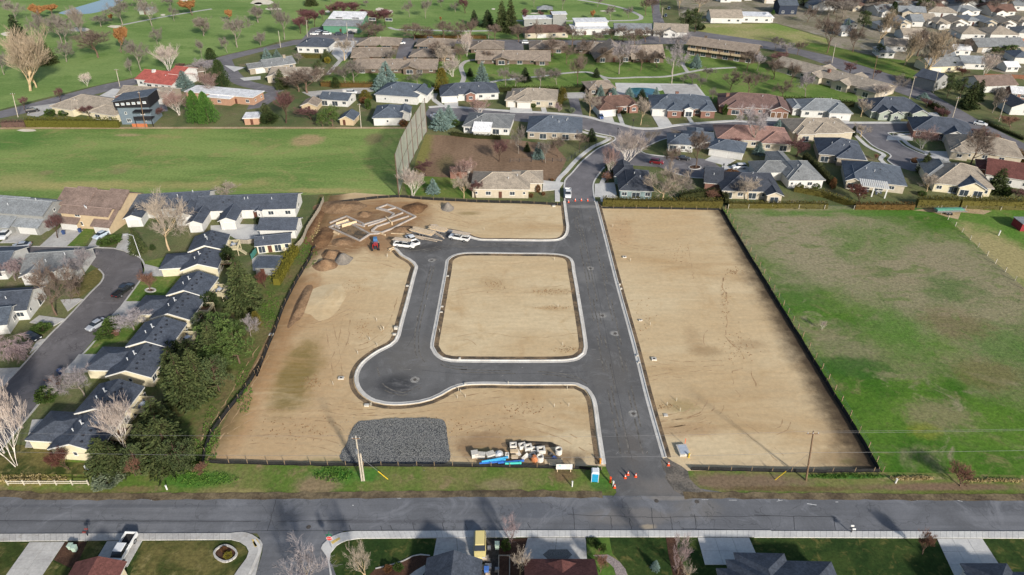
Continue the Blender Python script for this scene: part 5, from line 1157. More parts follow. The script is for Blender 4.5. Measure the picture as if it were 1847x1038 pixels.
def leafy_mesh(seed):
    """tree that has kept its dry leaves"""
    rr = random.Random(seed)
    t, c = bare_mesh(seed, 'upright')
    b = MB()
    for v in list(c.vertices)[::2]:
        leaf(b, Vector(v.co)+Vector((rr.uniform(-1,1), rr.uniform(-1,1), rr.uniform(-1,1)))*.02, .05*rr.uniform(.6,1.3), rr)
    return t, b.mesh('crown')
FAM = {}
for st, n in (('spread',4),('upright',3),('vase',3),('birch',3),('weep',2),('column',2),('sparse',3)):
    FAM[st] = [bare_mesh(100+7*k+len(st)*31, st) for k in range(n)]
for st, n in (('fir',3),('spruce',3),('cypress',2),('column_green',1),('pine',3),('shrub',3)):
    FAM[st] = [conifer_mesh(40+k, 'column' if st == 'column_green' else st) for k in range(n)]
FAM['leafy'] = [leafy_mesh(9), leafy_mesh(10)]
def bark(n, c): return mat('bark_'+n, c, .9, .2, 6, .1, rand=.1)
def twig(n, c): return mat('twigs_'+n, c, .9, .12, 4, .1, rand=.14)
B_grey, B_brown, B_white, B_tan, B_dark = bark('grey', C(140,130,118,.9)), bark('brown', C(112,92,78,.9)), bark('white', C(226,216,204,.9)), bark('tan', C(196,172,136,.9)), bark('dark', C(82,66,56,.9))
KIND = {   # family, bark, crown material, object name, category
 'bg': ('spread', B_grey, twig('grey', C(126,118,110,.9)), 'bare_tree', 'tree'),
 'bb': ('spread', B_brown, twig('brown', C(112,98,88,.9)), 'bare_tree', 'tree'),
 'bv': ('vase', B_grey, twig('greyb', C(134,124,114,.9)), 'bare_tree', 'tree'),
 'bt': ('vase', B_tan, twig('tan', C(164,148,126,.9)), 'cottonwood_tree', 'tree'),
 'bl': ('spread', B_tan, twig('beige', C(158,146,132,.9)), 'bare_tree', 'tree'),
 'bp': ('birch', B_white, twig('pink', C(146,120,112,.9)), 'birch_tree', 'tree'),
 'bn': ('birch', B_white, twig('pale', C(184,170,160,.9)), 'birch_tree', 'tree'),
 'bw': ('spread', B_grey, twig('lilac', C(154,146,146,.9)), 'bare_tree', 'tree'),
 'bk': ('weep', B_grey, twig('pinkish', C(148,130,130,.9)), 'weeping_tree', 'tree'),
 'bu': ('upright', B_dark, twig('plum', C(104,76,74,.9)), 'plum_tree', 'tree'),
 'bc': ('column', B_dark, twig('maroon', C(110,78,78,.9)), 'upright_tree', 'tree'),
 'bx': ('sparse', B_grey, twig('lilac', C(154,146,146,.9)), 'bare_tree', 'tree'),
 'by': ('sparse', B_tan, twig('beige', C(158,146,132,.9)), 'bare_tree', 'tree'),
 'bz': ('sparse', B_brown, twig('pinkish', C(148,130,130,.9)), 'bare_tree', 'tree'),
 'bo': ('leafy', B_brown, leafmat('dry_leaves', C(160,112,70,.9), C(184,140,92,.9)), 'oak_tree', 'tree'),
 'cf': ('fir', B_dark, leafmat('fir_needles', C(58,72,42,.9), C(94,102,62,.9)), 'fir_tree', 'tree'),
 'ck': ('fir', B_dark, leafmat('dark_needles', C(46,60,42,.9), C(66,80,50,.9)), 'conifer_tree', 'tree'),
 'cs': ('spruce', B_brown, leafmat('blue_needles', C(104,128,122,.9), C(140,160,152,.9)), 'spruce_tree', 'tree'),
 'cg': ('cypress', B_brown, leafmat('cypress_green', C(62,96,44,.9), C(92,126,58,.9)), 'cypress_tree', 'tree'),
 'cd': ('column_green', B_dark, leafmat('cypress_dark', C(46,62,36,.9), C(70,84,44,.9)), 'cypress_tree', 'tree'),
 'cy': ('column_green', B_brown, leafmat('olive_scales', C(98,92,40,.9), C(124,112,52,.9)), 'arborvitae', 'tree'),
 'cp': ('pine', B_brown, leafmat('pine_needles', C(72,92,50,.9), C(104,122,66,.9)), 'pine_tree', 'tree'),
 'cq': ('pine', B_dark, leafmat('pine_dark', C(70,84,56,.9), C(100,110,70,.9)), 'pine_tree', 'tree'),
 'sg': ('shrub', B_dark, leafmat('shrub_green', C(60,80,38,.9), C(88,106,52,.9)), 'shrub', 'shrub'),
 'sd': ('shrub', B_dark, leafmat('shrub_dark', C(44,58,34,.9), C(64,76,42,.9)), 'shrub', 'shrub'),
 'sj': ('shrub', B_dark, leafmat('juniper_grey', C(116,128,104,.9), C(144,152,122,.9)), 'juniper', 'shrub'),
 'sr': ('vase', B_dark, twig('red', C(100,66,58,.9)), 'red_shrub', 'shrub'),
 'sb': ('vase', B_brown, twig('russet', C(128,96,80,.9)), 'bare_shrub', 'shrub'),
 'sy': ('shrub', B_brown, leafmat('shrub_gold', C(124,116,44,.9), C(156,144,64,.9)), 'shrub', 'shrub'),
 'so': ('shrub', B_brown, leafmat('shrub_brown', C(104,74,50,.9), C(134,98,66,.9)), 'shrub', 'shrub'),
}
VR = random.Random(3)
def tree_at(kind, X, Y, Hm, Wm, label, group=None, rz=None):
    fam, bk, cr, nm, cat = KIND[kind]
    t, c = VR.choice(FAM[fam])
    root = thing(nm, label, cat, (X, Y, 0), VR.uniform(0, 6.28) if rz is None else rz, group)
    k_ = 1.22 if fam in ('spread','vase','upright','column','leafy') else 1.08
    s = (Wm*k_, Wm*k_, Hm*(1.05 if k_ > 1.1 else 1))
    ob('trunk', t, bk, root, None, None, s); ob('crown', c, cr, root, None, None, s)
    return root
def T(kind, R, bx, by, ty, w, label, group=None):
    X, Y = G(R, bx, by); Wm = max(.5, w*mpp(R, bx, by))
    if KIND[kind][0] in ('fir','spruce','cypress','column_green','shrub','pine'):      # the pixel is the crown's near foot, the stem stands behind it
        Y2 = Y+Wm*(.2 if KIND[kind][0] == 'pine' else .42)
        X *= (Y2*cos(PITCH)+CAM_H*sin(PITCH))/(Y*cos(PITCH)+CAM_H*sin(PITCH)); Y = Y2
    kk = (CY-P(R, 0, ty)[1])/FPX
    Hm = Y*(kk*cos(PITCH)-sin(PITCH))/(cos(PITCH)+kk*sin(PITCH))+CAM_H
    return tree_at(kind, X, Y, max(.6, Hm), Wm, label, group)
# golf course, upper left
for a in [
 ('bt','a',215,645,225,300,'largest tan cottonwood with leaning pale trunk beside the golf road'), ('bt','a',258,622,265,200,'second tan cottonwood, right of the largest one, on the golf course'),
 ('bg','a',30,532,360,120,'bare tree with white trunk at the left edge of the golf course'), ('ck','a',145,310,95,135,'dark green conifer behind the tan cottonwoods'),
 ('bg','a',300,300,90,125,'grey bare tree right of the dark conifer on the fairway'), ('bg','a',440,305,110,150,'grey bare tree below the pond, left of a twin'), ('bg','a',475,322,125,140,'grey bare tree below the pond, right of a twin'),
 ('bv','a',588,276,60,115,'slender grey tree standing over a sand bunker'), ('bb','a',695,410,225,225,'broad dark bare tree in the middle of the fairway'), ('bo','a',860,376,212,105,'tan leaved oak in the middle of the fairway'),
 ('bg','a',1000,503,285,160,'leaning grey tree with pale trunk above the red roof'), ('bg','a',935,538,425,65,'small thin tree left of the red roofed house'), ('bn','a',620,612,520,85,'small tree with white trunk beside the golf road'),
 ('cf','a',345,470,270,150,'dark green fir right of the cottonwoods'), ('bg','a',472,440,300,120,'grey bare tree right of the dark green fir'), ('bg','a',120,160,5,130,'hazy bare tree near the upper left corner'),
 ('bo','a',290,150,45,95,'rust leaved oak left of the pond'), ('bo','a',372,112,35,75,'smaller rust leaved oak at the pond\'s left end'), ('bg','a',718,190,115,120,'hazy grey tree below the pond\'s right half'), ('bo','a',795,156,108,42,'tiny orange leaved tree below the pond'),
 ('bg','a',870,182,-10,170,'tall bare tree at the right end of the pond'), ('bg','a',1078,186,0,140,'tall leaning bare tree by the fairway hut'), ('bg','a',1115,318,205,85,'thin grey tree above the leaning pale trunk'), ('bo','a',1365,110,8,105,'rust leaved oak on the cart path'),
 ('bg','a',1235,152,48,65,'small bare tree below the cart path'), ('bv','a',1445,257,125,130,'pale vase shaped tree on open fairway'), ('bg','a',1682,338,125,175,'large grey tree above the golf road bend'), ('bo','a',1615,155,75,65,'rust leaved tree left of the large grey tree'),
 ('bg','a',1612,377,265,62,'thin tree at the golf road bend'), ('bg','a',1432,415,285,65,'slim tree behind the dark conifer by the road'), ('bg','a',1832,162,58,85,'bare tree on the fairway left of the sand bunkers'), ('bg','a',1845,322,238,65,'small bare tree near the clubhouse road'), ('bg','a',1212,50,-10,85,'bare tree at the top edge above the cart path'), ('bg','a',45,62,-30,70,'bare tree at the top left corner'), ('bg','a',1010,70,-60,150,'wide bare tree at the top edge right of the pond'),
 ('bn','a',1200,512,325,155,'tall whitish tree behind the red roofed house'), ('cd','a',1500,432,342,75,'dark conifer at the road fork'), ('cd','a',1578,634,428,105,'tall narrow dark conifer right of the grey shrub trees'), ('cs','a',1320,658,495,145,'blue spruce beside the red roofed house'), ('bw','a',1462,535,425,170,'lilac grey spreading tree at the road fork'), ('bp','a',1490,672,515,150,'pinkish birch clump below the road fork'), ('bu','a',1310,515,455,95,'dark plum shrub tree above the red roofed house'), ('bp','a',1270,818,655,165,'pinkish multi stemmed birch on a gravel bed'),
 ('cg','a',1408,888,645,140,'bright green cypress, left of a twin pair'), ('cg','a',1482,892,655,160,'bright green cypress, right of a twin pair'), ('bu','a',430,722,635,65,'plum shrub tree by the golf road'), ('bu','a',172,782,695,65,'plum shrub tree beside the black car'), ('bu','a',640,832,748,95,'reddish bare tree before the long cream house'), ('bu','a',1110,855,780,130,'dark reddish shrub right of the modern house'),
 ('sg','a',360,835,775,70,'green shrub left of the long cream house'), ('sg','a',470,830,780,90,'green shrub in front of the long cream house'), ('bp','a',1345,800,720,50,'small pink birch beside the bright cypresses'), ('bg','b',210,282,62,145,'large grey tree left of the green clubhouse'), ('bg','b',40,327,235,75,'round bare tree by the clubhouse road'), ('bg','b',20,162,48,75,'bare tree below the first sand bunker'),
 ('bc','b',325,240,128,85,'maroon upright tree nearest the clubhouse car park'), ('bc','b',378,202,68,110,'maroon upright tree behind the clubhouse car park, tallest'), ('bc','b',422,192,80,80,'maroon upright tree left of the clubhouse'), ('bc','b',482,147,72,42,'small maroon tree by the bunker'),
 ('bc','b',560,132,28,92,'maroon tree behind the clubhouse roof, first from left'), ('bc','b',630,132,15,92,'maroon tree behind the clubhouse roof, second from left'), ('bc','b',700,128,18,92,'maroon tree behind the clubhouse roof, third from left'), ('bc','b',762,116,68,42,'small maroon tree behind the clubhouse, fourth from left'), ('bc','b',810,118,72,55,'small maroon tree behind the clubhouse, fifth from left'),
 ('bc','b',862,195,78,130,'maroon tree right of the clubhouse, left of two'), ('bc','b',925,195,68,95,'maroon tree right of the clubhouse, right of two'), ('bb','b',800,280,165,200,'wide brown bare tree right of the clubhouse'), ('bb','b',860,275,175,150,'brown bare tree at the cart path start'), ('cf','b',400,50,-50,105,'dark conifer at the top edge above the maroon trees'), ('bg','b',540,22,-50,65,'bare tree at the top edge left of the clubhouse trees'), ('bg','b',140,115,18,75,'bare tree behind the sand bunker'),
 ('bg','b',1095,122,5,75,'pale bare tree on the fairway, left of two'), ('bg','b',1210,132,5,85,'pale bare tree on the fairway, right of two'), ('bg','b',790,50,5,40,'faint bare tree on the far fairway'), ('bo','b',1312,162,122,18,'tiny orange tree on the fairway'), ('bg','b',1420,88,15,65,'small bare tree before the dark conifers'), ('bu','b',1490,95,-5,85,'reddish tree before the dark conifers'), ('bg','b',1320,52,-10,65,'bare tree at the top edge above the fairway'),
 ('ck','b',1555,192,65,75,'dark conifer, first of four beside the fairway'), ('ck','b',1650,204,65,115,'broad dark conifer, second of four beside the fairway'), ('cf','b',1750,235,-5,110,'tall sequoia like conifer, third of four'), ('cf','b',1812,244,-15,120,'tallest dark conifer, fourth of four'),
 ('bb','b',1340,282,155,115,'brown bare tree by the dark roadside hedge, first'), ('bb','b',1440,292,155,125,'brown bare tree by the dark roadside hedge, second'), ('bb','b',1530,292,150,125,'brown bare tree by the dark roadside hedge, third'), ('bb','b',1700,292,175,95,'brown bare tree under the tall conifers'),
]: T(*a)
# park and houses behind the range
for a in [
 ('cs','b',90,442,335,85,'blue green spruce left of the white hip roofed house'), ('cs','b',160,422,348,65,'smaller blue green spruce left of the white hip roofed house'), ('bl','b',635,432,275,155,'pinkish bare tree on the driveway pad'), ('bg','b',305,452,378,65,'small bare tree beside the grey ranch'), ('cf','b',510,442,345,85,'dark fir before the white hip roofed house'), ('sy','b',517,455,405,45,'golden shrub before the dark fir'), ('cq','b',458,565,425,85,'brownish pine right of the tan ranch'), ('cf','b',190,645,485,105,'dark fir left of the big brown bare tree'),
 ('bb','b',370,660,490,340,'biggest brown bare tree west of the blue spruces'), ('bb','b',310,650,530,200,'brown bare tree overlapping the biggest one'), ('bu','b',220,872,655,160,'dark bare tree in the yard above the range'), ('cf','b',90,884,725,140,'dark conifer at the range edge, far left yard'), ('sd','b',110,890,800,120,'low dark shrub at the foot of a conifer by the range'),
 ('cs','b',935,625,428,165,'big blue spruce in the park, rear of two'), ('cs','b',900,655,515,155,'big blue spruce in the park, front of two'), ('cd','b',575,632,548,65,'dark cypress beside the brown hedge'), ('bg','b',702,587,435,145,'bare tree on the park lawn left of the spruces'), ('bg','b',980,442,345,95,'bare tree in the condominium court'), ('cy','b',1330,665,485,95,'olive cypress between park and white house'), ('bn','b',1502,402,225,110,'tall white bare tree by the top road'),
 ('cs','b',1610,612,435,115,'dark blue spruce behind the white house'), ('ck','b',1525,547,478,55,'small dark conifer inside the path bend'), ('bg','b',1775,612,485,105,'bare tree with pale trunk on the park lawn'), ('bl','b',1350,480,330,165,'brown bare tree over the condominium roofs'), ('bn','b',1400,545,415,140,'whitish bare tree beside the long condominium'), ('cy','b',785,722,640,85,'olive green clipped tree left of the white houses'), ('so','b',770,740,690,55,'rust brown shrub under the olive tree'), ('sg','b',803,782,700,50,'green clipped shrub left of the white house'),
 ('cs','b',1380,905,740,135,'blue spruce in the cul-de-sac, rear of two'), ('cs','b',1320,935,765,170,'blue spruce in the cul-de-sac, front of two'), ('bp','b',1600,822,705,140,'pink birch on the cul-de-sac lawn'), ('cg','b',1240,695,588,45,'slim green cypress behind the net'), ('cp','b',480,907,790,90,'small round topped pine at the range edge, left'), ('cp','b',550,907,745,150,'round topped pine at the range edge, right'), ('bu','b',400,850,770,160,'dark bare shrub beside the small shed'), ('sg','b',1420,905,850,60,'green shrub beside the cul-de-sac spruce'), ('so','b',1055,905,850,60,'rust shrub at the net foot'),
 ('bb','b',1640,440,360,90,'brown bare tree against the park condominium'), ('sg','b',885,380,320,40,'green shrub by the rear condominium'),
 ('ck','c',105,592,475,95,'dark conifer in the park left of the bare trees'), ('ck','c',610,557,478,65,'small dark conifer on the park path'), ('cs','c',1315,492,378,95,'round blue spruce below the balcony condominium'), ('bg','c',215,617,485,95,'bare tree with pale trunk by the dark hedge'), ('bb','c',480,607,405,155,'brown rounded bare tree in the park'), ('bw','c',772,527,295,190,'large lilac grey tree in mid park'), ('bb','c',925,502,345,145,'brown bare tree before the chalet'), ('bw','c',1145,527,335,180,'large pale grey tree behind the white pole'), ('bw','c',1210,382,225,135,'pale grey tree near the avenue'), ('bb','c',400,457,305,115,'brown bare tree left of mid park'), ('bb','c',515,402,285,115,'dark bare tree behind the park condominiums'), ('bb','c',665,442,340,90,'brown bare tree beside the chalet'),
 ('cs','c',640,692,598,65,'small spruce beside the pool, first of five'), ('cs','c',728,692,618,80,'rounded dark spruce beside the pool, second of five'), ('cs','c',842,702,618,88,'rounded blue spruce beside the pool, third of five'), ('ck','c',932,712,628,80,'rounded dark conifer beside the pool, fourth of five'), ('cs','c',1032,702,616,66,'upright blue spruce beside the pool, fifth of five'),
 ('bl','c',565,828,655,130,'tan vase shaped tree left of the brick house'), ('bl','c',925,888,700,130,'tan vase shaped tree before the brick houses'), ('bb','c',880,330,205,160,'brown bare tree on the top road, right of several'), ('bb','c',720,285,205,130,'brown bare tree on the top road, middle of several'), ('bb','c',600,300,230,110,'brown bare tree on the top road, left of several'), ('bb','c',185,318,150,75,'bare tree before the brown hip roofed house'), ('bu','c',345,260,190,60,'plum tree beside the brown hip roofed house'), ('bc','c',100,172,65,45,'upright maroon tree on the fairway left'), ('bc','c',290,138,78,42,'upright maroon tree on the fairway right'), ('bc','c',225,138,82,34,'small maroon tree beside the gazebo'),
 ('bo','c',585,142,82,45,'orange leaved tree on the fairway'), ('bg','c',715,145,40,75,'bare tree by the cart path loop'), ('bg','c',840,132,50,65,'small bare tree inside the cart path loop'), ('cq','c',1235,235,65,120,'big dark pine by the avenue, left of two'), ('cq','c',1310,238,58,130,'big dark pine by the avenue, right of two'), ('sd','c',1350,220,170,60,'dark shrub below the big pines'),
 ('bg','c',1390,572,478,95,'small bare tree with tan mulch in the park'), ('bb','c',1682,695,515,165,'brown bare tree behind the maroon roof'), ('bg','c',1430,735,628,75,'thin bare tree left of the maroon roof'), ('bb','c',1680,495,365,125,'brown bare tree at the balcony condominium end'), ('bw','c',1750,505,378,105,'pale tree at the balcony condominium end'), ('bg','c',1345,625,548,75,'bare tree at the tennis slab corner'), ('bg','c',1225,592,528,55,'small bare tree above the pool terrace'), ('bw','g',1720,335,55,215,'large lilac grey tree rising over the salmon roof'),
 ('bg','c',170,52,-40,65,'bare tree on the top fairway left'), ('bg','c',370,72,-50,75,'bare tree with pale trunk on the top fairway'), ('bg','c',620,52,-25,65,'bare tree by the top cart path'), ('bb','c',960,112,-10,110,'brown bare tree beside the top avenue, left'), ('bb','c',1010,92,-10,90,'brown bare tree beside the top avenue, right'), ('bl','c',1200,60,-60,140,'tan pink bare tree right of the top avenue'), ('bl','c',1330,90,-40,170,'big tan bare tree above the dark pines'),
 ('sg','c',1520,820,740,40,'small dark conifer before the maroon house'), ('cy','c',380,720,630,50,'olive hedge tree at the hedge lane'), ('sj','c',440,805,765,42,'pale round shrub at the hedge lane foot'), ('bk','c',340,790,725,60,'small pink tree beside the tan roofed house'), ('sg','c',165,770,735,40,'green shrub by the tan house garage'), ('sd','c',740,815,785,45,'dark round shrub before the brick house, left'), ('sd','c',805,812,785,40,'dark round shrub before the brick house, right'),
 ('sd','c',1150,830,800,110,'low dark hedge shrub before the large brick house'), ('sd','c',1395,830,805,90,'low dark shrub at the large brick house\'s right end'),
]: T(*a)
for k_, (kd, R, x, y, t_, w) in enumerate(sorted([('bb','b',1130,285,170,150),('bb','b',1240,300,190,130),('bb','c',60,300,180,120),('bb','c',440,330,190,150),('bb','c',800,300,190,160),('bb','c',960,300,200,140),('bg','c',1060,300,210,120),('bb','b',1300,440,300,130),('bb','b',1460,440,330,110),('bb','c',300,400,280,130),('bg','c',40,620,520,110),('bg','c',330,600,490,110),('bb','c',1040,480,360,120),('bg','b',640,590,470,120),('bg','b',1150,600,500,110),('bb','c',1560,640,500,130),('bg','c',1290,600,520,90)], key=lambda v: P(v[1], v[2], 0)[0])):
    T(kd, R, x, y, t_, w, '%s bare park tree, %s from the left between top road and street houses' % ({'bb':'brown','bg':'grey'}[kd], ORD[k_]), 'bare park trees')
# around the northern street
for a in [
 ('bn','f',1120,532,325,165,'white lilac birch at the foot of the net'), ('bp','f',1510,400,265,120,'pink bare tree behind the beige house'), ('bp','f',1425,400,310,85,'pale pink tree left of the brick outbuilding'), ('bu','f',1215,385,290,120,'plum bare tree at the brown field corner'), ('bl','f',1480,543,385,140,'bare tree at the beige house\'s left corner'), ('bu','f',1565,543,430,95,'plum tree against the beige wall'), ('cs','f',1265,522,398,105,'young grey green spruce on the back lawn'), ('bu','f',1730,282,148,105,'reddish tree alone on the brown field'),
 ('bn','g',820,465,235,245,'big white birch with red twigs beside the curving street'), ('bp','g',700,545,335,115,'red twigged birch below the big white birch'), ('bb','g',1130,520,345,140,'brown bare tree behind the dark roofed teal house'), ('bl','g',1075,722,480,260,'large beige bare tree at the tall hedge'), ('bg','g',1215,688,555,130,'bare tree right of the large beige one'), ('bb','g',1315,485,235,150,'dark bare tree on the cul-de-sac island'), ('cs','g',1760,405,298,95,'blue spruce below the salmon roof'), ('bg','g',985,322,225,120,'low bare tree at the street junction'),
 ('bg','g',60,385,195,95,'bare tree with pale trunk left of the blue spruce'), ('bg','g',250,452,295,85,'thin bare tree by the black fence'), ('cs','g',200,435,298,95,'blue spruce in the back garden above the fence'), ('cf','g',120,375,298,55,'dark small conifer in the back garden'), ('ck','g',575,305,198,85,'rounded dark conifer at the street corner'), ('bb','g',340,405,265,130,'brown bare tree in the back garden, middle'), ('bb','g',490,355,235,95,'brown bare tree in the back garden, right'), ('bl','g',1685,715,555,160,'lilac beige bare tree before the long slate roof'), ('sd','g',1480,260,220,40,'dark conical shrub behind the L shaped house'), ('sd','g',1510,315,255,60,'dark round shrub by the garage wing'),
 ('so','g',200,665,605,32,'rust clipped shrub at the beige house'), ('so','g',148,700,665,36,'rust round shrub at the beige house, left'), ('so','g',235,685,655,28,'rust round shrub at the beige house, right'), ('so','g',297,582,560,26,'small rust shrub on the footway corner'), ('sb','g',690,590,540,110,'red brown shrub beside the curving footway'), ('sg','g',730,540,450,120,'green shrub under the red twigged birch'), ('so','g',1570,545,500,100,'rust clipped mound in the cul-de-sac drive'), ('sb','g',1410,705,650,100,'bare grey shrub behind the hedge'), ('bu','g',1330,330,250,60,'plum bush beside the garage wing'), ('bu','g',1600,350,270,90,'dark plum shrub between the slate garage and salmon house'), ('bg','g',1180,270,225,100,'bare tree beside the L shaped house roof'),
 ('cs','h',95,238,138,85,'round blue spruce at the long street\'s edge'), ('bp','h',1120,348,205,160,'white trunked red birch before the corner gable house'), ('bl','h',690,265,185,110,'pinkish tree at the second cul-de-sac mouth'), ('ck','h',630,262,183,55,'small dark conifer at the second cul-de-sac mouth'), ('bu','h',230,405,278,150,'grey plum bush mass between roofs'), ('cf','h',1130,535,368,110,'tall narrow dark fir at the second cul-de-sac'), ('cf','h',1640,690,478,165,'broad dark fir before the maroon roof'), ('bb','h',1465,475,215,190,'brown bare tree over the tan hip roof'), ('bl','h',1150,665,535,120,'pinkish bare tree behind the pergola house'), ('sr','h',680,725,628,175,'dark red shrub at the pergola house corner'), ('so','h',485,640,555,40,'gold brown conical shrub by the diagonal hedge'), ('sg','h',250,640,595,60,'clipped round green shrub, left of a pair'), ('sg','h',370,638,590,56,'clipped round green shrub, right of a pair'),
 ('bu','h',1530,300,205,110,'brown bush mass at the avenue hedge'), ('bl','d',690,830,705,100,'pinkish tree between the pale grey and sage houses'), ('cs','d',1130,718,655,95,'blue green rounded spruce near the avenue'), ('bu','d',1155,765,705,80,'plum bush below the rounded spruce'), ('bu','d',1270,850,775,100,'dark bush on the corner planting island'), ('so','d',1010,830,770,60,'rust bush before the sage house'), ('sr','d',420,835,785,45,'dark red shrub before the pale grey house'), ('sg','h',1715,700,620,60,'grey green shrub right of the broad fir'), ('bu','h',1770,720,640,110,'dark plum shrub at the right edge hedge'), ('sb','h',1750,195,115,150,'pink red bush above the avenue at the right edge'), ('sb','h',790,430,390,40,'dark little shrub by the cul-de-sac drive'), ('so','h',1075,452,415,60,'rust shrub on the second cul-de-sac island'), ('sg','h',1120,690,650,60,'light green shrub behind the hedge'), ('sd','h',1320,285,240,60,'dark shrub row before the corner gable house'),
]: T(*a)
# avenue and east
for a in [
 ('bb','d',450,377,120,185,'large brown bare tree above the avenue, left'), ('bb','d',632,372,205,150,'brown bare tree on the avenue lawn'), ('bt','d',815,305,85,150,'tan cottonwood behind the avenue lawn'), ('cq','d',700,225,75,110,'dark green pine mass beyond the dry lot'), ('cs','d',590,212,125,55,'blue spruce at the dry lot corner'), ('cd','d',910,122,15,55,'tall dark cypress among the far roofs'), ('cd','d',1015,102,58,32,'small dark cypress among the far roofs'), ('bt','d',1120,556,230,235,'biggest tan bare tree beside the avenue'), ('bt','d',1000,462,250,140,'tan bare tree left of the biggest avenue tree'), ('bb','d',1430,385,275,140,'brown bare tree left of the long hall'), ('bb','d',1090,400,220,200,'brown bare tree mass behind the biggest avenue tree'),
 ('bg','d',80,365,265,85,'grey bare tree at the avenue bend, left'), ('bw','d',170,392,308,105,'pale lilac tree at the avenue bend'), ('bb','d',240,392,295,85,'brown bare tree at the avenue bend, right'), ('bn','d',830,715,585,140,'white multi stemmed tree beside the stepped condominium'), ('bg','d',930,645,535,130,'grey bare tree behind the white stemmed one'), ('bu','d',610,535,445,85,'reddish round tree on the parking strip lawn'), ('bg','d',450,482,425,55,'small pale tree on the avenue lawn'), ('cq','d',1300,700,525,120,'grey green pine beside the tall blue house, left'), ('cq','d',1390,705,555,110,'grey green pine beside the tall blue house, right'), ('cf','d',1450,780,565,140,'green fir at the avenue\'s east side'), ('ck','d',1512,722,558,95,'dark fir behind the green one east of the avenue'), ('bv','d',1620,802,635,120,'grey bare tree with pale trunk on the east lawn'), ('bn','d',1560,545,375,130,'white bare tree before the white shed row'), ('cp','d',1640,385,328,70,'bright green pine by the long hall, left'), ('cp','d',1740,395,318,130,'bright green pine by the long hall, right'), ('cq','d',810,405,308,85,'dark pine beside the small white house'),
 ('bb','d',130,695,575,140,'russet bare tree on the park lawn by the stepped condominium'), ('bw','d',295,692,515,120,'pale grey tree at the stepped condominium\'s front'), ('bb','d',70,565,425,120,'dark bare tree at the stepped condominium\'s upper end'), ('bb','d',190,600,450,120,'dark bare tree behind the pale grey one'), ('bu','d',100,440,370,150,'plum bush mass above the stepped condominium'), ('cs','d',1275,52,-25,85,'blue spruce at the top edge'), ('cs','d',1445,62,-5,45,'narrow blue spruce at the top edge'), ('cd','d',225,45,-10,35,'narrow cypress beside the navy house'), ('bb','d',310,160,50,90,'brown bare tree beside the navy house'), ('bg','d',460,120,-10,130,'hazy bare tree above the dry lot'), ('bg','d',560,130,10,140,'second hazy bare tree above the dry lot'), ('bl','d',1130,110,10,90,'pinkish bare tree among far roofs'), ('bl','d',990,90,0,90,'tan pinkish bare tree among far roofs'), ('cg','d',65,110,70,30,'small green cypress left of the navy house'), ('cs','d',1570,310,260,55,'little blue spruce before the orange fence'), ('cd','d',1335,510,440,45,'narrow dark conifer beside the sage house'), ('sr','d',1410,540,490,90,'red brown shrub before the tall blue house'), ('bu','d',790,545,500,60,'plum shrub on the avenue lawn'), ('sd','d',1450,790,740,90,'dark low shrub under the green fir'),
]: T(*a)
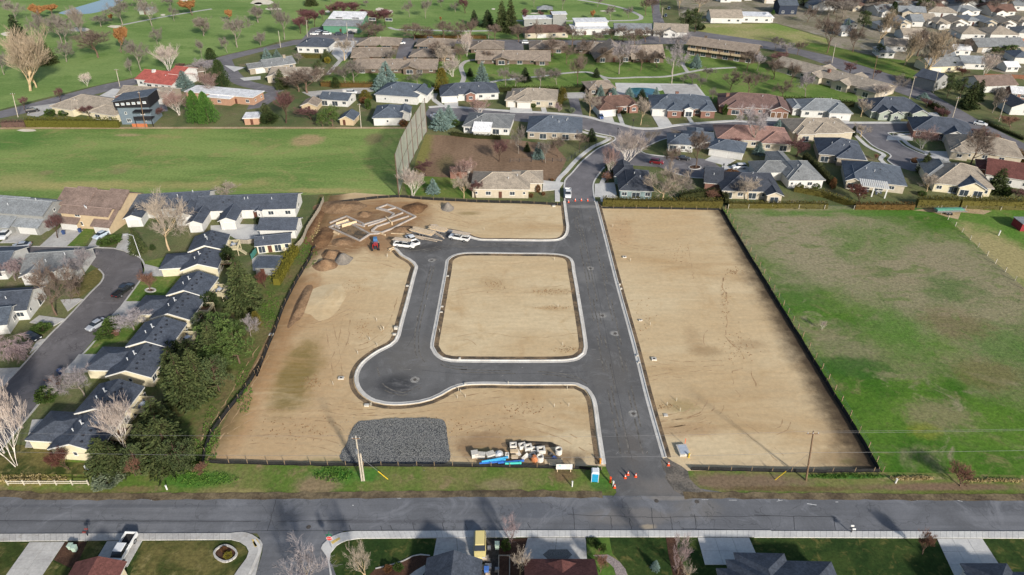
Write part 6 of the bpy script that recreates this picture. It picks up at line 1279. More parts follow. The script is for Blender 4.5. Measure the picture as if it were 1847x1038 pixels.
# west street, townhouses, bank
for a in [
 ('bl','e',1200,912,545,310,'big tan bare tree with many ascending limbs by the white row houses'), ('cf','e',985,950,745,130,'narrow green fir right of the street lamp'), ('bl','e',1610,528,435,180,'bare tan bush at the range\'s lower edge'), ('bu','e',410,825,685,120,'lilac plum tree before the tan duplex'), ('sg','e',800,885,815,140,'clipped green shrub bed beside the silver car'), ('sg','e',725,890,835,60,'round green shrub beside the concrete drive'), ('cd','e',1085,915,870,40,'small green shrub below the big tan tree'), ('sr','v',170,395,320,60,'dark red clipped shrub at the left garage'), ('sd','v',505,385,300,60,'dark clipped shrub at the right garage'),
 ('bb','i',400,585,270,330,'big brown bare tree on the west street corner'), ('bw','i',600,300,125,210,'lilac bare tree behind the corner lawn'), ('bk','i',110,340,205,190,'pink weeping tree at the left edge'), ('bk','i',90,905,710,290,'big pink weeping tree low on the left edge'), ('sb','i',1065,412,305,120,'bare bush inside a round stone planter'), ('bw','i',950,690,585,220,'low lilac spreading tree before the third townhouse'), ('bb','i',560,440,330,160,'brown low tree beside the big brown one'), ('sg','i',810,690,605,130,'green juniper mound by the silver sedan, upper'), ('sg','i',765,760,690,180,'green juniper mound by the silver sedan, lower'), ('sg','i',300,735,655,130,'round green shrub on the west street'), ('sb','i',850,730,690,60,'russet bush beside the juniper mounds'),
 ('cf','i',1745,600,165,290,'tall dark fir behind the third townhouse deck'), ('sd','i',1500,565,425,115,'round dark evergreen below the upper deck'), ('sd','i',1630,260,105,95,'round dark evergreen beside the deck stairs'), ('sd','i',1240,920,775,120,'round dark evergreen beside the second townhouse'), ('cp','i',1590,880,585,300,'broad light green pine on the bank'), ('cp','i',1690,800,640,200,'light green pine right of the broad one'), ('cf','i',1370,1010,755,270,'dark spreading fir below the light pine'), ('bw','i',1780,735,605,120,'grey leafless shrub on the bank'), ('cy','i',1825,680,560,70,'brownish thin conifer at the bank\'s edge'), ('cp','i',1530,1010,800,260,'light green pine below the broad one'),
 ('cf','j',1330,420,-20,300,'large dark fir in the middle of the bank'), ('cf','j',1430,350,-60,250,'dark fir at the bank\'s field edge'), ('cq','j',1560,300,0,220,'green pine leaning over the dark silt fence'), ('cf','j',1140,640,310,300,'fir with bare snags near the stair deck'), ('cf','j',1210,880,430,420,'largest spreading fir by the road corner'), ('cq','j',1290,860,600,260,'dense dark pine beside the largest fir'), ('cf','j',770,900,580,290,'blue green fir beside the nearest gable wall'), ('cf','j',850,910,640,200,'dark fir right of the blue green one'), ('sj','j',775,968,862,200,'pale grey juniper at the roadside'), ('bn','j',885,660,355,220,'white bare tree beside the nearest townhouse roof'), ('bn','j',115,790,245,400,'big white birch at the left edge'), ('bp','j',30,700,300,200,'reddish birch behind the big white one'), ('bw','j',600,295,95,270,'lilac spreading tree before the second townhouse'), ('sg','j',350,365,240,150,'green shrub mound on the townhouse lawn'), ('sb','j',430,275,185,100,'russet shrub beside the lilac tree'), ('sr','j',490,815,695,140,'red brown twiggy bush before the nearest gable'), ('sr','j',365,815,725,85,'dark red shrub left of the nearest gable'), ('sb','j',960,860,740,120,'brown twiggy scrub under the firs'), ('sd','j',1000,700,560,130,'dark shrub beside the bare white tree'), ('sb','j',1430,830,770,120,'broken brushwood at the silt fence corner'),
 ('cf','j',1540,130,-250,260,'dark fir on the bank below the grey leafless shrub'), ('cf','j',1250,230,-60,240,'dark fir beside the second townhouse deck'), ('cf','j',1060,800,480,260,'fir filling the gap behind the blue green one'), ('cq','j',1000,880,640,200,'dark pine between the roadside firs'), ('cp','i',1700,960,680,260,'light green pine at the bank\'s middle, near the fence'), ('cq','i',1480,760,560,180,'dark pine behind the broad light green one'),
 ('sr','v',570,1040,860,140,'dark red shrub beside the low felt roofed shed'), ('sd','v',170,760,600,110,'dark shrub behind the farthest townhouse'),
]: T(*a)
# along the bottom edge and main street
for a in [
 ('bx','l',420,770,525,360,'lilac bare tree at the side street corner'), ('by','l',830,730,505,175,'tan twiggy bush on the deep green lawn'), ('bz','m',85,490,315,130,'pink bare tree over the footway'), ('by','m',145,705,535,145,'tan bare shrub left of the red brown roof'), ('bz','m',1215,700,445,150,'pink bare tree in the mulch strip'), ('cs','m',1060,690,605,70,'small blue spruce on the deep green lawn'), ('by','m',1290,740,645,100,'tan shrub right of the mulch strip'), ('sb','n',1410,105,10,200,'red brown bush at the pasture corner'), ('sb','n',1150,570,465,120,'reddish bush on the bottom lawn'), ('sg','m',640,520,475,70,'green shrub in the flower bed'), ('sg','m',700,560,500,60,'grey green shrub in the flower bed'), ('sb','m',690,690,600,100,'brown shrubs by the curved path'), ('sg','l',1050,690,640,70,'green shrub in the mulched bed'), ('so','l',980,700,650,60,'brown shrub in the mulched bed'), ('sg','l',1780,560,470,70,'green shrub beside the timber planter'), ('bn','w',1095,612,568,28,'tiny white sapling alone in the pasture'), ('sy','k',1620,630,585,60,'yellow green shrub in the stone ringed bed'), ('so','k',1590,580,545,50,'grey brown shrub in the stone ringed bed'),
]: T(*a)
# bare trees among the far roofs
tr = random.Random(21)
lots = {}
for k in range(125):
    x, y = tr.uniform(-240, 1840), tr.choice([20, 60, 95, 0, 30, 40])+tr.uniform(-12, 12)
    if y > 60 and x < 350: y = 30
    if x < 280 and y > 5: x += 600
    lots.setdefault(tr.choice(['bb','bg','bl','bb','bg','cq']), []).append((x, y))
for kd, L in lots.items():
    nm = {'bb':'brown bare tree','bg':'grey bare tree','bl':'tan bare tree','cq':'dark pine'}[kd]
    for n_, (x, y) in enumerate(sorted(L)):
        X, Y = G('d', x, y)
        tree_at(kd, X, Y, tr.uniform(7, 13), tr.uniform(7, 12), f'{nm} among far rooftops, {ORD[n_]} from the left of its kind', 'trees among the far rooftops')
# hedges
def hedge(label, pts, w, h, m, dens=40, leafsize=.44, group=None, ends=None):
    rr = random.Random(len(label)); pp = smooth_line(pts, False, .9)
    root = thing('hedge', label, 'hedge', (pp[0][0], pp[0][1], 0), 0, group)
    o = pp[0]; b = MB(); core = []
    prof = [(-w*.3,0),(-w*.26,h*.72),(w*.26,h*.72),(w*.3,0)]
    rows = [offset_line(pp, q) for q, _ in prof]
    V, F = [], []
    for i in range(len(pp)):
        for j in range(4): V.append((rows[j][i][0]-o[0], rows[j][i][1]-o[1], prof[j][1]))
    for i in range(len(pp)-1):
        for j in range(4): F.append((i*4+j, (i+1)*4+j, (i+1)*4+(j+1)%4, i*4+(j+1)%4))
    F += [(0,1,2,3), tuple(range(len(V)-4, len(V)))]
    ob('branches', mesh('branches', V, F), m, root)
    for i in range(len(pp)-1):
        (x0,y0),(x1,y1) = pp[i], pp[i+1]; L = hypot(x1-x0, y1-y0); nx, ny = -(y1-y0)/max(L,.01), (x1-x0)/max(L,.01)
        for k in range(int(dens*L*max(.5,h/2))):
            t = rr.random(); s = rr.uniform(-1,1); z = rr.uniform(.03,1)
            if rr.random() < .45: z = rr.uniform(.88,1.04)
            elif rr.random() < .7: s = math.copysign(rr.uniform(.75,1), s)
            bump = 1+.12*sin((i+t)*2.6)+.08*sin((i+t)*6.1)
            p = Vector((x0+(x1-x0)*t+nx*s*w*.5*bump-o[0], y0+(y1-y0)*t+ny*s*w*.5*bump-o[1], z*h*(.93+.09*sin((i+t)*5.3)+.04*sin((i+t)*13))))
            leaf(b, p, leafsize*rr.uniform(.6,1.2), rr, Vector((nx*s+rr.uniform(-.5,.5), ny*s+rr.uniform(-.5,.5), .8)).normalized(), .5)
    b.build('foliage', m, root)
    return root
HM = leafmat('hedge_olive', C(84,80,38,.85), C(112,104,54,.85)); HB = leafmat('hedge_brown', C(96,74,40,.85), C(122,98,58,.85)); HD = leafmat('hedge_dark', C(50,56,32,.85), C(72,74,42,.85)); HG = leafmat('hedge_gold', C(98,94,34,.9), C(122,116,48,.9)); HO = leafmat('hedge_moss', C(82,82,32,.9), C(102,100,44,.9)); HP = leafmat('hedge_plum', C(92,72,66,.85), C(116,94,84,.85))
hedge('tall olive arborvitae hedge along the right lot\'s north edge', pts_of(('g',655,752,900,760,1200,764,1500,764)), 1.9, 3.0, HM)
hedge('olive hedge turning north behind the tall lot hedge', pts_of(('g',1200,715,1350,690,1500,690,1530,745)), 1.8, 2.6, HD)
hedge('lower olive hedge behind the pasture, left stretch', pts_of(('g',1545,766,1847,768),('h',180,768,450,770)), 1.6, 2.1, HM)
hedge('russet hedge in the middle of the pasture\'s north edge', pts_of(('h',645,775,850,777,1062,778)), 1.7, 2.2, HB)
hedge('tall thick hedge at the pasture\'s north edge, right stretch', pts_of(('h',1078,762,1370,768)), 2.4, 3.6, HM)
hedge('tall thick hedge reaching the right edge of the photo', pts_of(('h',1385,768,1847,778,2100,782)), 2.4, 3.6, HM)
hedge('diagonal dark hedge between the grey and pergola houses', pts_of(('h',285,420,380,500,470,600,500,635)), 1.6, 2.4, HD)
hedge('low hedge zigzagging below the clipped round shrubs', pts_of(('h',215,650,420,690,520,725,640,765)), 1.6, 2.2, HM)
hedge('long clipped olive hedge at the driving range\'s upper edge', pts_of(('a',195,897,500,900,850,903)), 2.6, 3.6, HO)
hedge('plum brown hedge left of the long olive hedge', pts_of(('a',20,900,120,898,188,897)), 2.6, 2.6, HP)
hedge('golden arborvitae row beside the western silt fence', pts_of(('v',690,1010,760,880,830,750,890,660)), 2.8, 2.6, HG)
hedge('brown hedge at the park edge above the court', pts_of(('b',470,612,600,618,720,620,840,622)), 1.6, 2.4, HB)
hedge('dark hedge under the white house by the clubhouse', pts_of(('b',330,410,400,412,470,412)), 1.6, 2.0, HM)
hedge('dark hedge between park and street houses, left', pts_of(('b',1180,640,1250,642,1330,645)), 1.6, 2.4, HD)
hedge('dark hedge between park and street houses, middle', pts_of(('b',1730,652,1847,655),('c',250,655,340,655)), 1.6, 2.6, HD)
hedge('dark hedge before the pool house', pts_of(('c',360,650,450,650,530,645)), 1.6, 2.4, HD)
hedge('dark hedge behind the pale grey house', pts_of(('d',80,725,300,730,500,745,640,760)), 1.6, 2.4, HD)
hedge('dark hedge along the avenue above the corner house', pts_of(('d',1170,750,1240,790,1290,830)), 2.2, 2.6, HD)
hedge('long brown hedge along the avenue at the right edge', pts_of(('h',1610,290,1700,350,1800,410,1900,470)), 2.2, 2.8, HB)
hedge('russet roadside hedge under the bare trees by the top road', pts_of(('b',1130,268,1300,272,1500,272,1640,275)), 2.0, 1.8, HB)
hedge('conifer screen along the street lane', pts_of(('c',345,770,360,720,370,665)), 2.0, 3.0, HM)
hedge('dark hedge along the avenue at the far right verge', pts_of(('h',1570,165,1660,210,1760,250,1847,290)), 1.6, 1.2, HD)
hedge('dark shrub line below the grey roofed patio house', pts_of(('f',1390,95,1540,115,1640,120,1740,125)), 1.4, 1.6, HD)
# ground cover and weeds: tufts that nobody could count
def tufts(name, polys, n, size, m, seed):
    rr = random.Random(seed); b = MB()
    for (R, cx, cy, rx, ry) in polys:
        for k in range(n):
            a = rr.uniform(0, 2*pi); f = rr.random()**.6
            X, Y = G(R, cx+cos(a)*rx*f, cy+sin(a)*ry*f)
            s = size*rr.uniform(.5,1.3)
            for q in range(3):
                leaf(b, Vector((X+rr.uniform(-.2,.2), Y+rr.uniform(-.2,.2), .05+s*.35)), s, rr, Vector((rr.uniform(-.6,.6), rr.uniform(-.6,.6), 1)).normalized(), .4)
    o = b.build(name, m); struct(o, 'stuff'); tag(o, {'weeds': 'scattered green weeds and grass tufts on verge and bank', 'dry_grass': 'dry straw coloured grass tufts along the field edge'}[name], 'grass')
tufts('weeds', [('q',1600,470,250,14),('o',130,430,110,45),('y',300,260,50,90),('y',180,640,40,110),('k',1450,60,240,50),('j',1380,720,120,140),('j',1500,560,60,200),('v',1000,640,120,200)], 260, .32, leafmat('weed_green', C(78,112,44,.9), C(104,132,60,.9)), 4)
tufts('dry_grass', [('n',1080,52,150,10),('n',1650,70,200,12),('v',1080,420,60,160),('k',200,60,280,30)], 220, .4, leafmat('straw', C(176,158,112,.9), C(196,178,132,.9)), 6)
# ------------------------------------------------------------------ golf net
M_pole_d = mat('dark_net_pole', C(92,72,60,.9), .8, .15, 3)
Tn = NT('net_mesh')
_co = Tn.n('TexCoord').outputs['Object']
_c = Tn.mix(Tn.rng(Tn.noise(_co, .3, 4), .3, .7), C(178,178,170,.8), C(200,199,190,.8))
Tn.done(_c, .9, .1)
_tr = Tn.n('BsdfTransparent'); _mx = Tn.n('MixShader'); _mx.inputs[0].default_value = .55
Tn.t.links.new(_tr.outputs[0], _mx.inputs[1]); Tn.t.links.new(Tn.b.outputs[0], _mx.inputs[2]); Tn.t.links.new(_mx.outputs[0], Tn.t.nodes['Material Output'].inputs[0])
M_net = Tn.m
net_b = [(719.5,355),(729,322),(738,301),(746,284),(754,268),(762,252),(770,238)]
net_t = [(716,280),(726,258),(737,236),(747,213),(755,198),(763,184),(771,176)]
o_ = Gp(*net_b[0])
net = thing('golf_net', 'tall grey golf ball net on dark poles beside the driving range', 'net', (o_[0], o_[1], 0))
NB = [Gp(*p) for p in net_b]; NH = [13.6, 13.4, 13.2, 13.0, 12.8, 12.6, 12.4]
for p, hh in zip(NB, NH): MB().cyl(p[0]-o_[0], p[1]-o_[1], -.2, hh+.3, .2, 8, .13).build('net_pole', M_pole_d, net)
for k in range(6):
    (x0,y0),(x1,y1) = NB[k], NB[k+1]; V, F = [], []; n = 8
    for i in range(n+1):
        t = i/n
        for j in range(5):
            s = j/4; sag = sin(pi*t)*.18*(1-s*.4)
            V.append((x0+(x1-x0)*t-o_[0]-sag, y0+(y1-y0)*t-o_[1], .15+(NH[k]+(NH[k+1]-NH[k])*t-.15)*s-(.25*sin(pi*t) if j == 4 else 0)))
    for i in range(n):
        for j in range(4): F.append((i*5+j, (i+1)*5+j, (i+1)*5+j+1, i*5+j+1))
    ob('net_panel', mesh('net_panel', V, F), M_net, net)
    for z in (.15, NH[k]*.5, NH[k]): MB().tube([(x0-o_[0], y0-o_[1], z), (x1-o_[0], y1-o_[1], z)], .04, 5).build('cable', M_pole_d, net)

# ------------------------------------------------------------------ vehicles
M_tyre = mat('tyre_rubber', C(34,34,36), .9, .1, 6)
M_rim = mat('wheel_rim', C(170,172,176,.8), .35, .08, 5, .5, .6)
M_cglass = NT('car_glass').done((.02,.025,.03,1), .06, .7)
M_lamp = mat('lamp_lens', C(230,230,226,.85), .2, .05, 5, .5)
M_tail = mat('tail_lens', C(150,30,26), .3, .05, 5, .5)
def paint(n, c):
    T_ = NT('paint_'+n) if 'paint_'+n not in MATS else None
    if T_:
        MATS['paint_'+n] = T_.done(c, .32, .5); T_.b.inputs['Coat Weight'].default_value = .4
    return MATS['paint_'+n]
PAINT = dict(white=C(226,226,224,.85), silver=C(168,172,178,.8), black=C(30,31,34), blue=C(60,84,130,.9), maroon=C(112,28,34), yellow=C(222,204,136,.85), dark=C(52,56,64), pale=C(190,204,216,.8))
def loft(sections):
    """sections along x: each a closed ring of (y, z) of equal count"""
    b = MB(); n = len(sections[0][1])
    V = [(x, y, z) for x, ring in sections for y, z in ring]; F = []
    for i in range(len(sections)-1):
        for j in range(n): F.append((i*n+j, i*n+(j+1) % n, (i+1)*n+(j+1) % n, (i+1)*n+j))
    F += [tuple(range(n))[::-1], tuple(range((len(sections)-1)*n, len(sections)*n))]
    return b.add(V, F)
def ring(w, z0, z1, sh=.12):
    return [(-w+.06, z0), (w-.06, z0), (w, z0+.18), (w, z1-sh), (w-.08, z1), (-w+.08, z1), (-w, z1-sh), (-w, z0+.18)]
CARM = {}
def car_meshes(kind):
    if kind in CARM: return CARM[kind]
    out = []
    if kind == 'sedan':
        L, w = 4.6, .9
        body = loft([(-2.3,ring(.74,.35,.82)),(-2.2,ring(.84,.25,.92)),(-1.5,ring(w,.22,.98)),(.9,ring(w,.22,.98)),(1.6,ring(.88,.22,.88)),(2.15,ring(.82,.25,.74)),(2.3,ring(.7,.35,.62))])
        gl = MB().box(-1.75, 1.15, -.78, .78, .94, 1.40, None, (-1.0,.35,-.6,.6)); rf = MB().box(-1.05, .42, -.62, .62, 1.40, 1.46, None, (-.95,.3,-.56,.56)); ax = (-1.4, 1.38); wr = .32
    elif kind == 'suv' or kind == 'van':
        L, w = 4.7, .94
        body = loft([(-2.35,ring(.85,.4,1.05)),(-2.28,ring(.92,.3,1.12)),(.9,ring(w,.3,1.12)),(1.5,ring(.92,.3,1.05)),(2.2,ring(.86,.32,.9)),(2.35,ring(.75,.4,.75))])
        gl = MB().box(-2.22, 1.25, -.86, .86, 1.08, 1.68, None, (-1.95,.6,-.7,.7)); rf = MB().box(-2.0, .68, -.73, .73, 1.68, 1.75, None, (-1.9,.5,-.66,.66)); ax = (-1.45, 1.45); wr = .37
    else:
        L, w = 5.8, .98
        body = loft([(-.5,ring(.95,.5,1.18)),(.0,ring(w,.42,1.18)),(1.5,ring(w,.42,1.16)),(2.3,ring(.95,.42,1.08)),(2.8,ring(.9,.42,1.0)),(2.9,ring(.82,.5,.85))])
        body.box(-2.9, -.5, -.95, .95, .5, .72).box(-2.9, -.5, -.96, -.84, .72, 1.2).box(-2.9, -.5, .84, .96, .72, 1.2).box(-2.92, -2.8, -.84, .84, .72, 1.18).box(-.62, -.52, -.84, .84, .72, 1.2)
        gl = MB().box(-.55, 1.75, -.86, .86, 1.16, 1.78, None, (-.4,1.0,-.68,.68)); rf = MB().box(-.48, 1.1, -.72, .72, 1.78, 1.85, None, (-.4,.95,-.64,.64)); ax = (-1.75, 1.9); wr = .4
    wh = MB().tube([(0,-.11,0),(0,.11,0)], wr, 16); rim = MB().tube([(0,-.125,0),(0,.125,0)], wr*.62, 10)
    lamp = MB().box(-.05, .05, -.2, .2, -.08, .08)
    CARM[kind] = (body.mesh('body'), gl.mesh('glazing'), rf.mesh('roof'), wh.mesh('wheel', True), rim.mesh('rim'), lamp.mesh('lamp'), ax, wr, w, L)
    return CARM[kind]
def car(kind, col, R, x, y, hx, hy, label, group=None, flat=None):
    """stands at pixel (x, y) heading to pixel (hx, hy)"""
    X, Y = G(R, x, y); X2, Y2 = G(R, hx, hy); rz = atan2(Y2-Y, X2-X)
    body, gl, rf, wh, rim, lamp, ax, wr, w, L = car_meshes(kind)
    nm = {'pickup': 'pickup_truck', 'van': 'van', 'suv': 'parked_car', 'sedan': 'parked_car'}[kind]
    root = thing(nm, label, {'pickup': 'pickup truck', 'van': 'van'}.get(kind, 'car'), (X, Y, .1), rz, group)
    p = paint(col, PAINT[col])
    ob('body', body, p, root); ob('glazing', gl, M_cglass, root); ob('roof', rf, p, root)
    for xx in ax:
        for sy in (-1, 1):
            o = ob('wheel', wh, M_tyre, root, (xx, sy*(w-.1), wr)); ob('rim', rim, M_rim, o)
    zl = .68 if kind == 'sedan' else .85
    for sy in (-1, 1):
        ob('headlight', lamp, M_lamp, root, (L/2-.07, sy*.58, zl)); ob('tail_light', lamp, M_tail, root, (-L/2+.02, sy*.6, zl+.1))
    if kind == 'pickup': ob('bed_liner', cached('liner', lambda: MB().box(-2.78,-.64,-.83,.83,.72,.76).mesh('bed_liner')), M_tyre, root)
    return root
for a in [
 ('pickup','white','k',880,580,815,690,'white pickup truck with black open bed in the bottom driveway'), ('van','yellow','l',1605,528,1604,600,'pale yellow van beside the slate bottom roof'), ('pickup','white','e',52,812,-10,870,'white pickup truck in the carport drive at the left edge'), ('sedan','silver','e',160,890,60,900,'silver sedan crossing the west street\'s upper end'), ('sedan','pale','e',723,815,655,850,'pale blue silver sedan in the tan duplex drive'), ('pickup','black','i',880,430,960,370,'black pickup truck on the west street bend'), ('sedan','silver','i',690,668,620,710,'silver sedan parked midway along the west street'), ('suv','pale','i',10,172,-40,190,'pale car cut by the left edge of the west street'), ('sedan','black','i',235,752,320,790,'black car in the drive of the white corner house'),
 ('suv','black','a',235,798,320,785,'black car parked by the golf road'), ('sedan','white','b',422,250,470,250,'white car at the clubhouse, lower left'), ('sedan','silver','b',458,232,500,232,'silver car at the clubhouse, behind the others'), ('suv','white','b',513,249,560,249,'white sport utility car at the clubhouse'), ('suv','dark','b',600,252,650,252,'dark car at the clubhouse, right of the white one'), ('sedan','dark','b',680,242,730,242,'dark car at the clubhouse, farthest right'), ('sedan','black','b',497,236,540,236,'small black car between the clubhouse cars'), ('suv','white','b',1035,316,1080,316,'white car parked by the condominium court'), ('suv','dark','b',1248,288,1320,288,'dark car driving along the top road'), ('suv','white','b',686,668,750,668,'white car in the court above the blue roofed house'), ('sedan','silver','b',1282,836,1340,838,'silver car in the cul-de-sac behind the spruces'),
 ('suv','white','c',115,312,180,312,'white car by the brown condominium\'s top road court'), ('sedan','blue','c',645,838,660,880,'blue car on the brick house driveway'), ('sedan','dark','c',1102,120,1095,150,'dark car coming down the top avenue, nearer'), ('sedan','dark','c',1125,68,1118,95,'dark car on the top avenue, farther'), ('van','maroon','g',1038,455,1120,465,'maroon van parked in the first cul-de-sac'), ('sedan','black','g',1228,428,1290,432,'black car at the first cul-de-sac kerb'), ('suv','white','g',1622,490,1540,492,'white sport utility car on the wide concrete drive'), ('pickup','white','g',410,680,410,740,'white pickup truck at the end of the old street'), ('sedan','white','g',1425,520,1480,500,'white car behind the dark garage roof'), ('sedan','silver','d',498,856,490,900,'silver car on the pale grey house drive'), ('sedan','white','h',1535,182,1600,195,'white sedan driving on the avenue'), ('sedan','white','h',1412,200,1480,215,'white car parked at the corner gable house'),
]: car(*a)
# ladder-rack work trucks at the construction site
M_steel = mat('grey_steel', C(150,152,156,.8), .5, .15, 5, .4, .4)
M_lumber = mat('pine_lumber', C(214,190,154,.82), .85, .12, 3)
M_lumber2 = mat('weathered_lumber', C(196,180,160,.8), .85, .15, 3)
def rack(root, load=True):
    for x in (-2.7, -.3, 1.3):
        for sy in (-.9, .9): MB().box(x-.04, x+.04, sy-.04, sy+.04, .9, 2.1).build('rack_post', M_steel, root)
    MB().box(-2.8, 1.8, -.94, -.86, 2.1, 2.18).box(-2.8, 1.8, .86, .94, 2.1, 2.18).box(-2.74,-2.66,-.86,.86,2.1,2.18).box(.9,.98,-.86,.86,2.1,2.18).build('rack_rail', M_steel, root)
    if load:
        for k in range(5): MB().box(-3.2+.1*k, 1.9, -.7+.3*k, -.5+.3*k, 2.19, 2.29).build('ladder_board', M_lumber2, root)
r1 = car('pickup','white','s',480,520,380,420,'white crew pickup truck parked beside the lumber trailer'); 
r2 = car('pickup','white','s',330,610,620,640,'white flatbed work truck with ladder rack nearest the foundation'); rack(r2)
r3 = car('pickup','white','s',1400,470,1180,430,'white work truck with loaded rack on the new asphalt'); rack(r3)
def trailer(R, x, y, hx, hy, L, w, label, load):
    X, Y = G(R, x, y); X2, Y2 = G(R, hx, hy); rz = atan2(Y2-Y, X2-X)
    root = thing('flatbed_trailer', label, 'trailer', (X, Y, .08), rz)
    MB().box(-L/2, L/2, -w/2, w/2, .7, .85).box(L/2, L/2+1.6, -.08, .08, .6, .75).build('bed', M_steel, root)
    for k in (-.5, .5):
        for sy in (-1, 1):
            o = ob('wheel', car_meshes('pickup')[3], M_tyre, root, (k, sy*(w/2-.15), .4)); ob('rim', car_meshes('pickup')[4], M_rim, o)
    rr = random.Random(int(x))
    if load:
        for k in range(9):
            y0 = -w/2+w*k/9; 
            for q in range(3): MB().box(-L/2+rr.uniform(-.8,.4), L/2+rr.uniform(-.4,.3), y0+.02, y0+w/9-.02, .86+.16*q, 1.0+.16*q).build('board', M_lumber if (k+q) % 3 else M_lumber2, root)
trailer('s',690,372,880,420,6.4,2.2,'flatbed trailer stacked with pale lumber at the road end', True)
trailer('s',1000,325,1100,345,4.6,2.0,'low dark trailer with boards behind the work trucks', True)
def plank_pile(label, R, spots, m, z=.12):
    X0, Y0 = G(R, spots[0][0], spots[0][1])
    root = thing('plank_pile', label, 'lumber', (X0, Y0, 0))
    for n, (x0, y0, x1, y1) in enumerate(spots):
        A, B = G(R, x0, y0), G(R, x1, y1); L = hypot(B[0]-A[0], B[1]-A[1]); rz = atan2(B[1]-A[1], B[0]-A[0])
        MB().box(0, L, -.16, .16, 0, .14).build('plank', m, root, (A[0]-X0, A[1]-Y0, z+.15*(n % 3)), rz)
plank_pile('long timber planks stretching from the trailer over the asphalt', 's', [(350,385,700,470),(360,395,960,520),(420,390,1060,515),(400,380,740,440),(450,400,900,505),(370,370,650,455),(430,375,720,430)], M_lumber2)
plank_pile('three loose planks behind the lumber trailer on asphalt', 's', [(900,345,1095,450),(925,350,1085,445),(905,340,1060,425)], M_lumber2)
plank_pile('single long board lying on soil beside the foundation', 's', [(55,352,305,362)], M_lumber)
plank_pile('short boards lying on soil left of the foundation', 'r', [(238,405,296,430),(244,400,300,425)], M_lumber)
plank_pile('small board stack beside the kerb end', 'r', [(810,600,875,580),(830,575,832,615),(815,592,870,572)], M_lumber)
plank_pile('bundled boards on soil behind the trailers', 'r', [(1255,345,1335,340),(1250,335,1320,332),(1260,352,1330,348)], M_lumber2)

# red tractor with a blue hood behind, at the foundation
X, Y = G('r',680,575); ang_t = radians(100)
M_redp, M_bluep = paint('tractor_red', C(176,44,40)), paint('tractor_blue', C(66,108,150))
tr_ = thing('tractor', 'red tractor with blue rear loader beside the foundation', 'tractor', (X, Y, .03), ang_t)
loft([(-.3,ring(.42,.7,1.3)),(.8,ring(.42,.7,1.35)),(1.7,ring(.38,.7,1.25)),(1.9,ring(.3,.75,1.1))]).build('hood', M_redp, tr_)
MB().box(-1.2, -.2, -.5, .5, .6, 1.0).box(-1.1, -.6, -.3, .3, 1.0, 1.15).box(-1.2, -1.1, -.3, .3, 1.1, 1.6).build('seat', M_ventd, tr_)
for x, sy, rr_ in ((-.8,1,.75),(-.8,-1,.75),(1.4,1,.45),(1.4,-1,.45)):
    o = ob('wheel', MB().tube([(0,-.2,0),(0,.2,0)], rr_, 16).mesh('wheel'), M_tyre, tr_, (x, sy*.85, rr_)); MB().tube([(0,-.21,0),(0,.21,0)], rr_*.55, 10).build('rim', M_redp, o)
for sy in (-.6, .6): MB().box(-1.25, -1.15, sy-.05, sy+.05, .9, 2.2).build('roll_bar', M_redp, tr_)
for sy in (-.55, .55): MB().tube([(.2,sy,1.2),(1.8,sy,1.0),(2.6,sy,.4)], .08, 6).build('loader_arm', M_redp, tr_)
MB().box(2.5, 3.1, -.9, .9, .1, .2).box(2.45, 2.55, -.9, .9, .1, .8).box(2.5, 3.1, -.92, -.86, .2, .7).box(2.5, 3.1, .86, .92, .2, .7).build('bucket', M_steel, tr_)
MB().box(2.9, 4.3, -.6, .6, .2, 1.5, None, (3.0,4.1,-.5,.5)).build('hopper', M_bluep, tr_)

# house foundation: concrete stem walls round soil floors
M_found = gmat('pale_formwork', C(186,177,168,.76), C(166,156,146,.76), scale=.3, fine=3, fvar=.12, bump=.1)
def r2w(pts, z=0): return [G('r', x, y, z) for x, y in pts]
FO = G('r', 520, 490)
fnd = thing('house_foundation', 'pale concrete house foundation with forms in dug brown soil', 'foundation', (FO[0], FO[1], 0))
def wallseg(p, q, t=.22, h=.4, m=None, name='foundation_wall'):
    A, B = G('r', *p), G('r', *q); L = hypot(B[0]-A[0], B[1]-A[1]); rz = atan2(B[1]-A[1], B[0]-A[0])
    MB().box(-t*.5, L+t*.5, -t, t, 0, h+rd.uniform(-.03,.03)).build(name, m or M_found, fnd, (A[0]-FO[0], A[1]-FO[1], .02), rz)
def loop(pts, closed=True, **kw):
    for i in range(len(pts) if closed else len(pts)-1): wallseg(pts[i], pts[(i+1) % len(pts)], **kw)
loop([(200,355),(360,285),(620,425),(515,495)]); loop([(205,310),(375,240),(545,315),(560,345),(400,300),(260,350)], False)
loop([(545,330),(680,290),(840,250),(870,215),(810,190),(690,160),(800,118),(905,155),(1000,200),(1095,245),(960,310),(860,365),(740,410),(640,395)], False)
loop([(620,425),(700,420),(740,410)], False); loop([(600,340),(720,300),(960,205)], False, t=.2); loop([(700,345),(1020,240)], False, t=.2); loop([(700,160),(800,175),(890,150)], False, t=.2); loop([(240,335),(300,365)], False, t=.2)
wallseg((790,265),(850,325), .15, .9, M_lumber, 'brace'); wallseg((270,330),(395,290), .12, .9, M_lumber, 'brace'); wallseg((330,350),(480,310), .12, .9, M_lumber, 'brace'); wallseg((720,415),(780,440), .12, .5, M_lumber, 'brace'); wallseg((640,395),(700,345), .2, .6)
sheet('foundation_floor', r2w([(215,350),(360,290),(610,425),(515,485)]), M_trench, .06); sheet('foundation_floor', r2w([(215,310),(370,250),(530,320),(400,330)]), M_dirt, .06); sheet('foundation_floor', r2w([(600,345),(860,245),(960,210),(1080,245),(960,305),(860,360),(740,400),(650,395)]), M_dirt, .062)
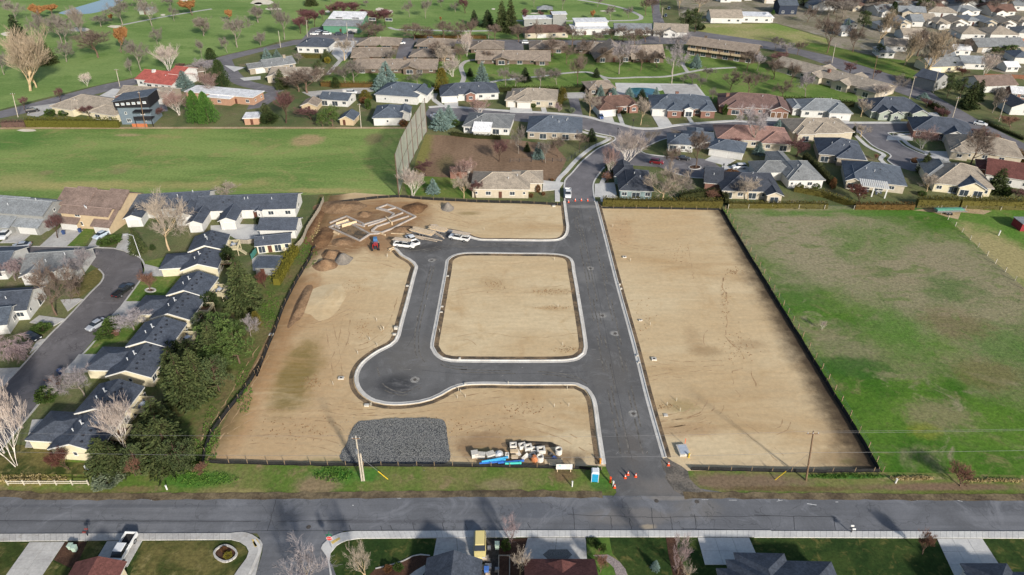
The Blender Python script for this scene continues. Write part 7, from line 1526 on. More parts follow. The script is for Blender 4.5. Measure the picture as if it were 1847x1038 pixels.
# heaps of soil and gravel
def mound(name, label, cat, R, cx, cy, rx, ry, h, m, seed, amp=.25):
    X, Y = G(R, cx, cy); wx = rx*mpp(R, cx, cy); wy = abs(G(R, cx, cy-ry)[1]-G(R, cx, cy+ry)[1])/2
    V, F = [], []; nr, na = 9, 30
    for i in range(nr+1):
        f = i/nr
        for k in range(na):
            a = 2*pi*k/na
            lob = 1+.14*mnoise.noise(Vector((cos(a)*1.3+seed, sin(a)*1.3, seed)))*2
            x, y = cos(a)*wx*f*lob, sin(a)*wy*f*lob
            z = h*(.5+.5*cos(pi*f))**.9*(1+amp*mnoise.noise(Vector((x*.6, y*.6, seed))))+.12*(1-f)*mnoise.noise(Vector((x*2, y*2, seed)))
            V.append((x, y, max(-.05, z) if i < nr else -.05))
    for i in range(nr):
        for k in range(na): F.append((i*na+k, i*na+(k+1) % na, (i+1)*na+(k+1) % na, (i+1)*na+k))
    F.append(tuple(range(na)))
    o = ob(name, mesh(name, V, F, True), m, None, (X, Y, .03)); tag(o, label, cat)
    if name == 'soil_heap': o.scale = (1.25, 1.2, .62)
    return o
M_brownsoil = gmat('fresh_brown_soil', C(126,100,76,K), C(148,121,93,K), scale=.3, fine=2.5, fvar=.3, bump=.8)
M_darkbrown = gmat('dark_brown_soil', C(104,78,56,K), C(130,100,72,K), scale=.3, fine=2.5, fvar=.3, bump=.8)
M_gravelg = gmat('grey_fine_gravel', C(138,130,120,K), C(122,116,108,K), scale=.5, fine=5, fvar=.3, bump=.6)
mound('soil_heap','big brown soil heap left of the grey gravel heap','soil heap','r',160,745,110,55,2.6,M_brownsoil,1)
mound('soil_heap','brown soil heap behind the grey gravel heap','soil heap','r',215,640,90,50,2.4,M_brownsoil,2)
mound('gravel_heap','smooth grey gravel heap below the foundation','gravel heap','r',345,690,105,55,2.0,M_gravelg,3,.05)
mound('gravel_heap','small grey gravel heap near the north silt fence','gravel heap','r',1430,155,80,32,2.0,M_gravelg,4,.1)
mound('soil_heap','broad soil ridge at the site\'s north-west corner','soil heap','r',300,135,230,60,1.6,M_brownsoil,5)
mound('soil_heap','soil bank right of the foundation near the north fence','soil heap','r',1090,150,110,50,1.6,M_darkbrown,6)
mound('soil_heap','pale soil hump inside the foundation\'s upper angle','soil heap','r',560,215,70,30,1.3,M_brownsoil,7)
mound('soil_heap','soil spoil before the foundation\'s long wall','soil heap','r',960,370,130,34,1.1,M_brownsoil,8)
mound('soil_heap','long dark soil ridge along the western fence','soil heap','r',120,470,90,120,1.4,M_darkbrown,9)
mound('soil_heap','loose soil spoil below the foundation corner','soil heap','r',330,500,110,40,1.1,M_brownsoil,10)
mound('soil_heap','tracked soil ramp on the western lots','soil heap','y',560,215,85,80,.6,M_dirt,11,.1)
mound('soil_heap','dark soil ramp edge on the western lots','soil heap','y',450,235,30,90,1.2,M_brownsoil,12,.3)
mound('soil_heap','rough soil ridge between the west lots and silt fence','soil heap','r',40,330,60,170,1.0,M_darkbrown,13)

# gravel pad with its stones
M_stone = NT('dark_gravel_stone')
_oi = M_stone.noise(M_stone.n('TexCoord').outputs['Object'], 9, 2)
M_stone = M_stone.done(M_stone.mix(M_stone.rng(_oi, .3, .7), C(84,87,90,.88), C(142,142,138,.9)), .85, .25)
pad = pts_of(('o',185,355,205,250,245,155,270,130,480,112,720,115,765,150,775,250,770,360,480,372))
pad = [(x+.2*mnoise.noise(Vector((x*.9,y*.9,1))), y+.25*mnoise.noise(Vector((x*.9,y*.9,7)))) for x, y in smooth_line(pad, True, .7)]
struct(MB().poly(pad, 0, .1).build('gravel_pad', mat('dark_gravel_bed', C(66,68,72), .95, .15, 9, .1)))
rr = random.Random(8); b = MB()
xs, ys = [p[0] for p in pad], [p[1] for p in pad]
def inside(x, y, poly):
    c = False; n = len(poly)
    for i in range(n):
        (x0,y0),(x1,y1) = poly[i], poly[i-1]
        if (y0 > y) != (y1 > y) and x < (x1-x0)*(y-y0)/(y1-y0)+x0: c = not c
    return c
cnt_s = 0
while cnt_s < 24000:
    x, y = rr.uniform(min(xs), max(xs)), rr.uniform(min(ys), max(ys))
    if cnt_s % 30 == 0: x += rr.gauss(0, .9); y += rr.gauss(0, .9)
    elif not inside(x, y, pad): continue
    s = rr.uniform(.03,.095); z = (.08+rr.uniform(0,.05)+.3*max(0, mnoise.noise(Vector((x*.25, y*.25, 3))))) if inside(x, y, pad) else .06
    V = [Vector(v)*s*rr.uniform(.7,1.3)+Vector((x,y,z)) for v in ((1,0,0),(-1,0,0),(0,1,0),(0,-1,0),(0,0,.8),(0,0,-.8))]
    b.add(V, [(0,2,4),(2,1,4),(1,3,4),(3,0,4),(2,0,5),(1,2,5),(3,1,5),(0,3,5)]); cnt_s += 1
gs = b.build('gravel', M_stone); struct(gs, 'stuff'); tag(gs, 'dark angular gravel covering the pad by the utility pole', 'gravel')

# clods and stones scattered over the graded soil
b = MB(); rr = random.Random(12); n_c = 0
M_clod = mat('soil_clod', C(150,120,86,.85), .95, .25, 3, .1)
SPOTS = [('t',1230,300,150,20,90),('t',1230,402,100,10,60),('t',870,255,60,40,50),('t',1330,660,90,20,70),('w',640,450,20,110,70),('w',700,690,80,90,110),('w',690,340,40,16,70),('w',430,260,60,60,60),('q',500,45,80,20,50),('y',500,600,60,30,90),('y',430,820,260,60,120),('y',700,150,80,40,80),('o',1200,60,200,40,90),('o',900,150,300,60,70),('r',300,420,300,150,260),('r',1000,300,200,120,200),('t',60,550,60,120,70),('w',250,560,60,120,70),('w',150,120,60,70,60)]
for R, cx, cy, rx, ry, n in SPOTS:
    for k in range(n):
        x, y = G(R, cx+rr.gauss(0, .5)*rx, cy+rr.gauss(0, .5)*ry); s = rr.uniform(.04,.16)
        V = [Vector((v[0]*s*rr.uniform(.7,1.5), v[1]*s*rr.uniform(.7,1.5), v[2]*s*.6))+Vector((x,y,.06+(.1 if R == 't' and cx > 600 else 0))) for v in ((1,0,0),(-1,0,0),(0,1,0),(0,-1,0),(0,0,1),(0,0,-1))]
        b.add(V, [(0,2,4),(2,1,4),(1,3,4),(3,0,4),(2,0,5),(1,2,5),(3,1,5),(0,3,5)])
cl = b.build('soil_clods', M_clod); struct(cl, 'stuff'); tag(cl, 'loose clods of soil strewn over the graded lots', 'soil')

# ------------------------------------------------------------------ silt fence round the site, pasture fence
M_silt = mat('black_silt_fabric', C(34,34,34), .85, .25, 2)
M_stake = mat('wood_stake', C(150,128,100,.85), .9, .2, 6)
M_stakep = mat('pale_post', C(196,188,170,.85), .9, .2, 6)
stake = MB().box(-.04, .04, -.04, .04, -.1, 1.0).mesh('stake'); post = MB().box(-.07, .07, -.07, .07, -.1, 1.35).mesh('fence_post')
def silt(label, pts, h=.75, gap=3.0):
    pp = smooth_line(pts, False, 1.5); rr = random.Random(len(pp)); o0 = pp[0]
    root = thing('silt_fence', label, 'fence', (o0[0], o0[1], .04))
    pw = [(x+rr.uniform(-.08,.08)-o0[0], y+rr.uniform(-.08,.08)-o0[1]) for x, y in pp]
    sweep('fabric', pw, [(-.02,0),(-.02,h),(.02,h),(.02,0)], M_silt, False, root); 
    sweep('fabric_skirt', pw, [(-.22,.0),(-.22,.03),(.22,.03),(.22,.0)], M_silt, False, root)
    acc = 0
    for i in range(1, len(pw)):
        acc += hypot(pw[i][0]-pw[i-1][0], pw[i][1]-pw[i-1][1])
        if acc > gap: acc = 0; ob('stake', stake, M_stake, root, (pw[i][0], pw[i][1], 0))
silt('black silt fence along the site\'s western bank', pts_of(('j',1440,790,1450,690,1500,560,1600,420,1720,270,1847,80),('y',240,570,320,370,370,240,420,140,500,0),('v',1060,640,1095,620)))
silt('black silt fence above the roadside grass, left of the entrance', pts_of(('z',378,834,500,838,640,840,800,841,950,843,1060,846,1085,848)), .5)
silt('black silt fence above the roadside, right of the entrance', pts_of(('q',655,428,900,432,1100,436,1400,442,1800,437)), .6)
silt('black silt fence along the site\'s eastern edge', pts_of(('z',1301,379,1370,494,1440,608,1510,724,1560,806,1584,850)), .8)
silt('black silt fence along the site\'s northern edge', pts_of(('r',330,95,520,68,760,42,980,38),('z',760,360,860,365,940,367,1012,371)))
silt('black silt fence below the tall olive hedge', pts_of(('z',1086,376,1180,377,1298,379)), .5)
def wire_fence(label, pts, gap=3.2, m=None, wires=(.4,.8,1.2), me=None):
    pp = smooth_line(pts, False, gap); o0 = pp[0]
    root = thing('wire_fence', label, 'fence', (o0[0], o0[1], .04))
    for x, y in pp: ob('fence_post', me or post, m or M_stakep, root, (x-o0[0], y-o0[1], 0), VR.uniform(0,1))
    for z in wires: MB().tube([(x-o0[0], y-o0[1], z) for x, y in pp], .012, 3).build('wire', M_steel, root)
wire_fence('post and wire fence between the right lot and pasture', pts_of(('z',1308,379,1378,494,1448,608,1518,724,1592,852)), 3.2, M_stake)
wire_fence('post and wire fence crossing the pasture at the right', pts_of(('z',1690,380,1735,420,1780,462,1847,522,1900,570)))
wire_fence('wire fence at the foot of the northern hedges', pts_of(('g',1545,772),('h',60,772,250,774,640,780,1060,782,1430,782,1680,786,1900,790)), 6)
wire_fence('dark garden fence above the brown field', pts_of(('g',0,445,150,443,300,440,410,438,460,400,560,340)), 2.4, M_ventd)
# board and rail fences
def board_fence(label, pts, h, m, gap=1.9):
    pp = smooth_line(pts, False, gap); o0 = pp[0]
    root = thing('board_fence', label, 'fence', (o0[0], o0[1], 0))
    for i in range(len(pp)-1):
        (x0,y0),(x1,y1) = pp[i], pp[i+1]; L = hypot(x1-x0, y1-y0); rz = atan2(y1-y0, x1-x0)
        MB().box(.02, L-.02, -.03, .03, .05, h).build('panel', m, root, (x0-o0[0], y0-o0[1], 0), rz); MB().box(-.07, .07, -.07, .07, -.1, h+.1).build('fence_post', m, root, (x0-o0[0], y0-o0[1], 0), rz)
M_ofence = mat('orange_fence_timber', C(190,112,74,.8), .8, .15, 2); M_bfence = mat('brown_fence_timber', C(128,88,66,.8), .85, .15, 2); M_gfence = mat('grey_fence_timber', C(162,152,136,.8), .85, .15, 2)
board_fence('orange timber fence before the far tan hip roofed houses', pts_of(('d',1490,302,1650,303,1847,305,1960,308)), 1.9, M_ofence, 2.5)
board_fence('brown timber fence above the eastern gardens', pts_of(('d',1560,552,1700,556,1847,562)), 1.8, M_bfence, 2.5)
board_fence('grey board fence down the slope beside the golden hedge', pts_of(('v',890,640,960,560,1010,440,1080,330,1140,230,1180,130)), 1.6, M_gfence, 2.0)
board_fence('grey courtyard fence beside the farthest townhouse deck', pts_of(('v',285,575,390,580,500,560)), 1.3, M_gfence, 1.8)
board_fence('teal windscreen fence at the patio', pts_of(('v',430,740,480,670)), 1.6, mat('teal_screen', C(70,130,120,.8), .8, .1, 3), 1.6)
rf_ = thing('rail_fence', 'white two-rail fence on the roadside lawn at the left', 'fence', (*G('k',60,100), 0), 0)
ax_, bx_ = G('k',60,104), G('k',635,98); Lf = bx_[0]-ax_[0]
for k in range(6): MB().box(Lf*k/5-.08, Lf*k/5+.08, -.08, .08, -.1, 1.25).build('fence_post', M_stakep, rf_)
for z in (.4, .85): MB().box(0, Lf, -.03, .03, z, z+.16).build('rail', M_stakep, rf_)

# ------------------------------------------------------------------ poles, wires, lamps, signs
M_wood = mat('grey_pole_wood', C(186,176,160,.82), .85, .15, 4); M_woodd = mat('brown_pole_wood', C(124,100,78,.82), .85, .2, 4); M_wire = mat('wire_grey', C(96,96,98), .6, .1, 2); M_guard = mat('yellow_guy_guard', C(222,186,40,.85), .6, .1, 3)
def pole(label, R, bx, by, tx, ty, m, cross=1.2, double=False, tr_can=False):
    X, Y = G(R, bx, by); H = up(R, bx, by, ty)
    top_x = (P(R, tx, ty)[0]-CX)/FPX*(Y*cos(PITCH)-(H-CAM_H)*sin(PITCH)) - X
    top_x = max(-1.6, min(1.6, top_x))
    root = thing('utility_pole', label, 'utility pole', (X, Y, 0))
    MB().tube([(0,0,-.2),(top_x,0,H)], [.17,.11], 10).build('pole', m, root)
    if double: MB().tube([(.38,0,-.2),(.38+top_x*.6,0,H*.62)], [.16,.14], 10).build('stub_pole', m, root)
    if cross:
        MB().box(top_x-cross, top_x+cross, -.14, -.04, H-.6, H-.45).build('cross_arm', M_woodd, root)
        for k in (-1,0,1): MB().cyl(top_x+k*cross*.85, -.09, H-.45, H-.2, .06, 6).build('insulator', M_vent, root)
    if tr_can: MB().cyl(top_x*.7-.1, -.36, H*.66, H*.66+.8, .22, 10).build('transformer', M_steel, root)
    return Vector((X+top_x, Y, H)), Vector((X+top_x*.6, Y, H*.58))
def wire(label, pts, sag=.5, r=.02):
    out = []
    for a, b_ in zip(pts, pts[1:]):
        for k in range(14):
            t = k/14; p = Vector(a).lerp(Vector(b_), t); p.z -= sag*4*t*(1-t); out.append(p)
    out.append(Vector(pts[-1])); o0 = out[0].copy()
    o = MB().tube([p-o0 for p in out], r, 4).build('power_line', M_wire, None, o0); tag(o, label, 'cable')
p1, p1m = pole('double grey utility pole beside the gravel pad', 'o', 290, 462, 255, 208, M_wood, .7, True, True)
p2, p2m = pole('brown utility pole at the right lot\'s lower edge', 'q', 1357, 493, 1382, 195, M_woodd, 1.0)
wire('upper power line over the site entrance between both roadside poles', [p1+Vector((-90,2,0)), p1, p2, p2+Vector((95,3,0))], .7)
wire('lower telephone line over the site entrance between both roadside poles', [p1m+Vector((-90,2,.2)), p1m, p2m, p2m+Vector((95,3,0))], .8, .026)
wire('second power line running right from the brown pole', [p2+Vector((.8,0,-.4)), p2+Vector((95,3,-.4))], .6)
def guy(label, top, R, gx, gy, ux, uy):
    A = G(R, gx, gy)
    root = thing('guy_wire', label, 'cable', (A[0], A[1], 0))
    d = top-Vector((A[0], A[1], 0))
    MB().tube([(0,0,0), tuple(d)], .02, 4).build('cable', M_steel, root); u = d.normalized()*2.6
    MB().tube([(0,0,0), tuple(u)], .07, 6).build('guard', M_guard, root)
guy('guy wire with yellow guard right of the double pole', p1m, 'o', 438, 454, 0, 0); guy('guy wire with yellow guard left of the brown pole', p2m, 'q', 1168, 490, 0, 0)
for a in [('pale utility pole rising before the golf road, far left','a',128,832,95,660,M_wood,.9),('pale utility pole beside the golf road above the range','a',850,616,822,490,M_wood,.9),('tall white pole behind the pool terrace','c',1145,600,1160,430,M_wood,0),('pale pole left of the small tan shed','b',752,905,738,735,M_wood,.6),('brown pole beside the orange fence and modern house','a',1030,905,992,650,M_woodd,.4),('pale pole on the avenue lawn, farther','d',485,450,512,310,M_wood,.7),('brown pole beside the stepped condominium','d',775,560,810,390,M_woodd,.7),('pale pole at the avenue below the parking strip','d',1035,700,1075,540,M_wood,.8),('white lamp pole before the tall blue house','d',1205,658,1240,505,M_wood,0),('pale pole at the corner planting island','h',1335,145,1385,-20,M_wood,.8),('tall white pole at the right edge by the avenue','h',1668,155,1715,0,M_wood,.8),('brown pole at the orange fence end','d',1340,360,1357,235,M_woodd,.7),('pale pole by the tall conifers on the top road','b',1655,275,1660,180,M_wood,.6),('pole beside the clubhouse car park','b',370,263,365,145,M_wood,.5),('green pole at the clubhouse road','b',182,340,165,220,M_wood,0),('pole before the clubhouse front','b',655,262,648,160,M_wood,0),('pale pole beside the top avenue','c',1075,130,1083,55,M_wood,.6)]: pole(*a)
def lamp(label, R, bx, by, ty, arm=-1.8, m=None):
    X, Y = G(R, bx, by); H = up(R, bx, by, ty); root = thing('street_lamp', label, 'street lamp', (X, Y, 0)); m = m or M_vent
    MB().tube([(0,0,0),(0,0,H)], [.1,.06], 8).build('post', m, root)
    if arm: MB().tube([(0,0,H),(arm*.5,0,H+.25),(arm,0,H+.2)], .05, 6).build('arm', m, root); MB().box(min(arm,arm-.5*(1 if arm > 0 else 1))-.1, arm+.2, -.12, .12, H+.1, H+.24).build('lamp_head', m, root)
    else: MB().cyl(0, 0, H, H+.5, .18, 8, .26).build('lamp_head', m, root)
lamp('tall white street lamp at the west street bend', 'i', 995, 172, 20)
for lb_, R, x, y, ty in [('black street lamp at the brick house lawn','g',870,195,150),('street lamp at the street junction corner','g',762,250,210),('black lamp at the curving footway','g',607,345,285),('black lamp at the second cul-de-sac','h',1250,495,435),('black lamp at the first cul-de-sac','g',1505,520,465)]: lamp(lb_, R, x, y, ty, 0, M_ventd)
# stop sign and street names at the side street
X, Y = G('l',597,525); sg = thing('stop_sign', 'red octagonal stop sign under green street name blades', 'traffic sign', (X, Y, .15))
MB().cyl(0, 0, 0, 3.0, .035, 6).build('post', M_steel, sg)
M_red, M_green = mat('sign_red', C(196,40,40,.9), .5, .05, 3), mat('sign_green', C(30,120,80,.9), .5, .05, 3)
oc = lambda r_, y_: [(cos(pi/8+k*pi/4)*r_, y_, 2.35+sin(pi/8+k*pi/4)*r_) for k in range(8)]
def plate(r_, y0, y1): return MB().add(oc(r_, y0)+oc(r_, y1), [tuple(range(8)), tuple(range(8,16))[::-1]]+[(k,(k+1)%8,8+(k+1)%8,8+k) for k in range(8)])
plate(.5, -.08, -.04).build('rim', M_trim, sg); plate(.46, -.09, -.081).build('face', M_red, sg)
def text(s_, size, m, parent, loc, rot=(pi/2,0,0), name='lettering'):
    cu = bpy.data.curves.new(name, 'FONT'); cu.body = s_; cu.size = size; cu.align_x = 'CENTER'; cu.align_y = 'CENTER'; cu.extrude = .004
    tmp = bpy.data.objects.new('tmp', cu); COL.objects.link(tmp)
    me = bpy.data.meshes.new_from_object(tmp); bpy.data.objects.remove(tmp)
    me.materials.clear(); o = ob(name, me, m, parent, loc); o.rotation_euler = rot
    return o
text('STOP', .34, M_trim, sg, (0, -.098, 2.35))
MB().box(-.45, .45, -.02, .02, 3.0, 3.2).build('name_blade', M_green, sg); MB().box(-.02, .02, -.45, .45, 3.21, 3.4).build('name_blade', M_green, sg)
# site notice board on posts, with blurred small print as rules
X, Y = G('u',1152,445); nb = thing('notice_board', 'white site notice board on two timber posts beside the toilet', 'sign', (X, Y, .04))
for x in (-1.15, 1.15): MB().box(x-.06, x+.06, 0, .1, 0, 1.1).build('post', M_lumber, nb)
MB().box(-1.4, 1.4, -.06, 0, .75, 2.0).build('board', M_trim, nb); MB().box(-1.0,-.55,-.066,-.06,1.5,1.8).build('print_block', mat('print_teal', C(120,170,170), .7, .1, 3), nb)
for z in (1.65, 1.45, 1.1): MB().box(.35, 1.0, -.066, -.06, z, z+.05).build('print_line', M_steel, nb)
# portable toilet
X, Y = G('u',1492,528); pt = thing('portable_toilet', 'blue portable toilet with white roof beside the new road', 'toilet', (X, Y, .04), radians(-4))
M_pblue = mat('toilet_blue', C(58,168,204,.85), .5, .06, 2); M_pwhite = mat('toilet_white', C(222,226,228,.8), .5, .05, 2)
MB().box(-.58, .58, -.58, .58, .08, 2.1).build('cabin', M_pblue, pt); MB().box(-.46, .46, -.62, -.58, .16, 1.95).build('door', mat('toilet_blue_door', C(40,148,190,.85), .5, .06, 2), pt)
for x, y in ((-.58,-.58),(.58,-.58),(.58,.58),(-.58,.58)): MB().box(x-.04, x+.04, y-.04, y+.04, 0, 2.12).build('corner_post', M_pwhite, pt)
MB().add([(-.66,-.66,2.1),(.66,-.66,2.1),(.66,.66,2.1),(-.66,.66,2.1),(-.5,-.5,2.38),(.5,-.5,2.38),(.5,.5,2.38),(-.5,.5,2.38)], [(3,2,1,0),(4,5,6,7),(0,1,5,4),(1,2,6,5),(2,3,7,6),(3,0,4,7)]).build('roof', M_pwhite, pt); MB().cyl(.4, .4, 2.3, 2.7, .06, 8).build('vent_pipe', M_pwhite, pt)
# traffic cones
M_orange = mat('cone_orange', C(236,84,40,.9), .6, .06, 3)
cone_b = MB().box(-.2, .2, -.2, .2, 0, .05).mesh('base'); cone_c = MB().tube([(0,0,.05),(0,0,.75)], [.16,.03], 12).mesh('cone_body'); cone_r = MB().tube([(0,0,.36),(0,0,.54)], [.118,.078], 12).mesh('collar')
def cone(label, R, x, y, k=1.15, group=None):
    X, Y = G(R, x, y); root = thing('traffic_cone', label, 'traffic cone', (X, Y, .07), 0, group); s = (k,k,k)
    ob('base', cone_b, M_orange, root, None, None, s); ob('cone_body', cone_c, M_orange, root, None, None, s); ob('collar', cone_r, M_trim, root, None, None, s)
for lb_, R, x, y in [('orange cone on the entrance asphalt, left of three','q',260,480),('orange cone on the entrance asphalt, middle of three','q',277,460),('orange cone on the entrance asphalt, right of three','q',324,472),('orange cone on the entrance\'s right kerb end','q',522,403),('orange cone at the grass corner below the toilet','q',196,538),('orange cone at the road joint, leftmost of four','g',462,720),('orange cone at the road joint, second from left','g',505,718),('orange cone at the road joint, third from left','g',550,720),('orange cone at the kerb end behind the white pickup','g',415,730)]: cone(lb_, R, x, y)
def stick(label, R, x, y, h, r_, m, cat='marker', nm='marker_post', cap=None):
    X, Y = G(R, x, y); root = thing(nm, label, cat, (X, Y, .04)); MB().cyl(0, 0, 0, h, r_, 8).build('post', m, root)
    MB().cyl(0, 0, h, h+.08, r_*1.25, 8).build('cap', cap or m, root)
stick('orange drum post beside the portable toilet','u',1665,560,1.2,.16,M_orange); stick('white marker post at the grass corner by the cones','u',1697,600,1.1,.14,M_trim); stick('white marker post on the verge below the notice board','u',1243,605,1.2,.12,M_trim); stick('orange flagged stake behind the white slab','q',620,282,1.6,.05,M_orange); stick('yellow hydrant marker beside the white slab','q',645,355,.9,.14,M_guard); stick('white marker post at the pasture corner','n',967,82,.9,.15,M_trim); stick('white marker post on the roadside grass, far left','k',1185,132,.9,.13,M_trim); stick('orange hydrant post at the new kerb\'s lower end','u',1555,345,1.0,.16,mat('hydrant_orange', C(226,150,50,.85), .5, .1, 3)); stick('white post standing in the paddock','x',867,98,1.4,.16,M_trim)
# utility boxes, stakes and lids over the lots
M_box = mat('white_utility_lid', C(206,200,188,.8), .7, .15, 3); M_hole = mat('dark_opening', C(46,40,36), .9, .1, 3)
def ubox(label, R, x, y, w, d, h, hole=True, rz=0.0, z=.05, group=None):
    X, Y = G(R, x, y); root = thing('utility_box', label, 'utility box', (X, Y, z), rz, group)
    w, d, h = w*.75, d*.75, h*.75
    MB().box(-w/2, w/2, -d/2, d/2, 0, h).build('case', M_box, root)
    MB().box(-w*.22, w*.22, -d*.22, d*.22, h, h+.012).build('lid', M_hole if hole else M_box, root)
for a in [('white utility box at the right lot, farthest','w',172,272,1.3,1.0,.35),('white utility box at the right lot, middle low one','w',247,568,1.1,.7,.3),('white utility box with dark lid at the right lot, nearest the bend','w',310,750,1.4,1.2,.4),('flat white lid on the right lot near weeds','w',365,1012,1.0,.9,.2,False),('white utility box on the west lot beside the bulb','y',637,580,1.5,1.0,.35),('tan utility box behind the west kerb, upper','t',258,533,1.0,.9,.8,False),('white utility box behind the west kerb, lower','t',248,570,1.0,.6,.5,False),('white valve box beside the west kerb, high','t',328,266,.9,.5,.35,False),('white valve box inside the island\'s left kerb, upper','t',545,397,.8,.5,.4,False),('white valve box inside the island\'s left kerb, lower','t',540,431,.8,.5,.4,False),('white valve box inside the island\'s top left kerb','t',580,206,.8,.5,.4,False),('white valve box inside the island\'s lower kerb','t',655,722,.6,.6,.5,False),('white valve box behind the bulb\'s lower kerb','t',690,880,.6,.6,.5,False),('pale broken box below the bulb kerb','t',75,1012,1.2,.8,.4,False),('white meter box behind the right kerb, upper','t',1652,258,.6,.5,.4,False),('white meter box behind the right kerb, lower','t',1662,284,.6,.5,.4,False),('white meter box behind the right kerb, middle','w',232,734,.6,.5,.4,False),('white meter box behind the right kerb, lowest','w',240,766,.6,.5,.4,False),('white box at the beige house lawn corner','g',310,758,1.2,.9,.4,False),('pale rubbish at the silt fence on the west bank','y',310,375,1.2,1.0,.3,False)]: ubox(*a)
X, Y = G('q',610,318); sl = thing('concrete_slab', 'white framed slab with grey panel by the entrance', 'slab', (X, Y, .05), radians(6)); MB().box(-.95,.95,-1.25,1.25,0,.5).build('frame', M_box, sl); MB().box(-.75,.75,-1.05,1.05,.5,.52).build('panel', mat('slab_grey', C(178,186,196,.8), .6, .08, 2), sl)
st_m = cached('lotstake', lambda: MB().box(-.04,.04,-.04,.04,-.1,.9).mesh('survey_stake'))
for k, (R, x, y) in enumerate([('t',165,545),('t',182,537),('t',138,485),('t',95,605),('t',140,640),('t',530,553),('t',640,965),('t',648,920),('t',662,930),('t',690,960),('t',1325,910),('t',1245,1020),('t',1335,1015),('t',958,880),('t',1268,400),('t',1297,636),('t',1245,105),('t',20,690),('t',205,80),('t',105,1010),('w',292,590),('w',415,945),('w',432,992),('w',370,965),('w',117,130),('w',200,290),('w',160,395),('y',835,350),('y',824,355),('y',775,710),('y',600,610),('y',715,465),('y',770,400),('r',800,665),('r',1808,380)]):
    X, Y = G(R, x, y); o = ob('survey_stake', st_m, M_stakep, None, (X, Y, .05 if R != 't' or not 480 < x < 1420 or y > 800 else .15)); tag(o, 'thin pale survey stake standing on the graded lots', 'stake', 'survey stakes on the graded lots')
# precast concrete boxes, pipes and pallets by the entrance
M_precast = mat('precast_concrete', C(220,214,202,.82), .85, .1, 3); M_pipe_b = mat('blue_pipe', C(60,160,206,.85), .45, .06, 3); M_pipe_d = mat('deep_blue_pipe', C(48,104,182,.85), .45, .06, 3); M_pipe_g = mat('aqua_pipe', C(76,194,180,.85), .45, .06, 3); M_clay = mat('terracotta', C(190,120,76,.85), .8, .15, 3)
def ring_box(name, label, R, x, y, w, d, h, rz=0, m=None, inner=.55, round_=False):
    X, Y = G(R, x, y); root = thing(name, label, 'concrete box', (X, Y, .05), rz)
    b = MB()
    if round_:
        n = 16; 
        V = [(cos(2*pi*k/n)*r_, sin(2*pi*k/n)*r_, z) for r_, z in ((w/2,0),(w/2,h),(w/2*.7,h),(w/2*.7,h*.15)) for k in range(n)]
        F = [(a*n+k, a*n+(k+1)%n, (a+1)*n+(k+1)%n, (a+1)*n+k) for a in range(3) for k in range(n)]+[tuple(range(3*n,4*n))]
        b.add(V, F)
    else:
        iw, id_ = w*inner/2, d*inner/2
        b.box(-w/2,w/2,-d/2,-id_,0,h).box(-w/2,w/2,id_,d/2,0,h).box(-w/2,-iw,-id_,id_,0,h).box(iw,w/2,-id_,id_,0,h)
    b.build('shell', m or M_precast, root)
    MB().box(-w*.24,w*.24,-d*.24,d*.24,.0,h*.3).build('floor', M_hole, root)
for a in [('precast_box','white precast box, upper left of the top row','u',590,165,1.25,1.1,.7,.05),('precast_box','white precast box, second in the top row','u',690,170,1.3,1.1,.7,.3),('precast_box','white precast box, third in the top row','u',755,190,1.4,1.2,.8,.25),('precast_box','white low precast frame, fourth in the top row','u',825,205,1.3,1.1,.45,-.15),('precast_box','white precast box with black opening, fifth in the top row','u',898,215,1.5,1.3,.7,.1),('precast_box','white square frame lying beside the clay pot','u',805,258,1.1,.9,.25,.3),('precast_box','small upright white box with dark window','u',520,280,.7,.7,.9,0)]: ring_box(*a)
ring_box('manhole_ring','white round manhole ring at the right of the top row','u',1092,235,1.25,1.25,1.1,0,None,.5,True); ring_box('manhole_ring','white round manhole ring beside the clay pot','u',887,315,1.25,1.25,1.1,0,None,.5,True)
for lb_, x, y, w, d, h, rz in [('white plastic box at the far left of the pile',162,268,1.1,1.0,.9,.2),('white folded box second from left in the pile',228,275,1.6,.9,.7,-.1),('grey white junk box third from left in the pile',335,270,1.4,1.0,.7,.4),('tan crate behind the white scrap',600,232,1.3,.6,.5,0),('tan crate before the white scrap',606,295,1.1,.6,.5,0)]:
    X, Y = G('u', x, y); root = thing('storage_box', lb_, 'box', (X, Y, .05), rz); MB().box(-w/2,w/2,-d/2,d/2,0,h).build('case', M_clay if False else (M_lumber2 if 'tan' in lb_ else M_precast), root); MB().box(-w/2-.05,w/2+.05,-d/2-.05,d/2+.05,h,h+.1).build('lid', M_lumber if 'tan' in lb_ else M_box, root)
X, Y = G('u',430,265); dm = thing('septic_lid', 'round white domed lid with braces left of the small upright box', 'tank lid', (X, Y, .05)); MB().cyl(0,0,0,.6,.9,18,.8).build('ring', M_precast, dm); MB().cyl(0,0,.6,.9,.6,14,.3).build('dome', M_vent, dm)
for lb_, pts in [('white bent scrap sheeting in the middle of the pile',[(590,230),(640,205),(680,265),(650,270)]),('white and grey scrap sheets left of the clay pot',[(670,300),(740,255),(780,275),(700,315)])]:
    q = [G('u', *p) for p in pts]; c0 = q[0]; V = [(p[0]-c0[0], p[1]-c0[1], z) for p, z in zip(q, (.1,.6,.3,.1))]
    o = ob('scrap_sheet', mesh('scrap_sheet', V+[(a,b_,c-.05) for a,b_,c in V], [(0,1,2,3),(7,6,5,4),(0,4,5,1),(1,5,6,2),(2,6,7,3),(3,7,4,0)]), M_precast, None, (c0[0], c0[1], .05)); tag(o, lb_, 'scrap')
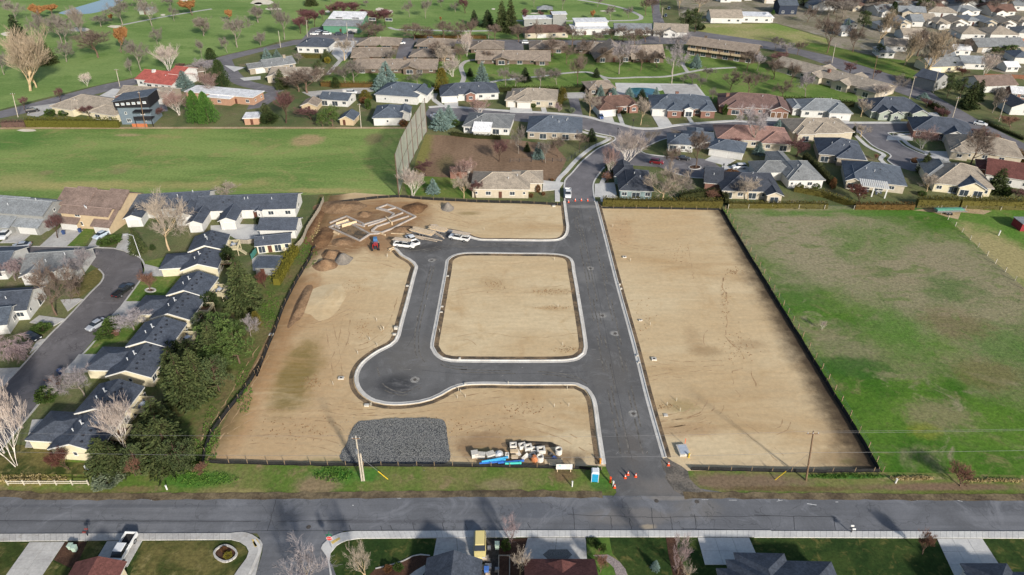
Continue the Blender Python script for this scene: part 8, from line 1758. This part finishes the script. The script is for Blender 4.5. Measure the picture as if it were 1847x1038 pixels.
def pipe(label, R, x0, y0, x1, y1, r_, m, z=.2):
    A, B = G(R, x0, y0), G(R, x1, y1); L = hypot(B[0]-A[0], B[1]-A[1])
    root = thing('plastic_pipe', label, 'pipe', (A[0], A[1], z), atan2(B[1]-A[1], B[0]-A[0])); MB().tube([(0,0,0),(L,0,0)], r_, 10).build('tube', m, root); MB().tube([(L-.35,0,0),(L+.02,0,0)], r_*1.25, 10).build('socket', m, root)
pipe('light blue pipe on top of the stack, slanting right','u',240,360,532,308,.17,M_pipe_b,.75); pipe('deep blue pipe under the light blue one','u',215,368,480,346,.17,M_pipe_d,.5); pipe('long blue pipe reaching the right of the stack','u',420,362,708,336,.17,M_pipe_d,.5); pipe('aqua green pipe before the blue pipes','u',498,370,678,362,.22,M_pipe_g,.5); pipe('second light blue pipe in the stack','u',270,355,505,328,.16,M_pipe_b,.6)
X, Y = G('u',825,320); cp_ = thing('clay_pot', 'terracotta round tank among the precast boxes', 'tank', (X, Y, .05)); MB().tube([(0,0,0),(0,0,.3),(0,0,.8),(0,0,1.1)], [.45,.65,.6,.3], 14).build('vessel', M_clay, cp_); MB().cyl(0,0,1.1,1.2,.35,12).build('rim', M_clay, cp_)
X, Y = G('u',1045,345); ply = thing('plywood_stack', 'tan plywood sheets stacked by the blue tarpaulin', 'lumber', (X, Y, .05), .05)
for k, (x, y, w, d) in enumerate([(-.2,.3,3.0,1.2),(.3,.35,2.4,1.0),(-.4,-.35,1.2,1.2)]): MB().box(x-w/2,x+w/2,y-d/2,y+d/2,.1*k,.1*k+.09).build('sheet', M_lumber, ply)
o = mound('tarpaulin','crumpled blue tarpaulin behind the plywood sheets','tarpaulin','u',1045,285,34,20,.5,mat('tarp_blue', C(40,82,150,.85), .6, .15, 3),31,.8); mound('scrap_heap','dark scrap heap left of the round manhole ring','scrap','u',1000,245,36,22,.5,mat('dark_scrap', C(70,70,72), .8, .3, 3),32,.9)
mound('soil_heap','dark soil bank behind the precast boxes','soil heap','u',760,140,300,40,.5,M_trench,33,.4)
# mailboxes by the main street
def mailbox(label, R, x, y, m, box):
    X, Y = G(R, x, y); root = thing('mailbox', label, 'mailbox', (X, Y, .18)); MB().box(-.06,.06,-.06,.06,0,1.1).build('post', m, root); MB().box(-.5,.5,-.05,.05,1.0,1.1).build('arm', m, root)
    for sx in (-.3, .3): loft([(-.25,[(-.12+sx,1.1),(.12+sx,1.1),(.12+sx,1.28),(.06+sx,1.36),(-.06+sx,1.36),(-.12+sx,1.28)]),(.25,[(-.12+sx,1.1),(.12+sx,1.1),(.12+sx,1.28),(.06+sx,1.36),(-.06+sx,1.36),(-.12+sx,1.28)])]).build('letter_box', box, root)
mailbox('dark red twin mailbox by the bottom left footway', 'k', 625, 462, M_ventd, mat('mailbox_red', C(110,58,56), .5, .1, 3)); mailbox('black mailbox with white box by the right footway', 'n', 662, 424, M_ventd, M_trim)
# bins, planters, trailers and small yard things
def bin_(label, R, x, y, col, h=1.1):
    X, Y = G(R, x, y); root = thing('wheeled_bin', label, 'bin', (X, Y, .1)); MB().box(-.28,.28,-.28,.28,.05,h,None,(-.34,.34,-.34,.34)).build('body', col, root); MB().box(-.36,.36,-.38,.36,h,h+.08).build('lid', col, root)
    for s in (-.25,.25): MB().tube([(s-.04,.3,.1),(s+.04,.3,.1)], .1, 8).build('wheel', M_tyre, root)
M_binp = mat('bin_pale_green', C(176,196,178,.85), .6, .08, 3); M_binb = mat('bin_blue', C(52,72,110), .6, .08, 3)
bin_('pale green utility pedestal on the soil bed, left', 'k', 510, 552, M_binp, .9); bin_('pale green utility pedestal on the soil bed, right', 'k', 537, 568, M_binp, 1.0); bin_('dark blue bin before the tan duplex garage, left', 'e', 455, 800, M_binb); bin_('dark blue bin before the tan duplex garage, right', 'e', 570, 785, M_binb); bin_('dark blue bin on the west street by a driveway', 'j', 433, 138, M_binb); bin_('blue barrel in the bottom yard', 'l', 1650, 690, mat('barrel_blue', C(70,110,180), .6, .08, 3), .9); bin_('pale green tank beside the yellow van', 'l', 1722, 530, M_binp, 1.3)
pb = thing('raised_planter', 'long timber raised planter in the bottom yard', 'planter', (*G('m',35,660), .05)); MB().box(-.9,.9,-1.9,-1.75,0,.5).box(-.9,.9,1.75,1.9,0,.5).box(-.9,-.75,-1.75,1.75,0,.5).box(.75,.9,-1.75,1.75,0,.5).build('frame', M_gfence, pb); MB().box(-.75,.75,-1.75,1.75,0,.4).build('soil', M_mulch, pb)
X, Y = G('l',1690,620); jk = thing('yard_clutter', 'crates and boards stacked beside the yellow van', 'crates', (X, Y, .06)); rr = random.Random(4)
for k in range(8):
    x, y, s = rr.uniform(-1.2,1.2), rr.uniform(-2.5,2.5), rr.uniform(.25,.5); MB().box(x-s,x+s,y-s*.7,y+s*.7,0,rr.uniform(.3,.9)).build('crate', rr.choice([M_lumber2, M_gfence, M_steel, M_lumber]), jk)
def ring_bed(label, R, cx, cy, w, h_, name='bed_ring'):
    pts = smooth_line([G(R, cx+cos(a)*w*(1+.15*cos(2*a)), cy+sin(a)*h_) for a in [2*pi*k/16 for k in range(16)]], True, .6); o0 = pts[0]
    root = thing('stone_ring', label, 'planter', (o0[0], o0[1], 0)); pp = [(x-o0[0], y-o0[1]) for x, y in pts]
    for i in range(0, len(pp)):
        (x0,y0),(x1,y1) = pp[i], pp[(i+1) % len(pp)]; L = hypot(x1-x0,y1-y0)
        MB().box(.02, max(.1,L-.02), -.14, .14, 0, .3).build('stone', M_conc2, root, (x0,y0,.03), atan2(y1-y0,x1-x0))
    sheet('soil', [(x,y) for x,y in pp], M_mulch, .1, root)
ring_bed('round stone ring bed with shrubs on the corner lawn', 'k', 1600, 590, 70, 58); ring_bed('round stone planter ring before the second townhouse', 'i', 1068, 412, 32, 14)
bt = thing('boat_trailer', 'green covered boat on a trailer by the tall hedge', 'boat trailer', (*G('h',1310,810), .05), radians(2))
loft([(-4.2,[(-.9,.9),(.9,.9),(1.0,1.5),(-1.0,1.5)]),(2.5,[(-.8,.9),(.8,.9),(1.0,1.6),(-1.0,1.6)]),(4.4,[(-.1,1.2),(.1,1.2),(.2,1.7),(-.2,1.7)])]).build('hull', M_steel, bt); MB().box(-4.2,4.0,-1.05,1.05,1.5,1.7,None,(-4.0,3.6,-.5,.5)).build('cover', mat('boat_green', C(98,160,132,.85), .6, .1, 2), bt); MB().box(-4,5.4,-.1,.1,.55,.7).box(-1.2,.6,-1,1,.5,.6).build('frame', M_steel, bt)
for x in (-.7,.3):
    for sy in (-1,1): ob('wheel', car_meshes('sedan')[3], M_tyre, bt, (x, sy*1.0, .33))
shr = thing('red_shed', 'red shed cut by the right edge at the paddock', 'shed', (*G('x',950,82), 0)); MB().box(0,5,0,4,0,2.3).build('wall', mat('barn_red', C(140,48,52,.8), .8, .1, 2), shr); MB().box(-.2,5.2,-.2,4.2,2.3,2.45).build('roof', R_('lgrey'), shr); MB().box(1.5,2.6,-.04,0,0,1.9).build('door', M_trim, shr)
bo_ = thing('outbuilding', 'small brick outbuilding with dark roof behind the beige house', 'outbuilding', (*G('f',1385,405), 0)); MB().box(0,5.5,0,4,0,2.4).build('wall', W_('brick'), bo_); MB().box(-.2,5.7,-.2,4.2,2.4,2.55).build('roof', R_('umber'), bo_); MB().box(2,2.9,-.04,0,0,1.9).build('door', M_doord, bo_)
hut = thing('fairway_hut', 'small pale hut on the golf course beside the tall tree', 'hut', (*G('a',990,105), 0)); MB().box(0,8,0,6,0,2.8).build('wall', W_('sage'), hut); ob('roof', mesh('roof', *roof_geo(0,8,0,6,2.8,'x',.4,.4,.15)), R_('lgrey'), hut); MB().box(3,4,-.05,0,0,2).build('door', M_doord, hut)
# a person on the drive of the pale grey house
X, Y = G('d',550,855)
me = bpy.data.meshes.new('body')
vs = [(0,0,.95),(0,0,1.2),(0,0,1.42),(0,0,1.52),(0,-.02,1.66),(.2,0,1.4),(.26,.02,1.12),(.24,-.1,.88),(-.2,0,1.4),(-.26,.02,1.12),(-.24,-.1,.88),(.1,0,.9),(.11,-.04,.48),(.11,.02,.06),(.12,-.14,.03),(-.1,0,.9),(-.11,.05,.48),(-.11,.1,.06),(-.12,-.04,.03)]
es = [(0,1),(1,2),(2,3),(3,4),(2,5),(5,6),(6,7),(2,8),(8,9),(9,10),(0,11),(11,12),(12,13),(13,14),(0,15),(15,16),(16,17),(17,18)]
me.from_pydata(vs, es, [])
pe = ob('person', me, None, None, (X, Y, .1), .4)
md = pe.modifiers.new('skin', 'SKIN')
for v, r_ in zip(me.skin_vertices[0].data, [.15,.15,.16,.06,.1,.07,.055,.04,.07,.055,.04,.1,.075,.05,.045,.1,.075,.05,.045]): v.radius = (r_, r_)
me.skin_vertices[0].data[0].use_root = True
pe.modifiers.new('sub', 'SUBSURF').levels = 1
me.materials.append(mat('dark_clothes', C(44,44,52), .9, .1, 4))
tag(pe, 'person in dark clothes standing on the drive beside the silver car', 'person')
